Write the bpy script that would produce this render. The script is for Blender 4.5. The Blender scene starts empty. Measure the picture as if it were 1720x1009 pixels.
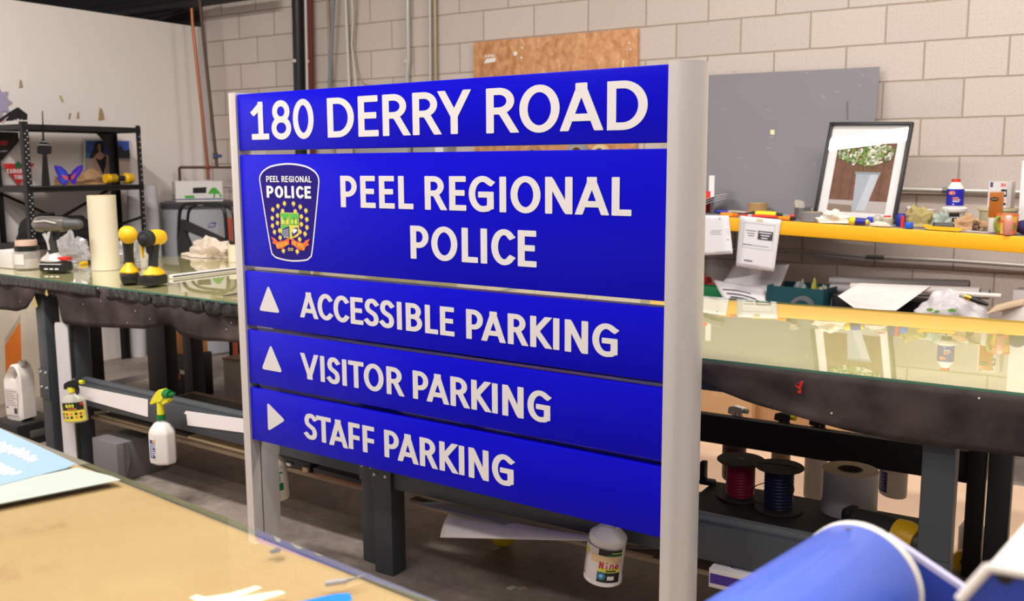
import bpy, bmesh, math, random
from mathutils import Vector, Matrix, noise
random.seed(7)
SC = bpy.context.scene
COL = SC.collection
PI = math.pi

# ------------------------------------------------------------------ camera, world, lights, exposure
CW = Vector((0.944, -5.599, 1.5))
CR, CD, CF = Vector((0.844, 0.537, -0.005)), Vector((0.071, -0.121, -0.990)), Vector((-0.532, 0.835, -0.141))
CF.normalize(); CR = (CR - CF * CR.dot(CF)).normalized(); CD = CF.cross(CR)
FPX = 1600.0
cam = bpy.data.cameras.new('camera'); camo = bpy.data.objects.new('camera', cam); COL.objects.link(camo)
cam.sensor_width = 36.0; cam.lens = 36.0 * FPX / 1720.0; cam.clip_start = 0.05
camo.matrix_world = Matrix((( CR.x, -CD.x, -CF.x, CW.x), (CR.y, -CD.y, -CF.y, CW.y), (CR.z, -CD.z, -CF.z, CW.z), (0, 0, 0, 1)))
cam.dof.use_dof = True; cam.dof.focus_distance = 2.75; cam.dof.aperture_fstop = 4.5
SC.camera = camo
SC.view_settings.view_transform = 'Standard'; SC.view_settings.look = 'None'
SC.view_settings.gamma = 1.0; SC.view_settings.exposure = 0.0; SC.view_settings.use_curve_mapping = False

wd = bpy.data.worlds.new('world'); SC.world = wd; wd.use_nodes = True
wb = wd.node_tree.nodes['Background']; wb.inputs[0].default_value = (1.0, 0.975, 0.96, 1); wb.inputs[1].default_value = 0.30

def strip_light(x, y, z, lx, ly, watts, col=(1.0, 0.975, 0.955)):
    l = bpy.data.lights.new('ceiling_strip', 'AREA'); l.shape = 'RECTANGLE'; l.size = lx; l.size_y = ly
    l.energy = watts; l.color = col
    o = bpy.data.objects.new('ceiling_strip', l); COL.objects.link(o); o.location = (x, y, z)
    return o
CEIL = 4.4
STRIPS = [(0.6, -1.9, 2.4, 0.3, 106), (0.9, -4.6, 2.4, 0.3, 62), (3.4, -2.6, 2.4, 0.3, 84), (-2.9, -4.4, 2.4, 0.24, 215),
          (-1.6, -7.0, 2.4, 0.3, 70), (2.2, -7.2, 2.4, 0.3, 70), (-0.9, -5.6, 2.4, 0.3, 34)]
for sx, sy, lx, ly, w in STRIPS:
    strip_light(sx, sy, CEIL - 0.14, lx, ly, w)

# ------------------------------------------------------------------ a picture point on a plane of the room
def ray(x, y):
    return (CF + CR * ((x - 860.0) / FPX) + CD * ((y - 504.5) / FPX))
def on_plane(x, y, p, n):
    d = ray(x, y); return CW + d * ((Vector(p) - CW).dot(n) / d.dot(n))
def oy(x, y, Y): return on_plane(x, y, (0, Y, 0), Vector((0, 1, 0)))
def ox(x, y, X): return on_plane(x, y, (X, 0, 0), Vector((1, 0, 0)))
def oz(x, y, Z): return on_plane(x, y, (0, 0, Z), Vector((0, 0, 1)))
def depth(p): return (Vector(p) - CW).dot(CF)
def size(px, p): return px * depth(p) / FPX      # how long px pixels are at the distance of p

# ------------------------------------------------------------------ materials
MATS = {}
def srgb(c):
    return tuple(((v / 255.0) / 12.92 if v <= 10 else ((v / 255.0 + 0.055) / 1.055) ** 2.4) for v in c)
def mat(name, c, rough=0.5, metal=0.0, var=0.06, scale=30.0, coat=0.0, bump=0.0, bscale=60.0, spec=0.5, trans=0.0, alpha=1.0, ior=1.45, sheen=0.0, emis=None, sss=0.0):
    if name in MATS: return MATS[name]
    m = bpy.data.materials.new(name); m.use_nodes = True; nt = m.node_tree; b = nt.nodes['Principled BSDF']
    lin = srgb(c)
    b.inputs['Roughness'].default_value = rough; b.inputs['Metallic'].default_value = metal
    b.inputs['Specular IOR Level'].default_value = spec; b.inputs['IOR'].default_value = ior
    b.inputs['Coat Weight'].default_value = coat; b.inputs['Coat Roughness'].default_value = 0.04
    b.inputs['Transmission Weight'].default_value = trans; b.inputs['Alpha'].default_value = alpha
    if sheen: b.inputs['Sheen Weight'].default_value = sheen
    if sss:
        b.inputs['Subsurface Weight'].default_value = sss; b.inputs['Subsurface Radius'].default_value = (0.02, 0.02, 0.02)
    if emis:
        b.inputs['Emission Color'].default_value = (*srgb(c), 1); b.inputs['Emission Strength'].default_value = emis
    tc = nt.nodes.new('ShaderNodeTexCoord'); n = nt.nodes.new('ShaderNodeTexNoise')
    n.inputs['Scale'].default_value = scale; n.inputs['Detail'].default_value = 4
    nt.links.new(tc.outputs['Object'], n.inputs['Vector'])
    mx = nt.nodes.new('ShaderNodeMix'); mx.data_type = 'RGBA'
    mx.inputs[6].default_value = (*[v * (1 - var) for v in lin], 1); mx.inputs[7].default_value = (*[min(1, v * (1 + var)) for v in lin], 1)
    nt.links.new(n.outputs['Fac'], mx.inputs[0]); nt.links.new(mx.outputs[2], b.inputs['Base Color'])
    if bump:
        n2 = nt.nodes.new('ShaderNodeTexNoise'); n2.inputs['Scale'].default_value = bscale; n2.inputs['Detail'].default_value = 5
        nt.links.new(tc.outputs['Object'], n2.inputs['Vector'])
        bp = nt.nodes.new('ShaderNodeBump'); bp.inputs['Strength'].default_value = bump; bp.inputs['Distance'].default_value = 0.01
        nt.links.new(n2.outputs['Fac'], bp.inputs['Height']); nt.links.new(bp.outputs['Normal'], b.inputs['Normal'])
    MATS[name] = m; return m
def N(nt, t, **kw):
    n = nt.nodes.new(t)
    for k, v in kw.items(): setattr(n, k, v)
    return n
def thin_glass(name, tint, rough=0.0, ior=1.5, gloss=1.0):
    """clear sheet: see-through by its tint, mirror-like by Fresnel; lets light pass"""
    if name in MATS: return MATS[name]
    m = bpy.data.materials.new(name); m.use_nodes = True; nt = m.node_tree; nt.nodes.clear()
    out = N(nt, 'ShaderNodeOutputMaterial'); mix = N(nt, 'ShaderNodeMixShader'); tr = N(nt, 'ShaderNodeBsdfTransparent'); gl = N(nt, 'ShaderNodeBsdfGlossy'); fr = N(nt, 'ShaderNodeFresnel')
    tr.inputs['Color'].default_value = (*tint, 1); gl.inputs['Roughness'].default_value = rough; gl.inputs['Color'].default_value = (gloss, gloss, gloss, 1)
    fr.inputs['IOR'].default_value = ior
    geo = N(nt, 'ShaderNodeNewGeometry'); sub = N(nt, 'ShaderNodeMath', operation='SUBTRACT'); mul = N(nt, 'ShaderNodeMath', operation='MULTIPLY'); sub.inputs[0].default_value = 1.0
    nt.links.new(geo.outputs['Backfacing'], sub.inputs[1]); nt.links.new(sub.outputs[0], mul.inputs[0]); nt.links.new(fr.outputs[0], mul.inputs[1])
    # both faces of the sheet: 2R/(1+R)
    dbl = N(nt, 'ShaderNodeMath', operation='MULTIPLY'); dbl.inputs[1].default_value = 2.0; one = N(nt, 'ShaderNodeMath', operation='ADD'); one.inputs[1].default_value = 1.0; div = N(nt, 'ShaderNodeMath', operation='DIVIDE')
    nt.links.new(mul.outputs[0], dbl.inputs[0]); nt.links.new(mul.outputs[0], one.inputs[0]); nt.links.new(dbl.outputs[0], div.inputs[0]); nt.links.new(one.outputs[0], div.inputs[1])
    nt.links.new(div.outputs[0], mix.inputs[0]); nt.links.new(tr.outputs[0], mix.inputs[1]); nt.links.new(gl.outputs[0], mix.inputs[2]); nt.links.new(mix.outputs[0], out.inputs[0])
    MATS[name] = m; return m

# ------------------------------------------------------------------ mesh builder
WM = {}          # world matrix of each Empty / part, by name
class MB:
    def __init__(s, xf=None):
        s.v = []; s.f = []; s.m = []; s.xf = xf or Matrix.Identity(4)
    def add(s, vs, fs, m=0, xf=None):
        o = len(s.v); X = s.xf @ xf if xf else s.xf
        s.v += [X @ Vector(p) for p in vs]; s.f += [tuple(i + o for i in q) for q in fs]; s.m += [m] * len(fs)
        return s
    def box(s, c, d, m=0, xf=None, bev=0.0):
        x, y, z = c; a, b, e = d[0] / 2, d[1] / 2, d[2] / 2
        if bev <= 0:
            vs = [(x + i * a, y + j * b, z + k * e) for k in (-1, 1) for j in (-1, 1) for i in (-1, 1)]
            fs = [(0, 2, 3, 1), (4, 5, 7, 6), (0, 1, 5, 4), (2, 6, 7, 3), (0, 4, 6, 2), (1, 3, 7, 5)]
            return s.add(vs, fs, m, xf)
        bm = bmesh.new(); bmesh.ops.create_cube(bm, size=1.0)
        for v in bm.verts: v.co = Vector((x + v.co.x * d[0], y + v.co.y * d[1], z + v.co.z * d[2]))
        bmesh.ops.bevel(bm, geom=list(bm.edges), offset=min(bev, 0.45 * min(d)), segments=2, affect='EDGES', profile=0.5)
        bm.verts.index_update()
        vs = [v.co.copy() for v in bm.verts]; fs = [[v.index for v in f.verts] for f in bm.faces]; bm.free()
        return s.add(vs, fs, m, xf)
    def cyl(s, p0, p1, r0, r1=None, n=20, m=0, cap=True, xf=None, sq=(1, 1)):
        r1 = r0 if r1 is None else r1
        p0, p1 = Vector(p0), Vector(p1); d = (p1 - p0).normalized()
        u = d.orthogonal().normalized() if abs(d.z) < 0.99 else Vector((1, 0, 0)); w = d.cross(u)
        vs = []
        for p, r in ((p0, r0), (p1, r1)):
            for i in range(n):
                a = 2 * PI * i / n; vs.append(p + u * (math.cos(a) * r * sq[0]) + w * (math.sin(a) * r * sq[1]))
        fs = [(i, (i + 1) % n, n + (i + 1) % n, n + i) for i in range(n)]
        if cap: fs += [tuple(range(n - 1, -1, -1)), tuple(range(n, 2 * n))]
        return s.add(vs, fs, m, xf)
    def lathe(s, prof, c=(0, 0, 0), n=28, m=0, xf=None, sq=(1, 1), mats=None, close=True, ph=0.0):
        """prof: list of (radius, z); mats gives one material index per ring gap"""
        vs = []; k = len(prof)
        for r, z in prof:
            for i in range(n):
                a = 2 * PI * i / n + ph; vs.append((c[0] + r * sq[0] * math.cos(a), c[1] + r * sq[1] * math.sin(a), c[2] + z))
        for j in range(k - 1):
            fs = [(j * n + i, j * n + (i + 1) % n, (j + 1) * n + (i + 1) % n, (j + 1) * n + i) for i in range(n)]
            if j == 0: base = len(s.v); s.add(vs, [], 0, xf)
            s.f += [tuple(i + base for i in q) for q in fs]; s.m += [mats[j] if mats else m] * len(fs)
        if close:
            if prof[0][0] > 1e-5: s.f.append(tuple(base + i for i in range(n - 1, -1, -1))); s.m.append(mats[0] if mats else m)
            if prof[-1][0] > 1e-5: s.f.append(tuple(base + (k - 1) * n + i for i in range(n))); s.m.append(mats[-1] if mats else m)
        return s
    def ring(s, c, r, R, h, m=0, n=36, axis='Z', xf=None, mi=None):
        """a roll: hollow cylinder"""
        mi = m if mi is None else mi
        rot = {'Z': Matrix.Identity(4), 'Y': Matrix.Rotation(PI / 2, 4, 'X'), 'X': Matrix.Rotation(PI / 2, 4, 'Y')}[axis]
        X = Matrix.Translation(Vector(c)) @ rot
        if xf: X = xf @ X
        return s.lathe([(r, 0), (R, 0), (R, h), (r, h), (r, 0)], (0, 0, 0), n, m, X, mats=[m, m, m, mi], close=False)
    def tube(s, pts, r, n=10, m=0, cap=True, xf=None, taper=None):
        pts = [Vector(p) for p in pts]; vs = []; fs = []; k = len(pts); ref = None
        for j, p in enumerate(pts):
            d = (pts[min(j + 1, k - 1)] - pts[max(j - 1, 0)]).normalized()
            if ref is None: ref = d.orthogonal().normalized()
            u = (ref - d * ref.dot(d)).normalized(); ref = u; w = d.cross(u)
            rr = r if taper is None else r * taper[j]
            for i in range(n):
                a = 2 * PI * i / n; vs.append(p + u * (math.cos(a) * rr) + w * (math.sin(a) * rr))
        for j in range(k - 1):
            fs += [(j * n + i, j * n + (i + 1) % n, (j + 1) * n + (i + 1) % n, (j + 1) * n + i) for i in range(n)]
        if cap: fs += [tuple(range(n - 1, -1, -1)), tuple(range((k - 1) * n, k * n))]
        return s.add(vs, fs, m, xf)
    def prism(s, poly, O, U, V, t, m=0, side=None, xf=None):
        """outline poly [(u,v)] in plane O+U,V, thickness t along U x V"""
        O, U, V = Vector(O), Vector(U), Vector(V); W = U.cross(V).normalized(); n = len(poly)
        vs = [O + U * a + V * b for a, b in poly] + [O + U * a + V * b + W * t for a, b in poly]
        s.add(vs, [tuple(range(n - 1, -1, -1)), tuple(range(n, 2 * n))], m, xf)
        base = len(s.v) - 2 * n
        for i in range(n):
            s.f.append((base + i, base + (i + 1) % n, base + n + (i + 1) % n, base + n + i)); s.m.append(m if side is None else side)
        return s
    def flat(s, poly, O, U, V, m=0, xf=None):
        O, U, V = Vector(O), Vector(U), Vector(V)
        return s.add([O + U * a + V * b for a, b in poly], [tuple(range(len(poly)))], m, xf)
    def grid(s, fn, nu, nv, m=0, xf=None, wrap=False):
        vs = [fn(i / (nu - 1) if not wrap else i / nu, j / (nv - 1)) for j in range(nv) for i in range(nu)]
        fs = []
        for j in range(nv - 1):
            for i in range(nu - (0 if wrap else 1)):
                fs.append((j * nu + i, j * nu + (i + 1) % nu, (j + 1) * nu + (i + 1) % nu, (j + 1) * nu + i))
        return s.add(vs, fs, m, xf)
    def ball(s, c, r, m=0, n=20, k=12, xf=None):
        r = (r, r, r) if not hasattr(r, '__len__') else r
        def fn(u, v):
            a = 2 * PI * u; b = -PI / 2 + PI * (0.001 + 0.998 * v)
            return (c[0] + r[0] * math.cos(a) * math.cos(b), c[1] + r[1] * math.sin(a) * math.cos(b), c[2] + r[2] * math.sin(b))
        return s.grid(fn, n, k, m, xf, wrap=True)
    def build(s, name, mats, parent=None, origin=None, smooth=40, solid=0.0, sub=0, bev=0.0):
        me = bpy.data.meshes.new(name)
        if parent is not None: W = WM[parent.name]
        else: W = Matrix.Translation(Vector(origin)) if origin is not None else Matrix.Identity(4)
        if parent is None and origin is None:
            c = [Vector((min(p[i] for p in s.v), max(p[i] for p in s.v), 0)) for i in range(3)]
            W = Matrix.Translation(Vector(((c[0][0] + c[0][1]) / 2, (c[1][0] + c[1][1]) / 2, c[2][0])))
        I = W.inverted()
        me.from_pydata([I @ p for p in s.v], [], s.f)
        for mm in (mats if isinstance(mats, (list, tuple)) else [mats]): me.materials.append(mm)
        me.polygons.foreach_set('material_index', s.m); me.update()
        bm = bmesh.new(); bm.from_mesh(me); bmesh.ops.recalc_face_normals(bm, faces=bm.faces); bm.to_mesh(me); bm.free()
        if smooth:
            me.shade_smooth(); me.set_sharp_from_angle(angle=math.radians(smooth))
        o = bpy.data.objects.new(name, me); COL.objects.link(o)
        if parent is not None:
            o.parent = parent; WM[o.name] = W
        else:
            o.matrix_world = W; WM[o.name] = W
        if bev:
            b = o.modifiers.new('bevel', 'BEVEL'); b.width = bev; b.segments = 2; b.limit_method = 'ANGLE'
        if solid:
            t = o.modifiers.new('solid', 'SOLIDIFY'); t.thickness = solid; t.offset = 0
        if sub:
            t = o.modifiers.new('sub', 'SUBSURF'); t.levels = sub; t.render_levels = sub
        return o
def tag(o, label, cat, group=None, kind=None):
    o['label'] = label; o['category'] = cat
    if group: o['group'] = group
    if kind: o['kind'] = kind
    return o
def struct(o): o['kind'] = 'structure'; return o
def thing(name, label, cat, loc=(0, 0, 0), rz=0.0, group=None):
    o = bpy.data.objects.new(name, None); COL.objects.link(o); o.empty_display_size = 0.05
    o.location = loc; o.rotation_euler = (0, 0, rz)
    WM[o.name] = Matrix.Translation(Vector(loc)) @ Matrix.Rotation(rz, 4, 'Z')
    return tag(o, label, cat, group)
def XF(loc, rz=0.0, rx=0.0, ry=0.0, sc=1.0):
    return Matrix.Translation(Vector(loc)) @ Matrix.Rotation(rz, 4, 'Z') @ Matrix.Rotation(ry, 4, 'Y') @ Matrix.Rotation(rx, 4, 'X') @ Matrix.Scale(sc, 4)
def frame(O, X, Z):
    """matrix with origin O, local x along X, local z towards Z"""
    X = Vector(X).normalized(); Z = Vector(Z); Y = Z.cross(X).normalized(); Z = X.cross(Y).normalized()
    return Matrix(((X.x, Y.x, Z.x, O[0]), (X.y, Y.y, Z.y, O[1]), (X.z, Y.z, Z.z, O[2]), (0, 0, 0, 1)))
def rounded(poly, r, k=4):
    out = []; n = len(poly)
    for i in range(n):
        p = Vector(poly[i]); a = (Vector(poly[i - 1]) - p); b = (Vector(poly[(i + 1) % n]) - p)
        ra = min(r, a.length * 0.45, b.length * 0.45); p0 = p + a.normalized() * ra; p1 = p + b.normalized() * ra
        for j in range(k + 1):
            t = j / k; out.append(tuple(p0 * (1 - t) ** 2 + p * 2 * t * (1 - t) + p1 * t ** 2))
    return out
def spline(pts, k=6, closed=False):
    P = [Vector(p) for p in pts]; n = len(P); out = []
    for i in range(n if closed else n - 1):
        g = (lambda j: P[j % n]) if closed else (lambda j: P[max(0, min(n - 1, j))])
        a, b, c, d = g(i - 1), g(i), g(i + 1), g(i + 2)
        for j in range(k):
            t = j / k
            out.append(0.5 * ((2 * b) + (c - a) * t + (2 * a - 5 * b + 4 * c - d) * t * t + (3 * b - a - 3 * c + d) * t ** 3))
    if not closed: out.append(P[-1])
    return out

# ------------------------------------------------------------------ lettering: strokes of a rounded condensed sans serif
def arc(cx, cy, rx, ry, a0, a1, n=14):
    return [(cx + rx * math.cos(math.radians(a0 + (a1 - a0) * i / n)), cy + ry * math.sin(math.radians(a0 + (a1 - a0) * i / n))) for i in range(n + 1)]
def sp(*p): return [(q.x, q.y) for q in spline([(a, b, 0) for a, b in p], 6)]
GL = {
 '0': [('c', arc(.5, .5, .5, .5, 0, 360, 32))], 'O': [('c', arc(.5, .5, .5, .5, 0, 360, 32))],
 '1': [('s', [(0, 0), (1, 0)]), ('s', [(.56, 0), (.56, 1)]), ('s', [(.04, .76), (.52, .97)])],
 '8': [('c', arc(.5, .755, .42, .245, 0, 360, 28)), ('c', arc(.5, .26, .5, .26, 0, 360, 28))],
 '3': [('s', arc(.45, .75, .5, .25, 130, -90)), ('s', arc(.45, .25, .55, .25, 90, -130))],
 'D': [('c', [(0, 0), (0, 1)] + arc(.36, .5, .64, .5, 90, -90, 20))],
 'E': [('s', [(0, 0), (0, 1)]), ('s', [(0, 1), (.97, 1)]), ('s', [(0, .52), (.86, .52)]), ('s', [(0, 0), (1, 0)])],
 'F': [('s', [(0, 0), (0, 1)]), ('s', [(0, 1), (1, 1)]), ('s', [(0, .46), (.96, .46)])],
 'L': [('s', [(0, 0), (0, 1)]), ('s', [(0, 0), (1, 0)])],
 'I': [('s', [(.5, 0), (.5, 1)])],
 'T': [('s', [(0, 1), (1, 1)]), ('s', [(.5, 0), (.5, 1)])],
 'R': [('s', [(0, 0), (0, 1)]), ('s', [(0, 1)] + arc(.40, .745, .50, .255, 90, -90, 14) + [(0, .49)]), ('f', [(.42, .49), (.56, .44), (.68, .32), (1.0, 0)])],
 'P': [('s', [(0, 0), (0, 1)]), ('s', [(0, 1)] + arc(.42, .70, .58, .30, 90, -90, 14) + [(0, .40)])],
 'B': [('s', [(0, 0), (0, 1)]), ('s', [(0, 1)] + arc(.42, .765, .48, .235, 90, -90) + [(0, .53)]), ('s', [(0, .53)] + arc(.42, .265, .58, .265, 90, -90) + [(0, 0)])],
 'Y': [('f', [(.5, .40), (0, 1)]), ('f', [(.5, .40), (1, 1)]), ('s', [(.5, .44), (.5, 0)])],
 'V': [('f', [(.5, 0.03), (0, 1)]), ('f', [(.5, 0.03), (1, 1)]), ('s', [(.45, 0), (.55, 0)])],
 'A': [('f', [(.47, .97), (0, 0)]), ('f', [(.53, .97), (1, 0)]), ('s', [(.45, 1), (.55, 1)]), ('s', [(.24, .24), (.76, .24)])],
 'N': [('s', [(0, 0), (0, 1)]), ('s', [(1, 0), (1, 1)]), ('s', [(.10, .97), (.90, .03)])],
 'K': [('s', [(0, 0), (0, 1)]), ('f', [(.12, .47), (.96, 1)]), ('f', [(.20, .56), (1.0, 0)])],
 'C': [('s', [(1, .86)] + arc(.60, .5, .60, .5, 58, 302, 22) + [(1, .14)])],
 'G': [('s', [(1, .87)] + arc(.58, .5, .58, .5, 58, 275, 22) + [(.84, .02), (.99, .09), (1, .20)]), ('s', [(1, .10), (1, .48)]), ('s', [(.52, .48), (1, .48)])],
 'S': [('s', sp((.96, .88), (.78, .97), (.52, 1), (.20, .95), (.04, .77), (.16, .60), (.5, .50), (.84, .40), (.98, .22), (.84, .05), (.5, 0), (.20, .03), (0, .12)))],
 'U': [('s', [(0, 1), (0, .35)] + arc(.5, .35, .5, .35, 180, 360) + [(1, 1)])], 'H': [('s', [(0, 0), (0, 1)]), ('s', [(1, 0), (1, 1)]), ('s', [(0, .5), (1, .5)])],
 'W': [('f', [(.27, 0), (0, 1)]), ('f', [(.27, 0), (.5, .9)]), ('f', [(.73, 0), (.5, .9)]), ('f', [(.73, 0), (1, 1)])],
 'i': [('s', [(.5, 0), (.5, .52)]), ('s', [(.5, .95), (.5, .98)])],
 'n': [('s', [(0, 0), (0, .68)]), ('s', [(0, .5), (.2, .66), (.6, .7), (.95, .55), (1, .4), (1, 0)])],
 'e': [('s', [(0, .36), (1, .36)] + arc(.5, .36, .5, .34, 0, 310, 18))],
}
def glyph(mb, ch, x0, y0, w, h, tv, th, O, U, V, m=0):
    """letter ch in the box x0..x0+w, y0..y0+h of plane O,U,V; stem tv, bar th"""
    if ch not in GL: return
    O, U, V = Vector(O), Vector(U), Vector(V); rad = 0.022 * h; up = U.cross(V).normalized()
    for kx, (kind, pts) in enumerate(GL[ch]):
        O = O + up * (0.00012 if kx else 0)
        P = [Vector((x0 + tv / 2 + a * max(w - tv, 0.0), y0 + th / 2 + b * (h - th))) for a, b in pts]
        P = [q for i, q in enumerate(P) if i == 0 or (q - P[i - 1]).length > 1e-7]
        closed = kind == 'c'; n = len(P)
        if closed and (P[0] - P[-1]).length < 1e-6: P.pop(); n -= 1
        pairs = []
        for i, p in enumerate(P):
            if closed: d0, d1 = p - P[i - 1], P[(i + 1) % n] - p
            else: d0 = p - P[i - 1] if i else P[1] - p; d1 = P[i + 1] - p if i < n - 1 else d0
            d0, d1 = d0.normalized(), d1.normalized(); d = (d0 + d1).normalized()
            def off(q):
                nx, ny = -q.y, q.x; L = math.sqrt((tv * nx) ** 2 + (th * ny) ** 2); return Vector((tv * tv * nx / L, th * th * ny / L)) / 2
            o = off(d)
            if d0.dot(d1) < 0.9 and (closed or 0 < i < n - 1):
                a, b = off(d0), off(d1)     # mitre
                den = d0.x * d1.y - d0.y * d1.x
                if abs(den) > 0.05:
                    t = ((b - a).x * d1.y - (b - a).y * d1.x) / den; o = a + d0 * t
            pairs.append([p + o, p - o, d])
        if not closed:
            for e in (0, -1):
                L, R, d = pairs[e]; s_ = -1 if e == 0 else 1; dd = d * s_
                far = (e == -1) if kind == 'f' else True
                if kind == 'f' and far:
                    ye = P[-1].y + (th / 2 if dd.y > 0 else -th / 2)
                    L2 = L + dd * ((ye - L.y) / dd.y); R2 = R + dd * ((ye - R.y) / dd.y)
                elif kind == 'f': continue
                else:
                    ex = Vector((dd.x * tv / 2, dd.y * th / 2)); 
                    L2, R2 = L + ex, R + ex
                ev = (R2 - L2).normalized(); q = []
                for a in (0, 30, 60, 90):
                    a = math.radians(a); bk = dd * (rad - rad * math.sin(a)); i_ = ev * (rad * (1 - math.cos(a)))
                    q.append([L2 - bk + i_, R2 - bk - i_, d])
                if e == -1: pairs = pairs + q if kind != 'f' else pairs[:-1] + q
                else: pairs = q[::-1] + pairs
        k = len(pairs); vs = []
        for L, R, d in pairs: vs += [O + U * L.x + V * L.y, O + U * R.x + V * R.y]
        fs = [(2 * i, 2 * i + 1, 2 * ((i + 1) % k) + 1, 2 * ((i + 1) % k)) for i in range(k if closed else k - 1)]
        mb.add(vs, fs, m)
ADV = {'I': .45, 'i': .4, ' ': .45, '1': .7, 'N': 1.02, 'O': 1.05, 'G': 1.02, 'A': 1.0, 'E': .78, 'L': .74, 'F': .76, 'S': .8, 'W': 1.3}
def text(mb, s, x, y, h, O, U, V, m=0, width=None, tv=0.2, th=0.17):
    """a short line of lettering from (x,y), cap height h, fitted to width"""
    tot = sum(ADV.get(c, .88) for c in s); k = (width / (tot * h * 0.8)) if width else 1.0
    for c in s:
        a = ADV.get(c, .88) * h * 0.8 * k
        if c != ' ': glyph(mb, c, x + a * 0.06, y, a * 0.84 if c not in 'Ii' else a * 0.6, h, tv * h * min(k, 1.2), th * h, O, U, V, m)
        x += a
    return x

# ================================================================== the room
def block_mat(name, c1, c2, mortar, dx, dz, rough=0.85, msize=0.0055):
    m = bpy.data.materials.new(name); m.use_nodes = True; nt = m.node_tree; b = nt.nodes['Principled BSDF']; L = nt.links.new
    b.inputs['Roughness'].default_value = rough; b.inputs['Specular IOR Level'].default_value = 0.3
    g = N(nt, 'ShaderNodeNewGeometry'); sep = N(nt, 'ShaderNodeSeparateXYZ'); cmb = N(nt, 'ShaderNodeCombineXYZ')
    ax = N(nt, 'ShaderNodeMath', operation='ADD'); az = N(nt, 'ShaderNodeMath', operation='ADD'); ax.inputs[1].default_value = dx + 40.64; az.inputs[1].default_value = dz
    nz = N(nt, 'ShaderNodeTexNoise'); nz.inputs['Scale'].default_value = 7; nz.inputs['Detail'].default_value = 3
    wob = N(nt, 'ShaderNodeMath', operation='MULTIPLY_ADD'); wob.inputs[1].default_value = 0.008; wob.inputs[2].default_value = -0.004
    ad2 = N(nt, 'ShaderNodeMath', operation='ADD')
    br = N(nt, 'ShaderNodeTexBrick'); br.offset = 0.5; br.offset_frequency = 2; br.squash = 1.0
    br.inputs['Scale'].default_value = 1.0; br.inputs['Brick Width'].default_value = 0.4064; br.inputs['Row Height'].default_value = 0.2032
    br.inputs['Mortar Size'].default_value = msize; br.inputs['Mortar Smooth'].default_value = 0.35; br.inputs['Bias'].default_value = -0.2
    br.inputs['Color1'].default_value = (*srgb(c1), 1); br.inputs['Color2'].default_value = (*srgb(c2), 1); br.inputs['Mortar'].default_value = (*srgb(mortar), 1)
    L(g.outputs['Position'], sep.inputs[0]); L(sep.outputs['X'], ax.inputs[0]); L(sep.outputs['Z'], az.inputs[0])
    L(g.outputs['Position'], nz.inputs['Vector']); L(nz.outputs['Fac'], wob.inputs[0]); L(az.outputs[0], ad2.inputs[0]); L(wob.outputs[0], ad2.inputs[1])
    L(ax.outputs[0], cmb.inputs['X']); L(ad2.outputs[0], cmb.inputs['Y']); L(cmb.outputs[0], br.inputs['Vector'])
    n2 = N(nt, 'ShaderNodeTexNoise'); n2.inputs['Scale'].default_value = 90; n2.inputs['Detail'].default_value = 6; n2.inputs['Roughness'].default_value = 0.7
    L(g.outputs['Position'], n2.inputs['Vector'])
    mx = N(nt, 'ShaderNodeMix', data_type='RGBA', blend_type='MULTIPLY'); mx.inputs[0].default_value = 1.0
    rp = N(nt, 'ShaderNodeValToRGB'); rp.color_ramp.elements[0].position = 0.33; rp.color_ramp.elements[0].color = (.84, .83, .82, 1); rp.color_ramp.elements[1].position = 0.5; rp.color_ramp.elements[1].color = (1, 1, 1, 1)
    L(n2.outputs['Fac'], rp.inputs[0]); L(br.outputs['Color'], mx.inputs[6]); L(rp.outputs[0], mx.inputs[7]); L(mx.outputs[2], b.inputs['Base Color'])
    bp = N(nt, 'ShaderNodeBump', invert=True); bp.inputs['Strength'].default_value = 0.6; bp.inputs['Distance'].default_value = 0.006
    L(br.outputs['Fac'], bp.inputs['Height'])
    bp2 = N(nt, 'ShaderNodeBump'); bp2.inputs['Strength'].default_value = 0.25; bp2.inputs['Distance'].default_value = 0.003
    L(n2.outputs['Fac'], bp2.inputs['Height']); L(bp.outputs['Normal'], bp2.inputs['Normal']); L(bp2.outputs['Normal'], b.inputs['Normal'])
    return m
DZ = 12 * 0.2032 - 2.3449
BLK = block_mat('painted_block', (206, 191, 180), (198, 184, 174), (170, 152, 134), 0.2032, DZ)
BLK2 = block_mat('painted_block_corner', (216, 201, 191), (208, 194, 184), (166, 148, 132), 0.2032 + 5.47 - 13 * 0.4064, DZ + 0.012)
BLKD = block_mat('block_painted_shade', (52, 50, 51), (48, 46, 47), (40, 38, 38), 0.2032, DZ)  # shade of the room beyond the partition, put into the block colour
JX = -4.43
def wall(name, x0, x1, m, y=0.0, t=0.2, z0=-0.05, z1=CEIL):
    return struct(MB().box(((x0 + x1) / 2, y + t / 2, (z0 + z1) / 2), (x1 - x0, t, z1 - z0)).build(name, m, smooth=0))
wall('wall_back', JX, 6.0, BLK); wall('wall_back', -5.70, JX - 0.006, BLK2); wall('wall_back', -11.0, -5.70, BLKD)

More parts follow.
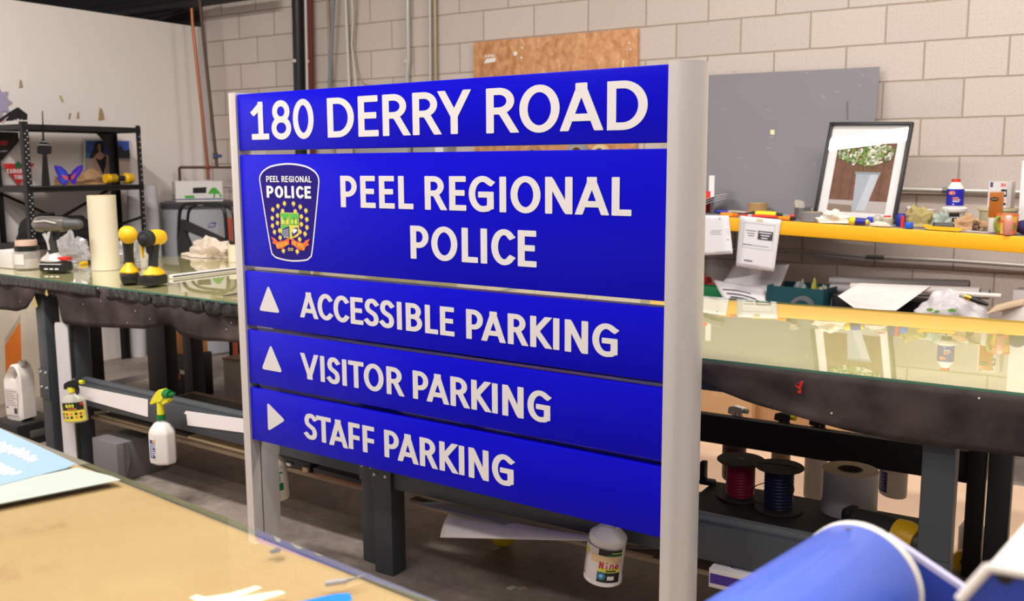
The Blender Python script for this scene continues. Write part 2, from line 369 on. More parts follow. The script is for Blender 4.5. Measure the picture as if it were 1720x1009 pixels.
def floor_mat():
    m = bpy.data.materials.new('concrete_floor'); m.use_nodes = True; nt = m.node_tree; b = nt.nodes['Principled BSDF']; L = nt.links.new
    g = N(nt, 'ShaderNodeNewGeometry'); a = N(nt, 'ShaderNodeTexNoise'); a.inputs['Scale'].default_value = 1.6; a.inputs['Detail'].default_value = 8; a.inputs['Roughness'].default_value = 0.65
    c = N(nt, 'ShaderNodeTexNoise'); c.inputs['Scale'].default_value = 26; c.inputs['Detail'].default_value = 5
    L(g.outputs['Position'], a.inputs['Vector']); L(g.outputs['Position'], c.inputs['Vector'])
    r = N(nt, 'ShaderNodeValToRGB'); e = r.color_ramp.elements; e[0].position = .32; e[0].color = (*srgb((112, 100, 91)), 1); e[1].position = .66; e[1].color = (*srgb((168, 153, 141)), 1)
    L(a.outputs['Fac'], r.inputs[0])
    mx = N(nt, 'ShaderNodeMix', data_type='RGBA', blend_type='OVERLAY'); mx.inputs[0].default_value = .35
    L(r.outputs[0], mx.inputs[6]); L(c.outputs['Fac'], mx.inputs[7]); L(mx.outputs[2], b.inputs['Base Color'])
    b.inputs['Roughness'].default_value = .55
    bp = N(nt, 'ShaderNodeBump'); bp.inputs['Strength'].default_value = .08; L(c.outputs['Fac'], bp.inputs['Height']); L(bp.outputs['Normal'], b.inputs['Normal'])
    return m
struct(MB().box((-2.5, -4.4, -0.05), (17, 9.2, 0.1)).build('floor', floor_mat(), smooth=0))
struct(MB().box((-2.5, -4.4, CEIL + 0.05), (17, 9.2, 0.1)).build('ceiling', mat('ceiling_grey', (120, 116, 112), .9), smooth=0))
WHITEWALL = mat('partition_paint', (241, 231, 223), .75, var=.02, scale=3)
PTOP = 2.655
struct(MB().box((-5.74, -4.2, PTOP / 2), (0.12, 8.38, PTOP)).build('wall_left', WHITEWALL, smooth=0))
struct(MB().box((-5.677, -0.05, PTOP / 2), (0.02, 0.09, PTOP)).build('trim_1', mat('corner_strip', (200, 192, 188), .5), smooth=0))
for i, (sx, sy, lx, ly, w) in enumerate(STRIPS):
    struct(MB().box((sx, sy, CEIL - 0.06), (lx + 0.06, ly + 0.06, 0.11)).build('ceiling_light', mat('fixture_white', (220, 218, 214), .5), smooth=0))

# torn tape left on the partition
TAPE = mat('old_tape', (176, 146, 110), .7); TAPEY = mat('yellow_scrap', (196, 186, 132), .7)
def scrap(poly, m, label):
    P = [ox(x, y, -5.679) for x, y in poly]; c = sum(P, Vector()) / len(P)
    mb = MB(); n = len(P); off = Vector((0.003, 0, 0))
    mb.add(P + [p + off for p in P], [tuple(range(n)), tuple(range(n, 2 * n))] + [(i, (i + 1) % n, n + (i + 1) % n, n + i) for i in range(n)])
    tag(mb.build('tape_scrap', m, smooth=0), label, 'tape')
scrap([(33, 134), (36, 135), (38.5, 147), (32, 147.5)], TAPE, 'small brown tape scrap, highest and furthest left on the white wall')
scrap([(99, 161), (103, 160), (107, 170), (103, 172)], TAPEY, 'pale yellow tape scrap on the white wall')
scrap([(116, 190), (119, 190), (117, 200), (114.5, 200)], TAPE, 'tiny grey-brown tape scrap above the tower cutout, the left one')
scrap([(130, 187), (132, 188), (133, 199), (128.5, 199)], TAPE, 'tiny brown tape scrap right beside another over the shelves')
scrap([(167, 181), (171, 183), (174.5, 193), (175, 201), (165, 202.5)], TAPE, 'biggest brown tape scrap, curved like a sail, on the white wall')
# lilac starburst cutout stuck to the partition
c0 = ox(-6, 170, -5.675)
poly = []
for i in range(18):
    a = 2 * PI * i / 18; r = 0.11 if i % 2 == 0 else 0.075; poly.append((r * math.cos(a), r * math.sin(a)))
tag(MB().prism(poly, c0, (0, 1, 0), (0, 0, 1), 0.006).build('starburst_cutout', mat('lilac', (172, 160, 190), .6), smooth=0), 'pale lilac starburst cutout on the white wall at the left edge', 'sign')

# overhead pipes by the corner
DK = mat('dark_pipe', (44, 41, 41), .6)
P0, P1 = oy(200, 22.5, -0.2), oy(372, -2, -0.2); d = (P1 - P0)
tag(MB().cyl(P0 - d * 0.8, P1 + d * 0.4, 0.04, n=14).build('overhead_pipe', DK), 'thick dark pipe running over the top of the white wall into the corner', 'pipe')
P0, P1 = oy(268, 33, -0.12), oy(345, 6, -0.12); d = (P1 - P0)
tag(MB().cyl(P0 - d * 0.4, P1 + d * 0.2, 0.018, n=10).build('overhead_pipe', DK), 'thin dark pipe slanting below the thick overhead pipe', 'pipe')
# copper plumbing of the water heater
CU = mat('copper', (176, 108, 76), .35, .8, .15, 12); CUD = mat('old_copper', (98, 74, 62), .5, .4, .2, 14); BLUEV = mat('valve_blue', (60, 80, 130), .5)
t = thing('copper_pipe', 'bright copper pipe dropping from the ceiling corner to the water heater', 'pipe', oy(348, 290, -.42))
a, b_ = oy(323, 36, -.42), oy(349, 281, -.42)
MB().tube([a + Vector((0, 0, .1)), a, b_, b_ + Vector((0, 0, -.1))], 0.0125, 12).build('riser', CU, t)
a2 = oy(301, 281, -.42); MB().tube([b_, a2 + Vector((.012, 0, 0)), a2 + Vector((0, 0, -.012)), a2 + Vector((0, 0, -.13))], 0.0115, 12).build('branch', CUD, t)
MB().cyl(b_ + Vector((-.02, 0, 0)), b_ + Vector((.02, 0, 0)), .017, n=12).build('tee', CU, t)
t = thing('water_pipe', 'dull brown water pipe with a blue valve in the wall corner', 'pipe', oy(364, 280, -.3))
a, b_ = oy(335, -4, -.3), oy(364.5, 281, -.3)
MB().tube([a, b_], 0.0135, 12).build('riser', CUD, t)
c = oy(388, 281, -.3); MB().tube([oy(352, 281, -.3), c], 0.010, 12).build('branch', CUD, t)
v = oy(362, 262, -.3); MB().box(v + Vector((.04, -.01, 0)), (.075, .022, .026), bev=.005).build('valve', BLUEV, t)
MB().cyl(v - Vector((0, 0, .025)), v + Vector((0, 0, .025)), .02, n=12).build('valve_body', CUD, t)

# pipes and conduits on the block wall
GALV = mat('galvanised', (196, 190, 182), .35, .35, .08); GREYP = mat('grey_pvc', (128, 128, 132), .5); TANP = mat('tan_pipe', (170, 152, 136), .5); WHP = mat('white_pipe', (206, 200, 192), .45)
BLKP = mat('black_pipe', (34, 33, 35), .35); REDP = mat('red_pipe', (112, 38, 32), .5)
def pipe(name, pts, Y, r, m, label, cat='pipe', ext=0.5, clamp=None):
    P = [oy(x, y, Y) for x, y in pts]
    P[0] = P[0] + (P[0] - P[1]).normalized() * 0.35
    P[-1] = P[-1] + Vector((0, 0, -ext))
    if clamp:
        t = thing(name, label, cat, P[-1]); MB().tube(P, r, 16).build('pipe_run', m, t)
        for cy in clamp:
            x = pts[0][0] + (pts[-1][0] - pts[0][0]) * (cy - pts[0][1]) / max(1, pts[-1][1] - pts[0][1])
            q = oy(x, cy, Y); mb = MB().cyl(q + Vector((0, 0, -.011)), q + Vector((0, 0, .011)), r * 1.1, n=18); mb.box(q + Vector((-r * 1.3, 0, 0)), (r * .6, .012, .02)); mb.build('clamp', WHP, t)
        return t
    return tag(MB().tube(P, r, 14).build(name, m), label, cat)
pipe('drain_pipe', [(499, 0), (500.5, 150)], -.07, .046, BLKP, 'thick black drain pipe with a steel clamp on the block wall', ext=.9, clamp=[103])
pipe('conduit', [(512, 0), (513, 150)], -.13, .009, WHP, 'thin white conduit just in front of the red pipe', 'conduit', ext=.9)
pipe('standpipe', [(519.5, 0), (520.5, 150)], -.045, .021, REDP, 'dark red pipe right of the black drain pipe', ext=.9, clamp=[103])
pipe('conduit', [(550.5, 0), (556, 145)], -.03, .012, TANP, 'tan conduit behind the leaning grey tube', 'conduit', ext=.5)
pipe('conduit', [(557.5, 18), (548, 148)], -.08, .014, GREYP, 'grey plastic tube leaning on the block wall', 'conduit', ext=.3)
pipe('conduit', [(581, 0), (588, 145)], -.04, .011, WHP, 'cream conduit, straight, left of the bent pair', 'conduit', ext=.5)
pipe('conduit', [(591, 0), (593, 35), (590.5, 75), (596, 120), (602, 148)], -.05, .008, GALV, 'bent steel conduit, left one of the curving pair', 'conduit', ext=.4)
pipe('conduit', [(597, 0), (596, 40), (593, 80), (600, 125), (610, 140), (625, 141)], -.035, .006, TANP, 'thin cable curving beside the bent conduit', 'cable', ext=.02)
pipe('conduit', [(684.5, 0), (686, 100), (684, 122), (682, 137)], -.04, .0155, GALV, 'widest steel conduit, with an offset bend, left of the board', 'conduit', ext=.2, clamp=[103])
pipe('conduit', [(722, 0), (722.5, 135)], -.03, .010, GALV, 'slim steel conduit, the left of two side by side', 'conduit', ext=.2)
pipe('conduit', [(730.5, 0), (732, 120), (731, 135)], -.03, .013, mat('brass_conduit', (172, 154, 120), .4, .5), 'yellowish conduit, the right of two side by side', 'conduit', ext=.2)
def rail(pts, Y, r, label):
    P = [oy(x, y, Y) for x, y in pts]; P[0] -= (P[1] - P[0]) * .5; P[-1] += (P[-1] - P[-2]) * .6
    t = thing('conduit', label, 'conduit', P[len(P) // 2] - Vector((0, 0, r)))
    MB().tube(P, r, 14).build('tube_run', GALV, t)
    q = P[len(P) // 2]; MB().cyl(q - Vector((.05, 0, 0)), q + Vector((.05, 0, 0)), r * 1.15, n=14).build('coupling', mat('coupling', (120, 114, 108), .4, .6), t)
rail([(1512, 318), (1600, 320), (1716, 323)], -.03, .013, 'bright horizontal steel conduit behind the bottles')
rail([(1200, 417), (1340, 421), (1470, 432), (1600, 438), (1716, 446)], -.03, .011, 'horizontal steel conduit below the yellow shelf')

# electrical boxes seen between the two upper sign panels
BOXG = mat('panel_grey', (150, 148, 144), .5)
for (x0, x1, lab) in ((600, 690, 'grey electrical box on the wall, the left one behind the sign'), (694, 752, 'grey electrical box with a small white label behind the sign')):
    a, b_ = oy(x0, 250, -.1), oy(x1, 250, -.1)
    t = thing('electrical_box', lab, 'electrical box', ((a.x + b_.x) / 2, -.06, 1.25))
    MB().box(((a.x + b_.x) / 2, -.055, 1.56), (b_.x - a.x, .11, .55), bev=.006).build('housing', BOXG, t)
    MB().box(((a.x + b_.x) / 2, -.114, 1.56), (b_.x - a.x - .03, .008, .5), bev=.002).build('door', mat('panel_door', (164, 162, 158), .5), t)
    if x0 > 650: MB().box((b_.x - .06, -.121, 1.60), (.07, .004, .05)).build('label_plate', mat('paper_white', (232, 228, 222), .7), t)

# plywood board with rolls of tape on pegs
PLY = bpy.data.materials.new('plywood'); PLY.use_nodes = True
nt = PLY.node_tree; b = nt.nodes['Principled BSDF']; b.inputs['Roughness'].default_value = .7
tc = N(nt, 'ShaderNodeTexCoord'); mp = N(nt, 'ShaderNodeMapping'); mp.inputs['Scale'].default_value = (4.5, 4.5, 3.2)
nz = N(nt, 'ShaderNodeTexNoise'); nz.inputs['Scale'].default_value = 5; nz.inputs['Detail'].default_value = 8; nz.inputs['Distortion'].default_value = .6
rp = N(nt, 'ShaderNodeValToRGB'); e = rp.color_ramp.elements; e[0].position = .3; e[0].color = (*srgb((176, 116, 70)), 1); e[1].position = .62; e[1].color = (*srgb((214, 156, 108)), 1)
e = rp.color_ramp.elements.new(.78); e.color = (*srgb((226, 196, 166)), 1)
nt.links.new(tc.outputs['Object'], mp.inputs[0]); nt.links.new(mp.outputs[0], nz.inputs['Vector']); nt.links.new(nz.outputs['Fac'], rp.inputs[0]); nt.links.new(rp.outputs[0], b.inputs['Base Color'])
a, b_ = oy(795, 73, -.03), oy(1071, 45, -.03); zt = (a.z + b_.z) / 2
t = thing('plywood_board', 'orange-brown plywood board fixed to the block wall behind the sign', 'board', ((a.x + b_.x) / 2, -.02, 1.38))
MB().box(((a.x + b_.x) / 2, -.016, (zt + 1.38) / 2), (b_.x - a.x, .028, zt - 1.38), bev=.002).build('panel', PLY, t)
WPT = mat('white_paint', (236, 230, 220), .6)
q = oy(823, 99, -.031)
mb = MB(); mb.prism(rounded([(-.05, -.028), (.045, -.022), (.05, .006), (-.03, .002)], .006), q, (1, 0, 0), (0, 0, 1), .002)
for bx_, bw_ in ((-.036, .010), (-.016, .012), (.006, .012), (.026, .010)): mb.prism(rounded([(bx_, .010), (bx_ + bw_, .010), (bx_ + bw_, .028), (bx_, .030)], .004), q, (1, 0, 0), (0, 0, 1), .002)
mb.build('paint_mark', WPT, t)
mb = MB()
for x, y, r in ((877, 80, .007), (866, 90, .015), (876, 97, .008), (1057, 72, .006), (1059, 83, .005)):
    q = oy(x, y, -.0305); mb.cyl(q, q + Vector((0, -.002, 0)), r, n=9)
mb.build('paint_spots', WPT, t)
q = oy(1047, 108, -.031); MB().box(q + Vector((0, -.004, 0)), (.02, .008, .05), bev=.002).build('tape_strip', mat('cream_tape', (226, 198, 140), .6), t)
KRAFT = mat('kraft_tape', (178, 130, 84), .5)
for x, r, m, lab in ((897, .045, KRAFT, 'brown tape roll on a peg, first from the left behind the sign'), (971, .07, mat('grey_roll', (150, 150, 152), .5), 'big grey tape roll hanging on the plywood board'),
                     (1009, .055, mat('cream_roll', (220, 200, 150), .5), 'cream tape roll hanging on the plywood board'), (1046, .05, mat('orange_roll', (206, 140, 90), .5), 'brown tape roll on a peg, last on the right of the board')):
    q = oy(x, 257, -.06); tg = thing('tape_roll', lab, 'tape roll', q + Vector((0, 0, -r)))
    MB().ring(q + Vector((0, .025, 0)), r * .62, r, .05, axis='Y', n=28).build('tape', m, tg)
    MB().ring(q + Vector((0, .026, 0)), r * .55, r * .62, .052, axis='Y', n=28).build('core', mat('card_core', (196, 168, 130), .7), tg)

# ================================================================== the sign
YAW = -0.0477
TL = Vector((-1.6367, -3.2976, 1.7423)); SW = 1.6266
HS = [0, .1893, .2042, .5875, .6054, .7976, .8144, 1.0064, 1.0236, 1.2154]
sign = thing('wayfinding_sign', 'large blue directional sign for 180 Derry Road on two silver posts', 'sign', (TL.x, TL.y, 0), YAW)
SX = WM[sign.name]
def S(u, d, v): return Vector((u, d, TL.z - v))          # sign-local: along, into depth, down from the top edge
BLUE = mat('sign_blue', (16, 12, 190), .25, var=.015, scale=2, spec=.13)
BLUEE = mat('sign_blue_edge', (36, 60, 190), .3)
VIN = mat('vinyl_white', (222, 214, 210), .45, var=.01)
ALU = mat('brushed_aluminium', (218, 209, 202), .4, .4, .03, 40)
PANT = .055
LINES = [
 [('1', .072, .160, .029, .154), ('8', .173, .269, .028, .156), ('0', .278, .375, .028, .156), ('D', .437, .554, .031, .154), ('E', .572, .657, .031, .154), ('R', .674, .778, .031, .154), ('R', .794, .897, .031, .154), ('Y', .897, 1.006, .031, .154),
  ('R', 1.066, 1.170, .032, .155), ('O', 1.179, 1.309, .030, .157), ('A', 1.314, 1.438, .032, .155), ('D', 1.453, 1.569, .033, .156)],
 [('P', .486, .558, .274, .373), ('E', .573, .637, .274, .373), ('E', .652, .716, .274, .373), ('L', .731, .791, .274, .373), ('R', .836, .915, .274, .373), ('E', .929, .992, .274, .373), ('G', 1.001, 1.090, .273, .375),
  ('I', 1.110, 1.133, .275, .374), ('O', 1.148, 1.248, .273, .375), ('N', 1.263, 1.350, .275, .374), ('A', 1.361, 1.458, .275, .374), ('L', 1.469, 1.527, .275, .374),
  ('P', .776, .848, .422, .522), ('O', .858, .957, .421, .523), ('L', .973, 1.032, .422, .522), ('I', 1.042, 1.065, .422, .522), ('C', 1.080, 1.159, .421, .523), ('E', 1.172, 1.235, .422, .523)],
 [('A', .281, .363, .659, .746), ('C', .364, .432, .658, .746), ('C', .438, .506, .658, .746), ('E', .515, .571, .659, .746), ('S', .577, .638, .658, .746), ('S', .643, .703, .658, .746), ('I', .714, .735, .659, .746), ('B', .751, .817, .659, .746), ('L', .828, .879, .659, .746), ('E', .887, .942, .659, .746),
  ('P', .986, 1.048, .659, .747), ('A', 1.044, 1.126, .659, .747), ('R', 1.136, 1.202, .659, .747), ('K', 1.213, 1.279, .659, .747), ('I', 1.289, 1.310, .659, .747), ('N', 1.327, 1.401, .659, .748), ('G', 1.414, 1.491, .659, .749)],
 [('V', .274, .356, .868, .956), ('I', .366, .388, .868, .956), ('S', .399, .458, .867, .957), ('I', .468, .490, .868, .956), ('T', .497, .566, .868, .956), ('O', .566, .652, .867, .957), ('R', .664, .734, .868, .957),
  ('P', .774, .837, .868, .957), ('A', .832, .915, .868, .958), ('R', .923, .992, .868, .958), ('K', 1.002, 1.069, .868, .958), ('I', 1.078, 1.099, .869, .958), ('N', 1.115, 1.190, .868, .959), ('G', 1.203, 1.280, .869, .960)],
 [('S', .279, .341, 1.075, 1.166), ('T', .338, .408, 1.076, 1.166), ('A', .400, .483, 1.076, 1.168), ('F', .489, .541, 1.076, 1.166), ('F', .553, .605, 1.076, 1.166),
  ('P', .648, .711, 1.076, 1.166), ('A', .707, .789, 1.076, 1.168), ('R', .797, .865, 1.076, 1.168), ('K', .876, .943, 1.076, 1.168), ('I', .952, .973, 1.077, 1.168), ('N', .989, 1.064, 1.076, 1.169), ('G', 1.076, 1.154, 1.076, 1.170)]]
ARROWS = {2: [(.1241, .6475), (.0705, .7410), (.1785, .7410)], 3: [(.1236, .8555), (.0710, .9490), (.1790, .9490)], 4: [(.0925, 1.0655), (.0915, 1.1710), (.1830, 1.1180)]}
PNAMES = ['address_panel', 'name_panel', 'direction_panel', 'direction_panel', 'direction_panel']
panels = []
for i in range(5):
    v0, v1 = HS[2 * i], HS[2 * i + 1]
    p = MB(SX).box(S(SW / 2, PANT / 2, (v0 + v1) / 2), (SW - .004, PANT, v1 - v0), bev=.003).build(PNAMES[i], BLUE, sign, smooth=30)
    p['label'] = ['blue panel reading 180 DERRY ROAD', 'tall blue panel reading PEEL REGIONAL POLICE with a crest', 'blue panel reading ACCESSIBLE PARKING', 'blue panel reading VISITOR PARKING', 'blue panel reading STAFF PARKING'][i]
    panels.append(p)
    mb = MB(SX)
    for ch, u0, u1, t0, t1 in LINES[i]:
        h = t1 - t0; tv = h * (.215 if i == 0 else .232)
        if ch == '1': tv = h * .20
        if ch in '80': tv = h * .19
        glyph(mb, ch, u0, TL.z - t1, u1 - u0, h, tv, h * (.155 if i == 0 else .165), (0, -.0009, 0), (1, 0, 0), (0, 0, 1))
    l = mb.build('lettering', VIN, p, smooth=0); l['label'] = 'white vinyl lettering'
    if i in ARROWS:
        MB(SX).flat(rounded([(u, TL.z - v) for u, v in ARROWS[i]], .014, 5), (0, -.0009, 0), (1, 0, 0), (0, 0, 1)).build('arrow', VIN, p, smooth=0)
# the crest
CNAVY = mat('crest_navy', (34, 18, 120), .35, spec=.2); GOLD = mat('crest_gold', (236, 206, 84), .5); GREENC = mat('crest_green', (88, 186, 76), .5); ORANGE = mat('crest_orange', (236, 104, 46), .5); NAVY2 = mat('crest_blue', (52, 50, 120), .5); WHC = mat('crest_white', (238, 232, 228), .5)
out_ = spline([(.1004, .284, 0), (.1085, .268, 0), (.130, .2525, 0), (.1713, .2395, 0), (.2470, .2330, 0), (.3220, .2400, 0), (.3640, .2540, 0), (.3850, .2700, 0), (.3920, .2900, 0), (.389, .312, 0), (.3690, .4220, 0), (.3480, .5260, 0), (.3370, .5430, 0), (.3140, .5540, 0), (.2450, .5600, 0), (.1770, .5540, 0), (.1560, .5450, 0), (.1440, .5280, 0), (.1230, .4220, 0), (.1030, .308, 0)], 5, True)
cen = Vector((.246, .40, 0))
def inset(P, d):
    r = []
    for i, p in enumerate(P):
        tg = (P[(i + 1) % len(P)] - P[i - 1]).normalized(); nrm = Vector((-tg.y, tg.x, 0))
        if nrm.dot(cen - p) < 0: nrm = -nrm
        r.append(p + nrm * d)
    return r
mb = MB(SX)
def cf(P, lev, m): mb.flat([(p[0], TL.z - p[1]) for p in P], (0, -.0008 - lev * .0004, 0), (1, 0, 0), (0, 0, 1), m)
cf(out_, 0, 0); cf(inset(out_, .0052), 1, 1)
text(mb, 'PEEL REGIONAL', .1365, TL.z - .2958, .0205, (0, -.0022, 0), (1, 0, 0), (0, 0, 1), 0, .222, .17, .16)
text(mb, 'POLICE', .1345, TL.z - .3482, .0400, (0, -.0022, 0), (1, 0, 0), (0, 0, 1), 0, .222, .25, .2)
def leaf(x, y, s_, ang):
    o = [(0, 1), (.25, .55), (.62, .75), (.55, .3), (1, .2), (.6, -.15), (.7, -.55), (.2, -.4), (.08, -1), (-.08, -1), (-.2, -.4), (-.7, -.55), (-.6, -.15), (-1, .2), (-.55, .3), (-.62, .75), (-.25, .55)]
    ca, sa = math.cos(ang), math.sin(ang)
    cf([(x + s_ * (a * ca - b_ * sa), y - s_ * (a * sa + b_ * ca)) for a, b_ in o], 2, 2)
for x, y in ((.2227, .3672), (.2667, .3672), (.1901, .3765), (.2985, .3765), (.1640, .3887), (.3250, .3887), (.2125, .3926), (.2740, .3926), (.1865, .4082), (.3020, .4085), (.1596, .4176), (.3275, .4174), (.1845, .4335), (.3010, .4337), (.1590, .4435), (.3270, .4435), (.194, .4583), (.2930, .4592), (.1675, .4644), (.3170, .465), (.1951, .4824), (.2900, .4845), (.2085, .5259), (.2765, .5254)):
    leaf(x, y, .0105, math.atan2(.246 - x, .1) * .5)
x0, x1, y0, y1 = .2030, .2880, .3985, .4830; xm, ym = (x0 + x1) / 2, .4370
cf([(x0 - .002, y0 - .002), (x1 + .002, y0 - .002), (x1 + .002, .462), (x1 - .004, .474), (xm, y1 + .003), (x0 + .004, .474), (x0 - .002, .462)], 3, 2)
cf([(x0, y0), (xm - .001, y0), (xm - .001, ym), (x0, ym)], 4, 3); cf([(x0 + .003, y0 + .012), (xm - .004, y0 + .012), (xm - .004, ym - .002), (x0 + .003, ym - .002)], 5, 2)
cf([(xm + .001, y0), (x1, y0), (x1, ym), (xm + .001, ym)], 4, 3); cf([(xm + .010, y0 + .014), (x1 - .008, y0 + .014), (x1 - .006, ym - .004), (xm + .008, ym - .004)], 5, 2)
for tx, ty in ((x0 + .021, y0 + .014), (xm + .021, y0 + .012)):
    cf([(tx + .014 * math.cos(a * .6), ty + .010 * math.sin(a * .6)) for a in range(11)], 6, 3); cf([(tx - .003, ty), (tx + .003, ty), (tx + .004, ym - .004), (tx - .004, ym - .004)], 6, 3)
cf([(x0, ym + .002), (xm - .001, ym + .002), (xm - .001, y1), (x0 + .004, .472)], 4, 3)
cf([(x0 + .008, .452), (xm - .004, .441), (xm - .003, y1 - .004), (x0 + .007, .474)], 5, 5)
for k in range(5):
    for j in range(3): cf([(x0 + .012 + j * .009, .4555 + k * .006 - j * .002), (x0 + .017 + j * .009, .4545 + k * .006 - j * .002), (x0 + .017 + j * .009, .4575 + k * .006 - j * .002), (x0 + .012 + j * .009, .4585 + k * .006 - j * .002)], 6, 0)
cf([(xm + .001, ym + .002), (x1, ym + .002), (x1, .462), (x1 - .004, .472), (xm + .001, y1)], 4, 2)
cf([(xm + .008, .466), (xm + .020, .447), (x1 - .004, .444), (x1 - .003, .462), (xm + .012, .478)], 5, 5)
cf([(xm + .012, .456), (xm + .022, .449), (x1 - .008, .451), (x1 - .006, .456), (xm + .018, .466)], 6, 0)
# ribbon
for sgn in (-1, 1):
    X = lambda q: .2455 + sgn * q
    cf([(X(.0055), .4800), (X(.0110), .4815), (X(.030), .4905), (X(.062), .4960), (X(.075), .4860), (X(.096), .4800), (X(.085), .4925), (X(.090), .5010), (X(.074), .5060), (X(.066), .5210), (X(.040), .5180), (X(.022), .5090), (X(.013), .5030), (X(.0055), .5040)], 5, 4)
Vd = Vector((0, 0, 1))
text(mb, 'REGION', 0, 0, .0140, (.1775, -.0036, TL.z - .5175), Vector((1, 0, .20)).normalized(), Vd, 2, .057, .16, .14)
text(mb, 'OF PEEL', 0, 0, .0140, (.2570, -.0036, TL.z - .5040), Vector((1, 0, -.20)).normalized(), Vd, 2, .060, .16, .14)
for q in (-.007, .007):
    cf([(.2455 + q + .006 * math.cos(a * PI / 5), .519 + .006 * math.sin(a * PI / 5)) for a in range(10)], 5, 2); cf([(.2455 + q + .003 * math.cos(a * PI / 5), .519 + .003 * math.sin(a * PI / 5)) for a in range(10)], 6, 1)
cr = mb.build('police_crest', [WHC, CNAVY, GOLD, GREENC, ORANGE, NAVY2], panels[1], smooth=0)
cr['label'] = 'navy shield crest with gold leaves and an orange ribbon'
# posts: D-shaped extrusions with a rounded outer nose
def post(u_in, sg):
    prof = [(0, -.006)]
    prof += [(.020, -.006)] + [(.020 + .052 * math.sin(a), .056 - .062 * math.cos(a)) for a in [PI * k / 22 for k in range(1, 22)]] + [(.020, .118), (0, .118)]
    if sg < 0: prof = prof[::-1]
    mb = MB(SX); n = len(prof); zt, zb = TL.z + .003, 0.0
    P = [(u_in + sg * a, d) for a, d in prof]
    vs = [(a, d, zb) for a, d in P] + [(a, d, zt) for a, d in P]
    mb.add(vs, [(i, (i + 1) % n, n + (i + 1) % n, n + i) for i in range(n)] + [tuple(range(n)), tuple(range(n, 2 * n))])
    o = mb.build('post', ALU, sign, smooth=35)
    MB(SX).box((u_in + sg * -.0012, .036, .45 if sg < 0 else .6), (.0024, .003, .9)).build('groove', mat('groove_dark', (96, 88, 84), .6), o)
    mb = MB(SX); mb.add([(a, d, zt) for a, d in P] + [(a, d, zt + .004) for a, d in P], [(i, (i + 1) % n, n + (i + 1) % n, n + i) for i in range(n)] + [tuple(range(n)), tuple(range(n, 2 * n))])
    mb.build('cap', mat('cap_alu', (216, 206, 198), .4, .4), o, smooth=35)
post(0.0, -1); post(SW, 1)

# ================================================================== workbenches
STEEL = mat('slate_steel', (66, 69, 73), .42, .1, .1, 8, bump=.03)
STEELL = mat('slate_steel_lip', (84, 88, 92), .38, .1, .1, 8)
DARKST = mat('black_and_unlit_steel', (30, 29, 31), .5, .05, .1, 10)
BOLT = mat('bolt_zinc', (190, 186, 178), .3, .8)
WOODD = mat('worn_board', (150, 128, 104), .7, var=.25, scale=9)
DARKB = mat('dark_board', (46, 43, 42), .6, var=.15, scale=9)
TOPM = mat('bench_top_cream', (200, 187, 132), .7, var=.05, scale=4)
GLASS = thin_glass('bench_glass', (.97, .985, .965), 0.0, 1.54)
GEDGE = mat('glass_edge_green', (92, 138, 112), .15, spec=.8, coat=.3)
BZ = .95
BL = XF((-1.345, -2.998, 0), -.0525)
def lw(x): return (x + 1.345) / .9986

def bench_frame(t, X, legs, rail_x, rear_y, front_y=.02, top=.905, deck=None, rail_z=(.335, .468), rear_rail=True, front_rail=True):
    for k, (x0, x1, y0, y1) in enumerate(legs):
        lg = MB(X).box(((x0 + x1) / 2, (y0 + y1) / 2, top / 2), (x1 - x0, y1 - y0, top), bev=.006).build('leg', STEEL if (y0 < .6 or y0 == 1.121) else DARKST, t)  # unlit rear legs coloured darker, the one lit rear leg stays slate
        if y0 < .2:
            mb = MB(X)
            mb.box(((x0 + x1) / 2, y0 - .003, (rail_z[0] + rail_z[1]) / 2), (x1 - x0 + .006, .006, rail_z[1] - rail_z[0] + .02), bev=.002)
            mb.build('bracket', STEEL, lg)
            for bx in (x0 + .018, x1 - .018):
                q = Vector((bx, y0 - .006, rail_z[0] + .048)); MB(X).cyl(q, q + Vector((0, -.006, 0)), .008, .006, n=10).build('bolt', BOLT, lg)
                q = Vector((bx, y0 - .006, rail_z[1] - .006)); MB(X).cyl(q, q + Vector((0, -.006, 0)), .008, .006, n=10).build('bolt', BOLT, lg)
    x0, x1 = rail_x
    mb = MB(X); z0, z1 = rail_z
    mb.box(((x0 + x1) / 2, front_y + .03, (z0 + z1 - .02) / 2), (x1 - x0, .05, z1 - z0 - .02), bev=.005)
    mb.box(((x0 + x1) / 2, front_y + .038, z1 - .012), (x1 - x0, .034, .026), 1, bev=.006)
    if front_rail: mb.build('front_rail', [STEEL, STEELL], t)
    if rear_rail: MB(X).box(((x0 + x1) / 2, rear_y, (z0 + z1) / 2 - .005), (x1 - x0, .045, z1 - z0 - .012), bev=.004).build('rear_rail', DARKST, t)
    MB(X).box(((x0 + x1) / 2, front_y + .03, top - .03), (x1 - x0, .05, .05), bev=.004).build('top_rail', STEEL, t)
    MB(X).box(((x0 + x1) / 2, rear_y, top - .06), (x1 - x0, .05, .1), bev=.004).build('top_rail', STEEL, t)

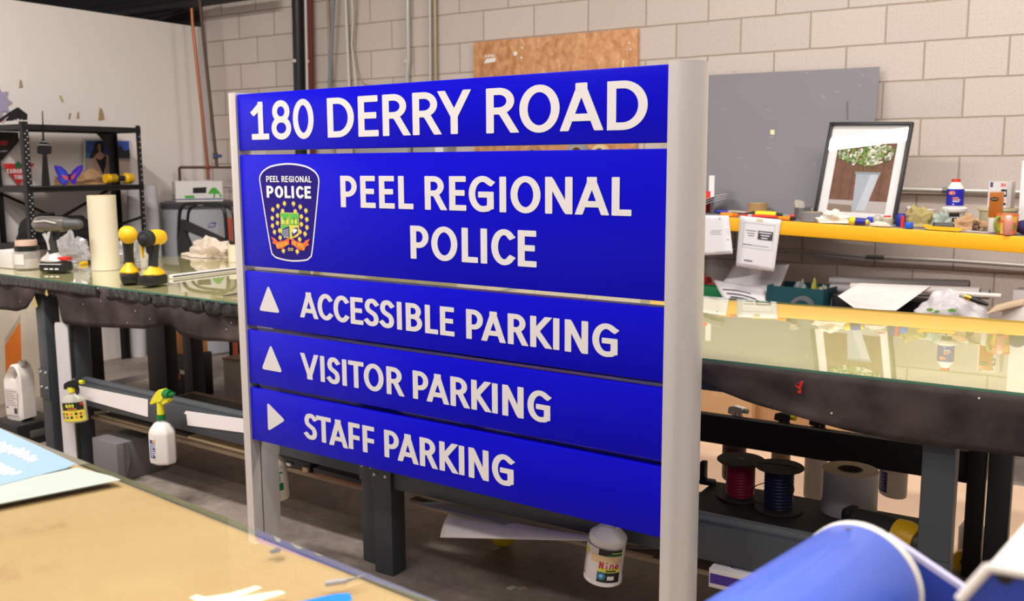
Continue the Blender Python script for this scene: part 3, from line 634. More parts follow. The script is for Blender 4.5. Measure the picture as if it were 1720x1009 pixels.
t = thing('workbench', 'slate steel bench frame standing left of the sign, with white strips on its rail', 'workbench', BL @ Vector((-1, .4, 0)), -.0525)
bench_frame(t, BL, [(-2.085, -2.0, .02, .10), (-.068, .015, .02, .10), (-2.10, -2.02, .70, .78), (-.068, .015, .70, .78)], (-2.0, -.068), .74, rear_rail=False)
MB(BL).box((-1.03, .38, .262), (1.92, .62, .018), bev=.003).build('lower_shelf', WOODD, t)
t = thing('workbench', 'slate steel bench frame furthest left, with a white jug on its lower shelf', 'workbench', BL @ Vector((-3.2, .4, 0)), -.0525)
bench_frame(t, BL, [(-2.345, -2.26, .02, .10), (-3.1, -3.02, .02, .10), (-2.44, -2.26, .70, .78), (-3.1, -3.02, .70, .78)], (-3.05, -2.35), .74, rear_rail=False, front_rail=False)
RB = XF((0, 0, 0))
t = thing('workbench', 'slate steel bench frame behind and right of the sign, holding wire spools', 'workbench', (-.3, -2.5, 0))
bench_frame(t, XF((0, -3.05, 0)), [(-1.305, -1.218, .02, .10), (.558, .637, .02, .10), (-1.305, -1.218, 1.12, 1.20), (.546, .604, 1.12, 1.20), (.613, .690, 1.121, 1.20)], (-1.218, .558), 1.20)
MB().box((-.31, -2.62, .262), (1.74, .66, .018), bev=.003).build('lower_shelf', WOODD, t)
MB().box((.185, -2.74, .392), (.745, .46, .018), bev=.003).build('raised_shelf', DARKB, t)
MB().box((.185, -2.54, .327), (.70, .03, .108)).build('riser', DARKST, t)
E0 = BL @ Vector((-3.05, 0, 0))
LPOLY = [(-4.40, -2.838), (-1.345, -2.998), (-1.345, -1.66), (-4.02, -1.66)]
RPOLY = [(-1.335, -3.05), (1.5, -3.05), (1.5, -1.90), (-1.335, -1.785)]
def inner(P, d):
    c = Vector((sum(p[0] for p in P) / 4, sum(p[1] for p in P) / 4)); return [tuple(Vector(p) + (c - Vector(p)).normalized() * d) for p in P]
def top(P, lab1, lab2):
    tag(MB().prism(inner(P, .008), (0, 0, .905), (1, 0, 0), (0, 1, 0), .037).build('worktop', TOPM, smooth=0), lab1, 'worktop')
    tag(MB().prism(P, (0, 0, .9425), (1, 0, 0), (0, 1, 0), BZ - .9425, 0, 1).build('glass_sheet', [GLASS, GEDGE], smooth=0), lab2, 'glass')
top(LPOLY, 'pale green-cream worktop of the left bench, under glass', 'clear glass sheet with cordless drills standing on it')
top(RPOLY, 'pale cream worktop of the right bench, under glass', 'clear glass sheet right of the sign mirroring the yellow shelf')

# felt aprons hanging from the front edges
FELT = bpy.data.materials.new('felt'); FELT.use_nodes = True
nt = FELT.node_tree; b = nt.nodes['Principled BSDF']; b.inputs['Roughness'].default_value = .95; b.inputs['Specular IOR Level'].default_value = .15
tc = N(nt, 'ShaderNodeTexCoord'); vo = N(nt, 'ShaderNodeTexVoronoi'); vo.inputs['Scale'].default_value = 26; nz = N(nt, 'ShaderNodeTexNoise'); nz.inputs['Scale'].default_value = 6; nz.inputs['Detail'].default_value = 6
nt.links.new(tc.outputs['Object'], vo.inputs['Vector']); nt.links.new(tc.outputs['Object'], nz.inputs['Vector'])
r1 = N(nt, 'ShaderNodeValToRGB'); r1.color_ramp.elements[0].color = (*srgb((46, 40, 39)), 1); r1.color_ramp.elements[1].color = (*srgb((82, 70, 66)), 1); r1.color_ramp.elements[0].position = .35; r1.color_ramp.elements[1].position = .7
nt.links.new(nz.outputs['Fac'], r1.inputs[0])
lt = N(nt, 'ShaderNodeMath', operation='LESS_THAN'); lt.inputs[1].default_value = .075; nt.links.new(vo.outputs['Distance'], lt.inputs[0])
sp_ = N(nt, 'ShaderNodeSeparateXYZ'); nt.links.new(vo.outputs['Color'], sp_.inputs[0]); g2 = N(nt, 'ShaderNodeMath', operation='GREATER_THAN'); g2.inputs[1].default_value = .72; nt.links.new(sp_.outputs['X'], g2.inputs[0])
mu = N(nt, 'ShaderNodeMath', operation='MULTIPLY'); nt.links.new(lt.outputs[0], mu.inputs[0]); nt.links.new(g2.outputs[0], mu.inputs[1])
mx = N(nt, 'ShaderNodeMix', data_type='RGBA'); nt.links.new(mu.outputs[0], mx.inputs[0]); nt.links.new(r1.outputs[0], mx.inputs[6]); mx.inputs[7].default_value = (.75, .72, .68, 1); nt.links.new(mx.outputs[2], b.inputs['Base Color'])
BTAPE = mat('black_tape', (24, 23, 25), .22, var=.2, scale=30, bump=.5, bscale=30)
def interp(tab, x):
    if x <= tab[0][0]: return tab[0][1]
    for (a, b), (c, d) in zip(tab, tab[1:]):
        if x <= c:
            s_ = (x - a) / (c - a) if c > a else 1; return b + (d - b) * s_
    return tab[-1][1]
def apron(P0, P1, tab, seed, ntop=.944):
    """cloth from the table edge P0-P1, bottom height by world x"""
    d = (P1 - P0); L = d.length; d.normalize(); nrm = Vector((d.y, -d.x, 0))
    nu = max(8, int(L / .018))
    def fn(u, v):
        p = P0 + d * (u * L); zb = interp(tab, p.x); z = ntop + (zb - ntop) * v
        w = noise.noise(Vector((p.x * 5 + seed, v * 1.5, seed))) * .02 + noise.noise(Vector((p.x * 17, v * 3, seed + 4))) * .006
        out = .004 + .010 * math.sin(min(1, v * 3) * PI / 2) + w * min(1, v * 2)
        q = p + nrm * max(.003, out); return (q.x, q.y, z)
    return MB().grid(fn, nu, 9)
lab = 'black felt apron of the left bench, '
A0, A1 = Vector((-4.40, -2.842, 0)), Vector((-1.345, -3.002, 0))
dl = (A1 - A0)
def ap(x): return A0 + dl * ((x - A0.x) / dl.x)
t = thing('felt_apron', 'black felt apron hanging in scallops from the left bench edge', 'cloth', (-2.4, -2.96, .75))
apron(A0, A1, [(-4.4, .77), (-3.98, .765), (-3.80, .768), (-3.70, .79), (-3.63, .84), (-3.60, .875), (-3.40, .873), (-3.385, .80), (-3.36, .748), (-3.1, .752), (-2.896, .768), (-2.70, .782), (-2.56, .81), (-2.50, .818), (-2.44, .785), (-2.28, .772), (-2.05, .79), (-1.345, .79)], 1.3).build('cloth', FELT, t, solid=.003)
mb = MB(); 
for x0, x1, zb in ((-4.4, -3.02, .902), (-2.96, -2.62, .905), (-2.60, -2.25, .90), (-2.24, -1.9, .895)):
    p0, p1 = ap(x0), ap(x1); n_ = 40
    nr = Vector((dl.y, -dl.x, 0)).normalized()
    def fn(u, v, p0=p0, p1=p1, zb=zb):
        p = p0 + (p1 - p0) * u + nr * (.022 + .006 * noise.noise(Vector((u * 9, v * 2, x0)))); z = .948 + (zb + .01 * noise.noise(Vector((u * 9, 0, x1))) - .948) * v; return (p.x, p.y, z)
    mb.grid(fn, n_, 4)
mb.build('tape_band', BTAPE, t, solid=.002)
for (x, y, w, h) in ((85, 491, 8, 11), (65, 507, 16, 20)):
    q = oy(x, y, -2.905); s_ = size(1, q)
    MB().prism([(-w / 2 * s_, -h * .2 * s_), (w * .1 * s_, -h / 2 * s_), (w / 2 * s_, -h * .3 * s_), (w * .05 * s_, h / 2 * s_)], q + Vector((0, -.02, 0)), (1, 0, 0), (0, 0, 1), .003).build('tape_patch', mat('yellow_masking', (188, 166, 100), .7), t)
t = thing('felt_apron', 'black felt apron hanging from the right bench edge, with a red mark', 'cloth', (0, -3.06, .78))
apron(Vector((-1.335, -3.054, 0)), Vector((1.5, -3.054, 0)), [(-1.335, .80), (-.6, .83), (-.1, .895), (-.03, .886), (.095, .85), (.229, .825), (.371, .805), (.491, .794), (.577, .790), (.79, .800), (1.5, .79)], 5.1).build('cloth', FELT, t, solid=.003)
REDM = mat('red_paint', (200, 40, 34), .5)
mb = MB(); 
for poly in ([(1336, 648), (1346, 640), (1349, 641), (1344, 655)], [(1336, 646), (1342, 643), (1342, 648)], [(1339, 656), (1346, 655), (1345, 661), (1340, 660)]):
    P = [oy(x, y, -3.085) for x, y in poly]; n_ = len(P); mb.add(P + [p + Vector((0, .004, 0)) for p in P], [tuple(range(n_)), tuple(range(n_, 2 * n_))] + [(i, (i + 1) % n_, n_ + (i + 1) % n_, n_ + i) for i in range(n_)])
mb.build('red_mark', REDM, t, smooth=0)

# white strips on the left rail
STRIP = mat('white_strip', (238, 228, 224), .6, var=.02)
rf = -.0525
def strip(px, name_label):
    # on the face of the front rail
    n_ = BL.to_3x3() @ Vector((0, 1, 0)); p = BL @ Vector((0, .0215, 0))
    P = [on_plane(x, y, p, n_) for x, y in px]; n = len(P); off = n_ * .003
    tag(MB().add(P + [q + off for q in P], [tuple(range(n)), tuple(range(n, 2 * n))] + [(i, (i + 1) % n, n + (i + 1) % n, n + i) for i in range(n)]).build('paper_strip', STRIP, smooth=0), name_label, 'paper')
strip([(113, 644), (248, 671), (248, 700), (115, 663)], 'longer white strip on the left bench rail, behind the clear spray bottle')
strip([(312, 690), (309, 694), (313, 696), (315, 714), (428, 729), (428, 706), (318, 691)], 'white strip with a peeling corner on the left bench rail, next to the sign post')

# ------------------------------------------------------------------ spray bottles
def spray(label, base, rz, W, D, H, mats, neck=.04, stem=.05, head='plain', lean=(0, 0), labels=(), name='spray_bottle', shape='round', group=None, headless=False):
    """bottle with its body bottom at base, trigger pointing local +x. mats: body, collar, stem/head, nozzle"""
    t = thing(name, label, 'bottle', base, 0, group)
    X = Matrix.Translation(Vector(base)) @ Matrix.Rotation(rz, 4, 'Z') @ Matrix.Rotation(lean[0], 4, 'Y') @ Matrix.Rotation(lean[1], 4, 'X')
    h = H; k = D / W
    if shape == 'cone': prof = [(W * .46, 0), (W * .5, .004), (W * .5, .02), (W * .475, .024), (W * .475, h * .76), (W * .49, h * .78), (W * .48, h * .83), (W * .22, h * .985), (.016, h), (.0155, h + .012)]
    else: prof = [(W * .42, 0), (W * .49, .006), (W * .5, .018), (W * .5, h * .70), (W * .47, h * .78), (W * .30, h * .92), (.016, h * .985), (.0155, h + .012)]
    n = 8 if shape == 'octa' else 28
    if shape == 'octa':
        MB(X).lathe([(r * 1.06, z) for r, z in prof], n=8, ph=PI / 8, sq=(1, k)).build('body', mats[0], t, smooth=30, bev=.006)
    else: MB(X).lathe(prof, n=n, sq=(1, k)).build('body', mats[0], t)
    zt = h + .008
    if not headless:
        mb = MB(X).cyl((0, 0, zt - .004), (0, 0, zt + .02), .0185, n=20); mb.build('collar', mats[1], t)
        hd = MB(X)
        hd.cyl((0, 0, zt + .02), (0, 0, zt + .02 + stem), .0165, .0145, n=16)
        z = zt + .02 + stem
        if head == 'swan':
            hd.prism(rounded([(-.058, -.020), (-.035, .012), (.004, .048), (.028, .058), (.044, .052), (.046, .018), (.020, -.002), (-.012, -.008), (-.045, -.022)], .012), Vector((0, .016, z)), (1, 0, 0), (0, 0, 1), .032)
            hd.prism(rounded([(.018, .006), (.062, .028), (.078, .024), (.074, .010), (.03, -.012)], .008), Vector((0, .012, z - .002)), (1, 0, 0), (0, 0, 1), .024)
            hd.build('trigger_head', mats[2], t, bev=.004)
            nz_ = MB(X); nz_.cyl((.042, 0, z + .038), (.075, 0, z + .036), .021, .020, n=14); nz_.cyl((.075, 0, z + .036), (.105, 0, z + .046), .010, .007, n=12); nz_.build('nozzle', mats[3], t)
        else:
            hd.prism(rounded([(-.035, -.014), (-.030, .014), (.000, .026), (.052, .026), (.054, .004), (.02, -.004), (.012, -.014)], .006), Vector((0, .013, z)), (1, 0, 0), (0, 0, 1), .026)
            hd.prism(rounded([(.018, .004), (.034, .004), (.040, -.022), (.030, -.052), (.024, -.052), (.026, -.02)], .004), Vector((0, .007, z)), (1, 0, 0), (0, 0, 1), .014)
            hd.build('trigger_head', mats[2], t, bev=.003)
            MB(X).cyl((.052, 0, z + .015), (.072, 0, z + .015), .011, n=6).build('nozzle', mats[3], t)
    return t, X
def patch(mb, W, k, z0, z1, a0, a1, m=0, off=.0008, n=14):
    """curved label on a round body, angles in degrees (0 = local +x, -90 = towards the viewer side)"""
    R = W * .5 + off; vs = []
    for i in range(n + 1):
        a = math.radians(a0 + (a1 - a0) * i / n)
        for z in (z0, z1): vs.append((R * math.cos(a), (R * k) * math.sin(a) - (0), z))
    mb.add(vs, [(2 * i, 2 * i + 2, 2 * i + 3, 2 * i + 1) for i in range(n)], m)
HDPE = mat('milky_plastic', (226, 216, 208), .45, var=.03, sss=.15); WHPL = mat('white_plastic', (236, 228, 220), .38, var=.02)
YEL = mat('bright_yellow', (232, 220, 40), .4); GRN = mat('green_plastic', (24, 116, 52), .4); BLK = mat('black_plastic', (28, 27, 28), .4); CLR = thin_glass('clear_plastic', (.93, .92, .86), .05, 1.5)
BLUL = mat('label_blue', (44, 86, 160), .45); BLUD = mat('label_dark_blue', (44, 48, 118), .45); ORL = mat('label_orange', (240, 170, 70), .5); LTXT = mat('label_print', (226, 224, 226), .5); GREYT = mat('print_grey', (150, 146, 146), .6)
YL = mat('label_yellow', (226, 206, 70), .5); REDL = mat('label_red', (196, 36, 44), .5); BLKL = mat('label_black', (30, 30, 30), .45); GRL = mat('label_green', (34, 120, 52), .5)
# white bottle with the yellow swan trigger
c = oy(275, 776, -2.985); W = size(49, c); H = size(72, c)
t, X = spray('white eight-sided spray bottle with yellow trigger hanging on the left bench rail', c, -.05, W, W * .8, H, [HDPE, GRN, YEL, GRN], stem=.062, head='swan', shape='octa')
mb = MB(X @ Matrix.Rotation(0, 4, 'Z')); yy = -W * .8 * .5 * 1.06 * math.cos(PI / 8) - .0015; U, V = Vector((1, 0, 0)), Vector((0, 0, 1))
mb2 = MB(X); ang = -112
x0 = -W * .42; O = Vector((0, yy, 0))
# label on the left front facet
a_, b_ = math.radians(247.5), math.radians(292.5)
R = W * .5 * 1.06; pA = Vector((R * math.cos(a_), R * .8 * math.sin(a_), 0)); pB = Vector((R * math.cos(b_), R * .8 * math.sin(b_), 0)); U = (pB - pA).normalized(); nrm = Vector((U.y, -U.x, 0)); LW = (pB - pA).length
O = pA + nrm * .0022
mb.flat([(.006, H * .14), (LW - .004, H * .14), (LW - .004, H * .74), (.006, H * .74)], O - nrm * .0004, U, V, 0)
mb.flat([(.010, H * .17), (LW - .008, H * .17), (LW - .008, H * .60), (.010, H * .60)], O, U, V, 1)
mb.flat([(.010, H * .17), (LW - .008, H * .17), (LW - .008, H * .40), (.010, H * .40)], O + nrm * .0003, U, V, 2)
mb.flat([(LW * .74 + .009 * math.cos(i * .6), H * .57 + .009 * math.sin(i * .6)) for i in range(11)], O + nrm * .0005, U, V, 3)
for k_ in range(7):
    z = H * (.205 + k_ * .047); mb.flat([(.014, z), (.014 + LW * (.35 + .13 * ((k_ * 7) % 4)), z), (.014 + LW * (.35 + .13 * ((k_ * 7) % 4)), z + .0042), (.014, z + .0042)], O + nrm * .0006, U, V, 4)
mb.build('label', [WHPL, BLUL, BLUD, ORL, LTXT], t, smooth=0)
# clear bottle with the yellow and black label
c = oy(129, 708, -2.935); W = size(45, c); H = size(50, c)
t, X = spray('small clear spray bottle with yellow label and black trigger on the left rail', c, .35, W, W * .5, H, [mat('clear_bottle', (222, 216, 196), .12, alpha=.5), YEL, BLK, YEL], stem=.006, lean=(-.10, 0))
k = .5
mb = MB(X); patch(mb, W, k, H * .06, H * .66, 190, 345, 0)
patch(mb, W, k, H * .44, H * .70, 225, 338, 1, .0014); patch(mb, W, k, H * .60, H * .68, 318, 336, 3, .0022)
for a0 in (200, 222, 244, 266, 288, 310): patch(mb, W, k, H * .16, H * .24, a0, a0 + 12, [1, 3, 4, 1, 5, 1][(a0 - 200) // 22], .0016); patch(mb, W, k, H * .28, H * .35, a0, a0 + 12, [5, 1, 3, 5, 1, 3][(a0 - 200) // 22], .0016)
yq = -W * .25 - .0028
text(mb, 'GOO', -W * .17, H * .54, H * .115, (0, yq, 0), (1, 0, 0), (0, 0, 1), 2, W * .38, .25, .2); text(mb, 'GONE', -W * .10, H * .45, H * .07, (0, yq, 0), (1, 0, 0), (0, 0, 1), 5, W * .40, .25, .2)
mb.build('label', [YL, BLKL, mat('goo_yellow', (236, 230, 60), .4), REDL, mat('print_blue', (60, 80, 150), .5), mat('print_orange', (230, 130, 60), .5)], t, smooth=0)
MB(X).lathe([(W * .40, .003), (W * .46, .02), (W * .46, H * .5)], n=24, sq=(1, k)).build('liquid', mat('pale_liquid', (222, 214, 150), .2, alpha=.35), t)
# bottle half hidden by the left post
c = oy(466, 838, -3.13); W = size(42, c); H = size(78, c)
t, X = spray('white and green spray bottle half hidden by the left sign post', c, -.05, W, W, H, [mat('ivory_plastic', (232, 214, 186), .4), WHPL, WHPL, GRN], stem=.02, lean=(-.1, 0))
mb = MB(X); patch(mb, W, 1, H * .20, H * .72, 200, 360, 0); patch(mb, W, 1, H * .24, H * .40, 250, 356, 1, .0014); patch(mb, W, 1, H * .60, H * .63, 230, 358, 1, .0014)
for q in range(3): patch(mb, W, 1, H * (.44 + q * .045), H * (.465 + q * .045), 290, 345, 2, .0016)
mb.build('label', [WHPL, GRL, mat('label_lime', (150, 176, 60), .5)], t, smooth=0)
# the big cleaner bottle under the sign
c = oy(1012, 971, -3.12); W = size(65, c); H = size(98, c)
t, X = spray('round white cleaner bottle reading Nine hanging under the right of the sign', c, 0, W, W, H, [WHPL, WHPL, WHPL, WHPL], stem=.02, lean=(.13, 0), shape='cone')
mb = MB(X); patch(mb, W, 1, H * .10, H * .685, 192, 350, 0, .0006, 24)
patch(mb, W, 1, H * .10, H * .28, 276, 345, 1, .0012); patch(mb, W, 1, H * .575, H * .685, 273, 345, 1, .0012); patch(mb, W, 1, H * .28, H * .36, 276, 345, 5, .0012)
patch(mb, W, 1, H * .44, H * .575, 250, 345, 2, .0013); patch(mb, W, 1, H * .53, H * .60, 192, 240, 5, .0012)
for q in range(3): patch(mb, W, 1, H * (.585 + q * .022), H * (.594 + q * .024), 300 + q * 6, 345, 3 if q < 2 else 5, .0018)
def onround(mb, s, a0, a1, z, h, m, off=.002):
    n = len(s)
    for i, ch in enumerate(s):
        a = math.radians(a0 + (a1 - a0) * (i + .5) / n); R = W * .5 + off
        O = Vector((R * math.cos(a), R * math.sin(a), z)); U = Vector((-math.sin(a), math.cos(a), 0)); wch = R * math.radians(a1 - a0) / n * .82
        glyph(mb, ch, -wch / 2 if ch != 'i' else -wch * .16, 0, wch if ch != 'i' else wch * .32, h, min(h * .22, wch * .3), h * .15, O, U, (0, 0, 1), m)
onround(mb, 'Nine', 278, 338, H * .345, H * .125, 4, .0026)
for q in range(8): patch(mb, W, 1, H * (.20 + q * .04), H * (.212 + q * .04), 198, 232, 6, .0012)
for q in range(9): patch(mb, W, 1, H * .13, H * .17, 205 + q * 3, 206.4 + q * 3, 1, .0012)
a = math.radians(288); R = W * .5 + .0022; O = Vector((R * math.cos(a), R * math.sin(a), H * .215)); U = Vector((-math.sin(a), math.cos(a), 0))
for r_, m_ in ((.0135, 3), (.0115, 7), (.006, 8)): mb.flat([(r_ * math.cos(i * PI / 10), r_ * math.sin(i * PI / 10)) for i in range(20)], O, U, (0, 0, 1), m_); O = O + Vector((math.cos(a), math.sin(a), 0)) * .0003
patch(mb, W, 1, H * .15, H * .22, 306, 326, 0, .002)
patch(mb, W, 1, H * .30, H * .325, 300, 330, 1, .002)
mb.build('label', [mat('label_white', (226, 214, 206), .5), BLKL, mat('label_cream', (222, 190, 140), .5), mat('stripe_green', (50, 140, 60), .5), REDL, mat('label_lemon', (220, 214, 80), .5), GREYT, mat('seal_blue', (40, 110, 180), .5), mat('seal_light', (150, 190, 220), .5)], t, smooth=0)
# the four hanging behind the right bench's rear rail
TAN = mat('tan_liquid', (190, 150, 110), .4); CLQ = mat('frosted_plastic', (196, 182, 166), .4, alpha=.8)
RY = -1.785
for bx, ytop, ybot, w, body, hm, lab in ((1232, 688, 806, 46, mat('dark_bottle', (96, 60, 54), .4), [WHPL, mat('head_green', (150, 170, 150), .4)], 'dark bottle with pale trigger hung on the rear rail, first from the sign'),
        (1309, 700, 838, 36, TAN, [BLK, YEL], 'tan bottle with black and yellow trigger on the rear rail, behind the dark wire spool'),
        (1368, 707, 838, 42, CLQ, [BLK, YEL], 'frosted bottle with black and yellow trigger on the rear rail, left of the film roll'),
        (1499, 734, 832, 50, CLQ, [BLUD, BLUD], 'clear bottle with dark blue label hung on the rear rail')):
    c = oy(bx, ybot, RY); W = size(w, c); TT = size((ybot - ytop) * 1.09, c); H = TT * .74
    t, X = spray(lab, c, -.5, W, W * .7, H, [body, hm[0], hm[0], hm[1]], stem=max(.01, TT - H - .054))
    if bx == 1499:
        mb = MB(X); patch(mb, W, .7, H * .10, H * .55, 215, 275, 0, .001)
        for q in range(5): patch(mb, W, .7, H * (.16 + q * .07), H * (.185 + q * .07), 222, 262, 1, .0016)
        mb.build('label', [BLUD, GREYT], t, smooth=0)
    if bx == 1232:
        mb = MB(X); patch(mb, W, .7, H * .30, H * .62, 205, 330, 0, .001); patch(mb, W, .7, H * .42, H * .50, 225, 300, 1, .0016); mb.build('label', [mat('label_maroon', (60, 24, 26), .5), GREYT], t, smooth=0)

# ================================================================== foreground glass table
FZ = .94
T0, T1 = oz(0, 718, FZ), oz(735, 1009, FZ); td = (T1 - T0).normalized(); tn = Vector((td.y, -td.x, 0))      # tn points to the camera side
F0, F1 = T0 - td * .9, T1 + td * .95
FP = [F0, F1, F1 + tn * .78, F0 + tn * .78]
CARD = bpy.data.materials.new('cardboard_top'); CARD.use_nodes = True; nt = CARD.node_tree; b = nt.nodes['Principled BSDF']; b.inputs['Roughness'].default_value = .75
g = N(nt, 'ShaderNodeNewGeometry'); mp = N(nt, 'ShaderNodeMapping'); mp.inputs['Rotation'].default_value = (0, 0, math.atan2(td.y, td.x) * -1); 
n1 = N(nt, 'ShaderNodeTexNoise'); n1.inputs['Scale'].default_value = 5; n1.inputs['Detail'].default_value = 8; n1.inputs['Roughness'].default_value = .7
n2 = N(nt, 'ShaderNodeTexWave'); n2.bands_direction = 'Y'; n2.inputs['Scale'].default_value = 40; n2.inputs['Distortion'].default_value = 2.5; n2.inputs['Detail'].default_value = 2
nt.links.new(g.outputs['Position'], mp.inputs[0]); nt.links.new(mp.outputs[0], n1.inputs['Vector']); nt.links.new(mp.outputs[0], n2.inputs['Vector'])
r1 = N(nt, 'ShaderNodeValToRGB'); e = r1.color_ramp.elements; e[0].position = .25; e[0].color = (*srgb((158, 116, 70)), 1); e[1].position = .42; e[1].color = (*srgb((198, 163, 113)), 1); e = r1.color_ramp.elements.new(.75); e.color = (*srgb((206, 172, 123)), 1)
nt.links.new(n1.outputs['Fac'], r1.inputs[0])
mx = N(nt, 'ShaderNodeMix', data_type='RGBA', blend_type='MULTIPLY'); mx.inputs[0].default_value = .03
nt.links.new(r1.outputs[0], mx.inputs[6]); nt.links.new(n2.outputs['Color'], mx.inputs[7])
n3 = N(nt, 'ShaderNodeTexNoise'); n3.inputs['Scale'].default_value = 3.1; n3.inputs['Detail'].default_value = 7; n3.inputs['Roughness'].default_value = .72; n3.inputs['Distortion'].default_value = .8
mp2 = N(nt, 'ShaderNodeMapping'); mp2.inputs['Scale'].default_value = (1, 2.6, 1); nt.links.new(mp.outputs[0], mp2.inputs[0]); nt.links.new(mp2.outputs[0], n3.inputs['Vector'])
r3 = N(nt, 'ShaderNodeValToRGB'); r3.color_ramp.elements[0].position = .64; r3.color_ramp.elements[0].color = (0, 0, 0, 1); r3.color_ramp.elements[1].position = .70; r3.color_ramp.elements[1].color = (.55, .55, .55, 1)
mz = N(nt, 'ShaderNodeMix', data_type='RGBA'); mz.inputs[7].default_value = (*srgb((134, 92, 48)), 1)
nt.links.new(n3.outputs['Fac'], r3.inputs[0]); nt.links.new(r3.outputs[0], mz.inputs[0]); nt.links.new(mx.outputs[2], mz.inputs[6]); nt.links.new(mz.outputs[2], b.inputs['Base Color'])
t = thing('work_table', 'tan cardboard-topped work table in the foreground, under glass', 'table', tuple((F0 + F1 + tn * .78) / 2 * 1.0)[:2] + (0,))
c = sum(FP, Vector()) / 4
Q = [p + (c - p).normalized() * .01 for p in FP]
MB().prism([(p.x, p.y) for p in Q], (0, 0, FZ - .045), (1, 0, 0), (0, 1, 0), .034).build('tabletop', CARD, t, smooth=0)
for p in FP:
    q = p + (c - p).normalized() * .16; MB().box((q.x, q.y, (FZ - .045) / 2), (.07, .07, FZ - .045), bev=.004).build('leg', STEEL, t)
FGL = thin_glass('table_glass', (.975, .985, .97), 0.0, 1.6)
tag(MB().prism([(p.x, p.y) for p in FP], (0, 0, FZ - .0105), (1, 0, 0), (0, 1, 0), .0105, 0, 1).build('glass_sheet', [FGL, mat('glass_edge_pale', (150, 164, 146), .2, spec=.6)], smooth=0), 'clear glass sheet over the tan foreground table', 'glass')
def sheet(name, px, m, label, cat='paper', z=FZ + .0008, th=.0006, curl=None):
    P = [oz(x, y, z) for x, y in px]
    return tag(MB().prism([(p.x, p.y) for p in P], (0, 0, z), (1, 0, 0), (0, 1, 0), th).build(name, m, smooth=0), label, cat)
sheet('paper_sheet', [(-60, 790), (20, 800), (75, 797), (130, 785), (188, 800), (203, 806), (-60, 858)], mat('tracing_white', (168, 173, 162), .5, var=.02), 'plain whitish sheet under the pale blue banner on the foreground table')
BAN = mat('banner_blue', (142, 166, 182), .4, var=.03, scale=4)
tb = thing('vinyl_banner', 'pale blue banner with white script lying on the foreground table', 'banner', oz(20, 770, FZ))
P = [oz(x, y, FZ + .0016) for x, y in [(-80, 716), (-8, 716), (60, 747), (128, 779), (110, 787), (70, 797), (0, 815), (-80, 832)]]
MB().prism([(p.x, p.y) for p in P], (0, 0, FZ + .0016), (1, 0, 0), (0, 1, 0), .0006).build('banner_sheet', BAN, tb, smooth=0)
mb = MB(Matrix.Translation((0, 0, FZ + .0024)) @ Matrix.Diagonal((1, 1, .12, 1)))
def scrib(pts, r=.0042):
    Q = [oz(x, y, FZ + .0027) for x, y in pts]; Q = [Vector((q.x, q.y, 0)) for q in spline(Q, 4)]
    mb.tube(Q, r, 8)
scrib([(-12, 757), (6, 742), (4, 760), (16, 747), (18, 762), (26, 752), (29, 764), (38, 752), (35, 768), (46, 757), (43, 771), (58, 764), (50, 774), (62, 770)])
scrib([(-10, 775), (4, 781), (0, 795), (12, 783), (10, 797), (20, 786), (22, 796), (34, 791)])
mb.build('script_lettering', VIN, tb, smooth=0)
sheet('vinyl_sheet', [(480, 1016), (560, 998), (586, 996), (592, 1006), (560, 1030)], mat('vinyl_blue', (40, 128, 220), .3), 'bright blue vinyl offcut at the near edge of the foreground table', 'vinyl sheet')
sheet('vinyl_sheet', [(318, 1004), (330, 999), (345, 1003), (385, 997), (430, 984), (440, 987), (400, 1003), (470, 992), (480, 996), (430, 1012), (360, 1022)], mat('backing_cream', (244, 230, 196), .4), 'cream backing scraps beside the blue offcut on the foreground table', 'vinyl sheet', z=FZ + .0024)
sheet('vinyl_sheet', [(452, 926), (466, 920), (473, 922), (470, 927), (456, 930)], mat('scrap_grey', (104, 98, 100), .5), 'small grey and orange scrap on the foreground glass', 'vinyl sheet')
p = oz(582, 975, FZ + .004); q = oz(612, 966, FZ + .004); q0 = oz(546, 980, FZ + .004)
t = thing('craft_knife', 'slim pale craft knife on the foreground glass', 'knife', p)
MB().tube([q0, p], .004, 8).build('handle', mat('knife_grey', (170, 160, 156), .4), t); MB().tube([p, q], .0025, 6, taper=[1, .4]).build('blade', BOLT, t)

# channel letters waiting on the table corner
LB = mat('letter_blue', (76, 106, 212), .36, var=.04, scale=6, coat=.15); LW_ = mat('letter_white', (236, 226, 216), .4); LDB = mat('letter_deep_blue', (40, 66, 168), .4)
R = .0713; Cc = Vector((.718, -4.495, FZ + R + .0035)); a = Vector((-.1922, -.9814, 0)).normalized()
t = thing('channel_letter', 'curved blue channel letter with a white rim in the near right corner', 'sign letter', (Cc.x, Cc.y, FZ))
u = Vector((0, 0, 1)); w = a.cross(u)
def shell(mb, r, l0, l1, a0, a1, m=0, n=44, rr=None):
    vs = []
    for i in range(n + 1):
        an = a0 + (a1 - a0) * i / n; d = u * math.cos(an) + w * math.sin(an)
        vs += [Cc + a * l0 + d * r, Cc + a * l1 + d * (rr or r)]
    return mb.add(vs, [(2 * i, 2 * i + 1, 2 * i + 3, 2 * i + 2) for i in range(n)], m)
mb = MB(); shell(mb, R - .002, 0, .62, -PI, PI); mb.build('curved_return', LB, t, solid=.003)
mb = MB(); shell(mb, R - .0005, -.008, .004, -PI, PI); shell(mb, R - .008, -.008, -.008, -PI, PI, 0, 44, R - .0005); mb.build('rim', LW_, t, solid=.003)
mb = MB(); n_ = 44; vs = [Cc + a * .004 + (u * math.cos(2 * PI * i / n_) + w * math.sin(2 * PI * i / n_)) * (R - .004) for i in range(n_)]; mb.add(vs, [tuple(range(n_))]); mb.build('face', LW_, t, smooth=0, solid=.003)
q = Cc + a * .02 + (u * math.cos(.1) + w * math.sin(.1)) * R
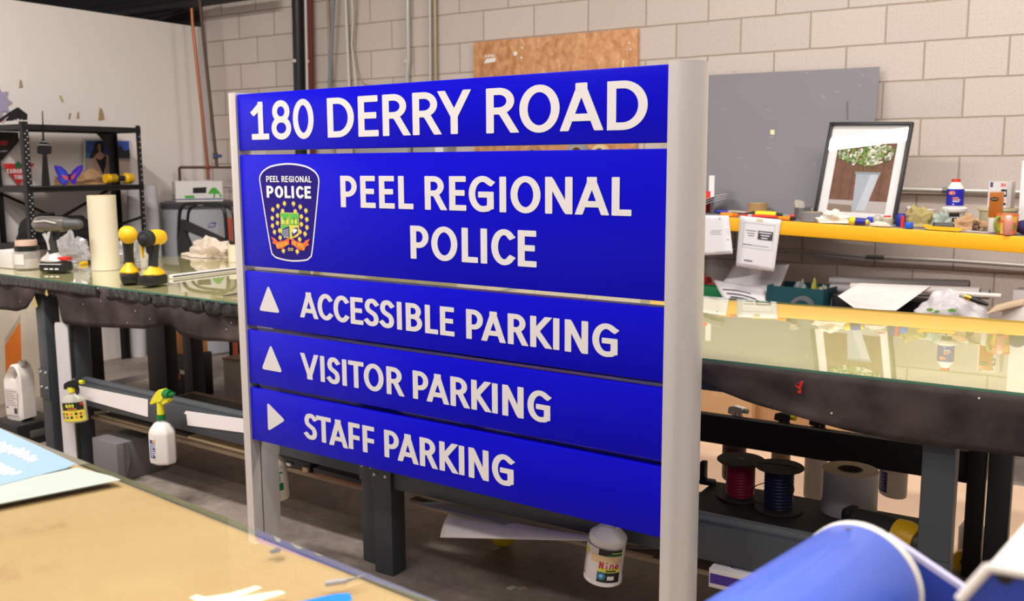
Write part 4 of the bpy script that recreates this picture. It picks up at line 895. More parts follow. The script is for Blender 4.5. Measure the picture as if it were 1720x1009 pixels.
d_ = (q - Cc - a * .02).normalized(); MB().cyl(q - d_ * .002, q + d_ * .0012, .003, n=10).build('rivet', mat('rivet_grey', (120, 116, 120), .5), t)
Yp = -4.47
P = [oy(x, y, Yp) for x, y in [(1490, 908), (1655, 1020), (1655, 1200), (1490, 1200)]]
zmin = FZ + .001; P[2].z = P[3].z = zmin; P[2].x = P[1].x; P[3].x = P[0].x
MB().add(P + [p + Vector((0, .004, 0)) for p in P], [(0, 1, 2, 3), (7, 6, 5, 4), (1, 5, 6, 2), (3, 2, 6, 7), (0, 3, 7, 4)]).build('side_panel', LDB, t, smooth=0)
MB().add([P[0], P[1], P[1] + Vector((0, .012, .0)), P[0] + Vector((0, .012, 0)), P[0] + Vector((0, 0, .006)), P[1] + Vector((0, 0, .006)), P[1] + Vector((0, .012, .006)), P[0] + Vector((0, .012, .006))], [(0, 1, 2, 3), (4, 5, 6, 7), (0, 1, 5, 4), (1, 2, 6, 5), (2, 3, 7, 6), (3, 0, 4, 7)]).build('edge_trim', mat('lilac_trim', (196, 190, 224), .4), t, smooth=0)
Yq = -4.83
P = [oy(x, y, Yq) for x, y in [(1612, 1006), (1661, 951), (1760, 968)]]
t = thing('channel_letter', 'angular white-topped blue letter with a screw hole at the right edge', 'sign letter', (P[1].x, Yq, FZ))
bk = Vector((.035, .20, .012))
front = [Vector((P[0].x, Yq, zmin)), P[0], P[1], P[2], Vector((P[2].x, Yq, zmin))]
back = [p + Vector((bk.x, bk.y, bk.z if i in (1, 2, 3) else 0)) for i, p in enumerate(front)]
mb = MB().add(front + back, [(0, 1, 2, 3, 4), (9, 8, 7, 6, 5), (0, 4, 9, 5), (3, 8, 9, 4)], 0); mb.add(front + back, [(0, 5, 6, 1), (1, 6, 7, 2), (2, 7, 8, 3)], 1)
mb.build('letter_body', [LDB, LW_], t, smooth=0)
mb = MB()
for p0, p1 in ((P[0], P[1]), (P[1], P[2])): mb.cyl(p0 + Vector((0, -.001, 0)), p1 + Vector((0, -.001, 0)), .004, n=8)
mb.build('edge_trim', LW_, t)
q = oy(1688, 969, Yq - .001); MB().cyl(q, q + Vector((0, .003, 0)), .006, n=12).build('screw_hole', BLK, t)

# ================================================================== things on the left bench
def drill(label, base, rz, s, c_body, c_grip, c_base, c_batt, c_chuck, kind='drill', tail=None, xf=None, extra=None):
    """cordless drill standing on its battery; chuck towards local +x"""
    t = thing('cordless_drill', label, 'drill', base)
    X = xf or XF(base, rz, sc=s)
    MB(X).box((.012, 0, .024), (.125, .078, .046), bev=.012).build('battery', c_batt, t)
    mb = MB(X)
    mb.lathe([(.055, .046), (.060, .052), (.052, .064), (.030, .080), (.024, .092)], n=20, sq=(1.0, .68)); mb.build('battery_mount', c_base, t)
    mb = MB(X)
    pts = [(.004, 0, .085), (.0, 0, .115), (-.006, 0, .15), (-.010, 0, .185)]
    mb.tube(pts, .0225, 14, taper=[1.0, .94, .98, 1.12]); mb.build('grip', c_grip, t)
    MB(X).prism(rounded([(.018, .178), (.036, .178), (.034, .150), (.022, .142), (.014, .15)], .004), (0, .009, 0), (1, 0, 0), (0, 0, 1), .018).build('trigger', BLK, t)
    body = MB(X)
    ax = Matrix.Translation((0, 0, .215)) @ Matrix.Rotation(PI / 2, 4, 'Y')
    X2 = X @ ax
    L0, L1 = -.072, (.075 if kind == 'drill' else .05)
    body = MB(X2).lathe([(.004, L0 - .010), (.022, L0 - .006), (.033, L0 + .006), (.037, L0 + .03), (.037, -.01), (.035, L1 - .035), (.031, L1)], n=26); body.build('housing', c_body, t)
    if tail: MB(X2).lathe([(.004, L0 - .014), (.026, L0 - .008), (.037, L0 + .006), (.0395, L0 + .028), (.0385, L0 + .045)], n=26).build('end_cap', tail, t)
    ck = MB(X2)
    if kind == 'drill': ck.lathe([(.028, L1), (.027, L1 + .012), (.0245, L1 + .018), (.0235, L1 + .058), (.018, L1 + .072), (.008, L1 + .080)], n=22)
    else: ck.lathe([(.026, L1), (.022, L1 + .016), (.013, L1 + .028), (.010, L1 + .042)], n=22)
    ck.build('chuck', c_chuck, t)
    if extra: extra(t, X, X2)
    return t
DGREY = mat('tool_black', (44, 42, 43), .5); SILV = mat('tool_silver', (206, 200, 192), .35, .3); TYEL = mat('tool_yellow', (240, 186, 26), .42); DKG = mat('tool_dark_grey', (82, 78, 76), .5); RUB = mat('rubber_black', (36, 35, 36), .65)
def mk(t, X, X2):
    mb = MB(X2)
    for sgn in (-1, 1):
        mb.tube([Vector((-.012, sgn * .036, -.055)), Vector((-.016, sgn * .0372, 0)), Vector((-.006, sgn * .0365, .05))], .0045, 8)
    mb.build('side_trim', SILV, t)
    mb = MB(X); mb.prism(rounded([(-.03, .172), (-.012, .135), (-.006, .10), (.004, .10), (-.002, .14), (.012, .185)], .004), (0, -.0235, 0), (1, 0, 0), (0, 0, 1), -.004); mb.build('grip_trim', SILV, t)
    MB(X).box((.055, 0, .060), (.05, .05, .016), bev=.006).build('battery_catch', mat('tool_red', (200, 44, 36), .4), t)
    mb = MB(X)
    for k_ in range(3): mb.box((-.012 + k_ * .026, -.0396, .016), (.018, .0016, .006))
    for k_ in range(1): mb.box((.008, -.0395, .038), (.11, .0016, .003))
    mb.build('battery_print', VIN, t, smooth=0)
drill('silver and black cordless drill, chuck to the right, on the left bench', oz(91, 456, BZ + .001), .42, 1.17, mat('tool_chrome', (128, 120, 114), .25, .5), DGREY, SILV, BLK, DKG, extra=mk)
def dw(t, X, X2):
    MB(X).box((0, -.043, .058), (.05, .008, .008), bev=.002).build('mount_slot', mat('slot_dark', (150, 110, 20), .5), t)
drill('yellow and black cordless drill with its round yellow end facing out', oz(219, 475, BZ + .001), 2.58, 1.08, TYEL, DGREY, TYEL, BLK, BLK, tail=TYEL, extra=dw)
def imp(t, X, X2):
    MB(X2).lathe([(.032, .018), (.0385, .024), (.0385, .052), (.033, .062)], n=24).build('nose_guard', RUB, t)
    MB(X).prism(rounded([(.03, .195), (.05, .19), (.046, .15), (.036, .125), (.030, .125), (.034, .16)], .004), (0, -.022, 0), (1, 0, 0), (0, 0, 1), .008).build('belt_hook', TYEL, t)
drill('yellow and black impact driver with a black nose guard, beside the yellow drill', oz(260, 478, BZ + .001), -1.30, 1.02, TYEL, RUB, TYEL, BLK, RUB, kind='impact', extra=imp)
# clear jar
c = oz(47, 451, BZ + .001); W = size(40, c)
t = thing('glass_jar', 'clear jar with a dark lid, behind the silver drill on the left bench', 'jar', c)
MB().lathe([(W * .46, 0), (W * .5, .006), (W * .5, .085), (W * .44, .10)], c, n=26).build('jar_body', mat('jar_clear', (214, 206, 196), .08, alpha=.45), t)
MB().lathe([(W * .45, .008), (W * .46, .04), (W * .40, .055)], c, n=20).build('contents', mat('cotton', (206, 190, 174), .8, var=.2, scale=50), t)
MB().cyl(c + Vector((0, 0, .10)), c + Vector((0, 0, .125)), W * .47, n=26).build('lid', BLK, t)
MB().cyl(c + Vector((0, 0, .1255)), c + Vector((0, 0, .1265)), W * .1, n=16).build('lid_dot', mat('dot_green', (120, 220, 60), .4), t)
MB().cyl(c + Vector((0, 0, .127)), c + Vector((0, 0, .155)), W * .43, W * .42, n=26).build('tray', mat('peach', (220, 184, 160), .5), t)
mb = MB(); 
for i in range(9):
    pass
R_ = W * .5 + .001; vs = []
for i in range(11):
    a_ = math.radians(255 + i * 6)
    for z in (.028, .085): vs.append(c + Vector((R_ * math.cos(a_), R_ * math.sin(a_), z)))
mb.add(vs, [(2 * i, 2 * i + 2, 2 * i + 3, 2 * i + 1) for i in range(10)]); mb.build('label', mat('label_pale', (226, 220, 212), .5), t)
# tall roll of transfer tape
c = oz(178, 452, BZ + .001); R_ = size(45, c) / 2; h_ = size(121, c) * 1.02
t = thing('tape_roll', 'tall cream roll of transfer tape standing on the left bench', 'roll', c)
CREAM = mat('masking_cream', (218, 205, 178), .6, var=.03)
MB().ring(c, R_ * .62, R_, h_, n=40).build('tape', CREAM, t); MB().ring(c + Vector((0, 0, .0005)), R_ * .55, R_ * .62, h_ + .001, n=40).build('core', mat('card_core', (196, 168, 130), .7), t)
c = oz(396, 439, BZ + .001); R_ = size(24, c) / 2; h_ = size(28, c)
t = thing('tape_roll', 'short cream roll of tape beside the left sign post', 'roll', c)
MB().ring(c, R_ * .6, R_, h_, n=30).build('tape', CREAM, t); MB().ring(c + Vector((0, 0, .0005)), R_ * .52, R_ * .6, h_ + .001, n=30).build('core', mat('card_core', (196, 168, 130), .7), t)
# aluminium strip
p, q = oz(287, 464.5, BZ + .011), oz(405, 450, BZ + .011); q = q + (q - p) * .4
dd = (q - p).normalized(); X = frame(p, dd, (0, 0, 1)); L = (q - p).length
t = thing('metal_strip', 'long white metal strip lying across the left bench glass', 'strip', p - Vector((0, 0, .011)))
MB(X).box((L / 2, 0, 0), (L, .03, .018), bev=.001).build('bar', mat('white_metal', (230, 224, 218), .35), t); MB(X).box((L / 2, -.0155, .001), (L, .002, .006)).build('slot', BLK, t)
# utility knife at the back
p, q = oz(134, 443, BZ + .008), oz(160, 438, BZ + .008); m_ = p + (q - p) * .42
t = thing('utility_knife', 'yellow and black utility knife beside the tall cream roll', 'knife', p - Vector((0, 0, .008)))
MB().tube([p, p + (m_ - p) * .2, m_], .011, 10, taper=[.5, .9, 1]).build('handle', TYEL, t); MB().tube([m_, q], .011, 10).build('grip', BLK, t)
p, q = oz(375, 497, BZ + .004), oz(420, 490, BZ + .004)
t = thing('utility_knife', 'small steel blade knife at the bench edge by the sign post', 'knife', p - Vector((0, 0, .004)))
MB().tube([p, q], .006, 8, taper=[.5, 1]).build('blade', mat('dark_blade', (90, 86, 84), .4, .5), t)
# crumpled wrap
def crumple(name, c, rad, h, m, label, cat, seed, nu=26, nv=16, rough=.45, rz=0, solid=.0015, group=None):
    def fn(u, v):
        a_ = 2 * PI * u; b_ = v * PI / 2
        d = Vector((math.cos(a_) * math.cos(b_), math.sin(a_) * math.cos(b_), math.sin(b_)))
        k = 1 + rough * (noise.noise(d * 2.2 + Vector((seed, 0, 0))) + .6 * noise.noise(d * 5 + Vector((0, seed, 0))))
        ca, sa = math.cos(rz), math.sin(rz); x, y = d.x * rad[0] * k, d.y * rad[1] * k
        return (c[0] + x * ca - y * sa, c[1] + x * sa + y * ca, c[2] + max(0.001, d.z * h * k))
    return tag(MB().grid(fn, nu, nv, wrap=True).build(name, m, smooth=22), label, cat, group)
WRAP = mat('plastic_wrap', (190, 184, 182), .18, var=.1, alpha=.62)
c = oz(118, 438.5, BZ + .001); crumple('plastic_bag', c, (.15, .09), .14, WRAP, 'crumpled clear plastic at the back of the left bench, behind the silver drill', 'plastic', 3.1)
c = oz(228, 437, BZ + .001); crumple('plastic_bag', c, (.13, .10), .13, WRAP, 'crumpled clear plastic behind the yellow drills', 'plastic', 8.7)
c = oz(352, 431, BZ + .001); crumple('paper_bag', c, (.17, .08), .095, mat('crumpled_paper', (214, 196, 176), .8, var=.08), 'crumpled cream paper at the back of the left bench by the sign', 'paper', 5.4, rough=.5)
c = oz(12, 452, BZ + .001); tag(MB().box(c + Vector((-.05, .07, .05)), (.13, .10, .10), bev=.008).build('foam_block', mat('foam_white', (222, 214, 208), .8)), 'white foam block at the left end of the left bench', 'block')
q = oz(243, 450, BZ + .001); t = thing('drinking_glass', 'small clear glass between the two yellow drills', 'glass', q)
MB().lathe([(.018, 0), (.02, .004), (.024, .085), (.022, .084), (.018, .008), (.0, .006)], q, n=20).build('glass', mat('jar_clear', (214, 206, 196), .08, alpha=.45), t)
MB().lathe([(.0175, .009), (.0195, .05)], q, n=20).build('contents', mat('pale_powder', (226, 222, 210), .6), t)

# ================================================================== black steel shelving by the white wall
RK = mat('rack_black', (30, 29, 31), .45, .1, .1, 10)
HOLE = mat('rack_hole', (206, 200, 196), .6)
t = thing('shelving_unit', 'black bolted steel shelving unit against the white wall', 'shelves', (-5.42, -1.5, 0))
FX, RX_, YL, YR = -5.2, -5.60, -1.95, -1.05
ZL = [.985, 1.37, 1.785]
for (px_, py_, sx_, sy_) in ((FX, YL, -1, 1), (FX, YR, -1, -1), (RX_, YL, 1, 1), (RX_, YR + .06, 1, -1)):
    mb = MB(); mb.box((px_, py_ + sy_ * .019, .9), (.003, .038, 1.8)); mb.box((px_ + sx_ * .019, py_, .9), (.038, .003, 1.8))
    if px_ == FX:
        for k_ in range(44):
            z = .04 + k_ * .04
            mb.cyl((px_ + .0016, py_ + sy_ * .012, z), (px_ + .0026, py_ + sy_ * .012, z), .0045, n=8, m=1)
            mb.cyl((px_ + .0016, py_ + sy_ * .028, z + .02), (px_ + .0026, py_ + sy_ * .028, z + .02), .0045, n=8, m=1) if py_ == YL else None
            if py_ == YR: mb.cyl((px_ - .02, py_ - .0016, z), (px_ - .02, py_ - .0026, z), .0045, n=8, m=1)
    else:
        mb.box((px_ + .004, py_ + sy_ * .03, .9), (.003, .06, 1.8))
    mb.build('post', [RK, HOLE], t, smooth=0)
for i, z in enumerate(ZL):
    mb = MB(); mb.box(((FX + RX_) / 2, (YL + YR) / 2, z - .006), (FX - RX_ + (.05 if i == 1 else .008), YR - YL - .02, .006))
    for x in (FX + .004, RX_ - .004): mb.box((x, (YL + YR) / 2, z - .02), (.004, YR - YL, .036))
    for y in (YL, YR): mb.box(((FX + RX_) / 2, y, z - .02), (FX - RX_, .004, .036))
    mb.build('shelf', RK, t, smooth=0)
for y, s_ in ((YR, -1),): 
    mb = MB(); mb.prism([(0, 0), (s_ * .10, 0), (s_ * .05, -.05), (s_ * .02, -.12), (0, -.14)], (RX_ + .006, y, ZL[-1] - .03), (0, 1, 0), (0, 0, 1), .003); mb.build('gusset', RK, t, smooth=0)
MB().tube([Vector((RX_ + .01, YL, ZL[-2] - .03)), Vector((RX_ + .01, YR, ZL[0] - .07))], .011, 6).build('brace', RK, t)
MB().tube([Vector((RX_ + .02, YR, ZL[-2] - .03)), Vector((RX_ + .02, YL, ZL[0] - .07))], .011, 6).build('brace', RK, t)
MB().tube([Vector((FX - .02, YR - .004, ZL[-2] - .24)), Vector((RX_ + .02, YR - .004, ZL[0] + .06))], .010, 6).build('brace', RK, t)

def cut(name, px, X, m, label, cat, th=.008, extra=None, z0=None):
    """flat cut-out sign standing on the plane x = X"""
    P = [ox(x, y, X) for x, y in px]
    if z0 is not None:
        zl = min(p.z for p in P); 
        for p in P: p.z += z0 - zl
    t = thing(name, label, cat, (X, sum(p.y for p in P) / len(P), min(p.z for p in P)))
    O = Vector((X, 0, 0)); MB().prism([(p.y, p.z) for p in P], O, (0, 1, 0), (0, 0, 1), th).build('board', m, t, smooth=0)
    return t
def pface(mb, px, X, m, lev=1):
    P = [ox(x, y, X) for x, y in px]; mb.add([p + Vector((.0006 * lev + .0004, 0, 0)) for p in P], [tuple(range(len(P)))], m)
BC = mat('cutout_black', (26, 25, 27), .4)
Xc = -5.187
tw = cut('tower_cutout', [(69.5, 311), (71, 258), (62.5, 256), (61.5, 245), (64.5, 243), (64.5, 239.5), (69, 236), (70.5, 232), (70.8, 210), (70.2, 184.5), (71, 184.5), (72.5, 210), (73.5, 232), (75, 236), (80, 239), (82.5, 240), (82.5, 243.5), (86, 245), (85.5, 256), (78, 258), (83.5, 311)], Xc, BC, 'tall black cutout of a needle-like observation tower on the shelving unit', 'sign', .006, z0=1.372)
mb = MB(); pface(mb, [(64, 242.2), (83, 243.2), (83, 244), (64, 243)], Xc + .006, 0); pface(mb, [(70, 237.2), (76.5, 237.6), (76.5, 238.4), (70, 238)], Xc + .006, 0); mb.build('deck_lines', HOLE, tw, smooth=0)
Xw = -5.667
wb_ = cut('white_board', [(-30, 311), (-30, 300), (32, 236), (46, 224), (46, 311)], Xw, mat('board_white', (220, 212, 206), .6), 'white board behind the red triangle sign', 'board', .006, z0=1.372)
tr = cut('triangle_sign', [(3.5, 271), (57.5, 271), (31, 308)], Xw + .05, mat('sign_red', (206, 40, 44), .4), 'red upside-down triangle sign with a green maple leaf on the shelving unit', 'sign', .006, z0=1.372)
XX = Xw + .0562; ctr = ox(30.5, 275, XX); k_ = size(1, ctr) * 1.05
mb = MB(); 
sh = Vector((0, 0, 1.372 - min(ox(x, y, Xw + .05).z for x, y in [(31, 308)])))
lf = [(0, 9), (-2.2, 5), (-5, 6.2), (-4.4, 2.6), (-8, 1.2), (-5, -1), (-5.6, -4), (-1, -3), (0, -6), (1, -3), (5.6, -4), (5, -1), (8, 1.2), (4.4, 2.6), (5, 6.2), (2.2, 5)]
mb.add([ctr + sh + Vector((.001, p_[0] * k_, p_[1] * k_)) for p_ in lf], [tuple(range(len(lf)))], 1)
text(mb, 'CANADIAN', -.088, -.050, .030, ctr + sh + Vector((.0008, 0, 0)), (0, 1, 0), (0, 0, 1), 0, .172, .24, .2); text(mb, 'TIRE', -.038, -.092, .029, ctr + sh + Vector((.0008, 0, 0)), (0, 1, 0), (0, 0, 1), 0, .072, .24, .2)
mb.build('lettering', [VIN, mat('leaf_green', (20, 100, 60), .4)], tr, smooth=0)
bk_ = cut('black_cutout', [(-30, 220), (30, 222), (31, 238), (4, 268), (-30, 290)], Xw + .02, BC, 'black cutout with a red oval at the left end of the shelving unit', 'sign', .005)
mb = MB(); pface(mb, [(5 + 9 * math.cos(i * PI / 9), 240 + 4.5 * math.sin(i * PI / 9)) for i in range(18)], Xw + .025, 0); pface(mb, [(-30, 255), (14, 252), (12, 254.5), (-30, 258)], Xw + .025, 1); mb.build('graphics', [mat('oval_red', (180, 40, 52), .4), mat('stripe_grey', (140, 136, 138), .5)], bk_, smooth=0)
hd = cut('black_cutout', [(-30, 206), (0, 205), (18, 193), (30, 186), (46, 198), (45.5, 207.5), (-30, 212)], -5.30, BC, 'black peaked cutout with white dots, on top of the shelving unit', 'sign', .006, z0=1.787)
mb = MB()
for x, y, r in ((20, 205.5, 1.2), (24.5, 204.2, 1.6), (30, 203.6, 2.3), (36, 204.2, 2.0), (41, 206, 1.3)): pface(mb, [(x + r * math.cos(i * PI / 7), y - 2 + r * math.sin(i * PI / 7)) for i in range(14)], -5.294, 0)
pface(mb, [(2, 207), (8, 199), (15, 195), (10, 201), (7, 207)], -5.294, 1); pface(mb, [(-5, 206), (1, 203), (5, 200), (2, 206)], -5.294, 2)
mb.build('graphics', [VIN, mat('arc_grey', (170, 164, 166), .5), mat('arc_maroon', (110, 40, 50), .5)], hd, smooth=0)
# butterfly cut-out
BV = mat('wing_violet', (66, 36, 170), .45, var=.25, scale=25); BB = mat('wing_blue', (40, 76, 206), .45, var=.2, scale=25); BR = mat('wing_coral', (206, 84, 96), .5)
Xb = -5.22
bf = cut('butterfly_cutout', [(114, 284), (110, 277), (101, 269.5), (91, 268), (89.8, 270.5), (93, 279), (97, 286.5), (96.5, 292), (101, 298), (106, 302), (110.5, 300), (114, 294), (117.5, 294), (119.5, 299), (124, 300.5), (127, 297), (127.5, 291), (133.5, 284), (137, 276), (138.8, 268.5), (137, 267.3), (129, 270), (121, 277), (117.5, 284)], Xb, BV, 'violet and blue butterfly cutout standing on the shelving unit', 'sign', .005, z0=1.374)
zb = 1.374 - min(ox(x, y, Xb).z for x, y in [(106, 302)])
mb = MB()
def bface(px, m, lev): 
    P = [ox(x, y, Xb + .005) for x, y in px]; mb.add([p + Vector((.0006 * lev + .0004, 0, zb)) for p in P], [tuple(range(len(P)))], m)
bface([(95, 271), (101, 273), (109, 280), (113, 287), (106, 290), (100, 285)], 0, 1); bface([(98, 289), (108, 291), (112, 295), (106, 299), (101, 296)], 0, 1)
bface([(121, 284), (128, 277), (134, 271), (133, 279), (128, 286)], 2, 1); bface([(104, 283), (113, 287), (114, 293), (110, 293), (104, 289)], 1, 2); bface([(118, 287), (127, 281), (124, 289), (119, 293)], 1, 2)
bface([(114, 283), (117.5, 283), (117.3, 292), (114.5, 292)], 3, 3)
mb.build('wing_pattern', [BB, BR, mat('wing_purple', (90, 50, 190), .45), BC], bf, smooth=0)
# photo print of a woman on a beach
Xp = -5.665
ps = cut('photo_print', [(139, 311), (140, 237), (219, 238.5), (223, 311)], Xp, mat('print_white', (222, 216, 214), .5), 'beach photo print of a dark-haired woman in a black swimsuit, on the shelving unit', 'poster', .003, z0=1.372)
zp = 1.372 - min(ox(x, y, Xp).z for x, y in [(139, 311), (223, 311)])
mb = MB()
def pf(px, m, lev):
    P = [ox(x, y, Xp + .003) for x, y in px]; mb.add([p + Vector((.0005 * lev + .0004, 0, zp)) for p in P], [tuple(range(len(P)))], m)
pf([(144, 240), (217, 240.5), (219.5, 311), (143, 311)], 4, 0); pf([(144, 240), (217, 240.5), (218, 262), (144, 266)], 0, 1); pf([(144, 262), (170, 260), (170, 268), (144, 270)], 7, 2)
pf([(190, 262), (196, 254), (202, 247), (207, 256), (213, 257), (218, 254), (218.5, 270), (190, 269)], 1, 2); pf([(190, 269), (218.5, 270), (219, 275), (190, 272)], 8, 3)
hair = [(161, 243), (166, 241.5), (170.5, 243), (173, 249), (175, 257), (176, 264), (170, 266), (160, 266), (153, 271), (150, 268), (154, 260), (157, 252), (158.5, 246)]
pf(hair, 2, 4)
pf([(164.5, 245), (168, 245), (170, 249), (169, 254.5), (168.5, 258), (174, 262), (179, 266), (181, 278), (181, 296), (177, 311), (158, 311), (159, 290), (157, 272), (160, 264), (166, 259), (165.5, 256), (163, 251)], 3, 5)
pf([(160.5, 265.5), (163, 270), (168, 272.5), (173.5, 269), (176.8, 263.5), (178, 268), (177.5, 280), (175.5, 290), (174, 298), (170, 290), (165, 280), (161.8, 273)], 5, 6)
for q in ((164.6, 249), (167.6, 249.2)): pf([(q[0] + .8 * math.cos(i), q[1] + .45 * math.sin(i)) for i in range(6)], 2, 7)
pf([(165.2, 253.6), (167.8, 253.6), (166.5, 254.5)], 6, 7)
mb.build('picture', [mat('photo_sky', (62, 92, 176), .4), mat('photo_trees', (34, 34, 48), .5), mat('photo_hair', (44, 30, 28), .5), mat('photo_skin', (196, 152, 130), .5), mat('photo_sand', (190, 170, 156), .5), mat('photo_black', (26, 26, 28), .5), mat('photo_lips', (160, 70, 70), .5), mat('photo_sea', (70, 140, 176), .5), mat('photo_rocks', (150, 130, 116), .5)], ps, smooth=0)
c = ox(143, 312, -5.40); c.z = 1.372
crumple('paper_bag', c, (.07, .19), .085, mat('kraft_bag', (176, 138, 100), .75, var=.12), 'crumpled brown paper bag on the shelving unit', 'paper', 2.2, rough=.55)
p, q = ox(177, 306, -5.255), ox(222, 304, -5.255); p.z = q.z = 1.372 + .044
t = thing('power_tool', 'yellow and black cordless tool lying on the shelving unit', 'power tool', (p.x, (p.y + q.y) / 2, 1.372))
dd = q - p
MB().tube([p, p + dd * .38], .033, 14).build('battery', TYEL, t); MB().tube([p + dd * .38, p + dd * .72], .02, 12).build('grip', RUB, t); MB().tube([p + dd * .70, p + dd * .78, q], .036, 14, taper=[.8, 1.15, .95]).build('housing', TYEL, t)
mb = MB(); 
for k_ in range(3): mb.cyl(p + dd * (.18 + .07 * k_), p + dd * (.21 + .07 * k_), .0336, n=14)
mb.build('vents', BLK, t)
# black tool bag on the third shelf
def bagf(u, v):
    a_ = 2 * PI * u; z = v
    x = math.cos(a_); y = math.sin(a_); k_ = (1 - .28 * max(0, z - .55) / .45) * (1 + .10 * noise.noise(Vector((x * 1.5, y * 1.5, z * 3))))
    return (-5.36 + .13 * (abs(x) ** .7) * (1 if x > 0 else -1) * k_, -1.66 + .26 * (abs(y) ** .6) * (1 if y > 0 else -1) * k_, .987 + (.17 + .03 * noise.noise(Vector((y * 2, 0, 1)))) * z)
t = thing('tool_bag', 'black and yellow tool bag on the shelving unit behind the silver drill', 'bag', (-5.36, -1.66, .987))
mb = MB().grid(bagf, 36, 12, wrap=True); mb.f.append(tuple(range(11 * 36, 12 * 36))); mb.m.append(0); mb.build('bag', mat('bag_black', (30, 29, 30), .8, bump=.3), t)
MB().box((-5.225, -1.80, 1.095), (.02, .10, .07), bev=.01).build('pocket', TYEL, t)
MB().tube([Vector((-5.30, -1.86, 1.14)), Vector((-5.26, -1.84, 1.18)), Vector((-5.26, -1.74, 1.185)), Vector((-5.30, -1.70, 1.14))], .010, 8).build('handle', RUB, t)
# white rolls leaning behind
RW = mat('vinyl_roll_white', (206, 200, 200), .45)
for (x0, y0, x1, y1, r, Yy, lab) in ((226, 316, 233, 600, .06, -.885, 'white vinyl roll standing right of the shelving unit, the left one'), (253, 311, 275, 600, .045, -.80, 'slim white vinyl roll leaning beside the water heater')):
    p = oy(x0, y0, Yy); q = oy(x1, y1, Yy); q = p + (q - p) * ((p.z - .002) / (p.z - q.z)); dd = (p - q).normalized()
    t = thing('vinyl_roll', lab, 'roll', q)
    MB().tube([q, p], r, 24).build('roll', RW, t); MB().cyl(p - dd * .001, p + dd * .002, r * .55, n=20).build('core', mat('core_grey', (150, 142, 136), .6), t)

# ================================================================== water heater, box and cart
HX, HY, HZ, HR = -5.33, -.46, 1.225, .275
HG = mat('heater_grey', (168, 168, 172), .45, var=.03, scale=3)
t = thing('water_heater', 'big grey cylindrical water heater in the corner with a blue logo', 'water heater', (HX, HY, 0))
MB().lathe([(HR - .02, 0), (HR, .02), (HR, HZ - .05)], (HX, HY, 0), n=48).build('tank', HG, t)
MB().lathe([(HR + .012, HZ - .05), (HR + .012, HZ - .012), (HR - .02, HZ)], (HX, HY, 0), n=48).build('cap', mat('heater_cap', (66, 66, 70), .5), t)
for dx, dy in ((-.10, -.26), (.16, -.23)):
    q = Vector((HX + dx, HY + dy, HZ - .03)); d_ = Vector((dx, dy, 0)).normalized(); q = Vector((HX, HY, HZ - .03)) + d_ * (HR + .012); MB().cyl(q, q + d_ * .006, .007, n=10).build('screw', BOLT, t)
def hpt(x, y, off=.0015):
    d = ray(x, y); o = CW - Vector((HX, HY, 0)); A = d.x ** 2 + d.y ** 2; B = 2 * (o.x * d.x + o.y * d.y); C = o.x ** 2 + o.y ** 2 - (HR + off) ** 2
    s_ = (-B - math.sqrt(max(0, B * B - 4 * A * C))) / (2 * A); return CW + d * s_
mb = MB(); mb.add([hpt(x, y) for x, y in ((343, 372), (366, 371), (365, 392), (342, 392))], [(0, 1, 2, 3)], 0)
for poly in ([(353, 374), (364, 373), (360, 381.5), (349, 382)],): mb.add([hpt(x, y, .003) for x, y in poly], [tuple(range(4))], 1)
for k_ in range(3): mb.add([hpt(x, y, .0045) for x, y in ((353.5 + k_ * 3, 375.5), (355 + k_ * 3, 375.4), (352.5 + k_ * 3, 380.5), (351 + k_ * 3, 380.6))], [(0, 1, 2, 3)], 2)
mb.build('logo_sticker', [mat('sticker_grey', (176, 176, 180), .5), mat('logo_blue', (48, 66, 140), .5), VIN], t, smooth=0)
# white carton on the heater
Rr, Ff = CR.copy(), CF.copy(); Rr.z = Ff.z = 0; Rr.normalize(); Ff.normalize()
d1 = (Rr * math.cos(.42) + Ff * math.sin(.42)); d2 = Vector((-d1.y, d1.x, 0))
A = Vector((HX, HY, 0)) - Ff * .235 - Rr * .085; A.z = HZ + .001
bw, bd, bh = .35, .31, .158
X = frame(A, d1, (0, 0, 1))
BOXW = mat('carton_white', (228, 220, 214), .6)
t = thing('carton', 'white paper carton with green trees on top of the water heater', 'box', A + d1 * .15 + d2 * .12)
mb = MB(X); th = .004
mb.box((bw / 2, bd / 2, .003), (bw, bd, .004)); mb.box((bw / 2, 0, bh / 2), (bw, th, bh)); mb.box((bw / 2, bd, bh / 2), (bw, th, bh)); mb.box((0, bd / 2, bh / 2), (th, bd, bh)); mb.box((bw, bd / 2, bh / 2), (th, bd, bh)); mb.build('box', BOXW, t, smooth=0)
mb = MB(X); mb.box((bw / 2, -.0028, .018), (bw, .001, .009)); mb.box((-.0028, bd / 2, .018), (.001, bd, .009)); mb.build('blue_band', mat('band_blue', (48, 72, 120), .5), t, smooth=0)
MB(X).flat([(.125, .065), (.225, .065), (.230, .112), (.128, .108)], (0, -.0030, 0), (1, 0, 0), (0, 0, 1)).build('hand_hole', BLK, t, smooth=0)
mb = MB(X); y_ = -.0034
def gf(poly, m=0): mb.flat(poly, (0, y_, 0), (1, 0, 0), (0, 0, 1), m)
for cx, cz, r in ((.285, .092, .024), (.268, .078, .02), (.302, .076, .02), (.318, .066, .014), (.255, .066, .014), (.29, .07, .02)): gf([(cx + r * math.cos(i * PI / 7), cz + .7 * r * math.sin(i * PI / 7)) for i in range(14)]); y_ -= .0002
gf([(.280, .07), (.290, .07), (.292, .030), (.278, .030)]); gf([(.330, .03), (.345, .036), (.338, .06), (.325, .05)]); gf([(.065, .028), (.135, .028), (.135, .048), (.065, .048)])
mb.build('green_print', mat('print_green', (70, 168, 50), .5), t, smooth=0)
mb = MB(X)
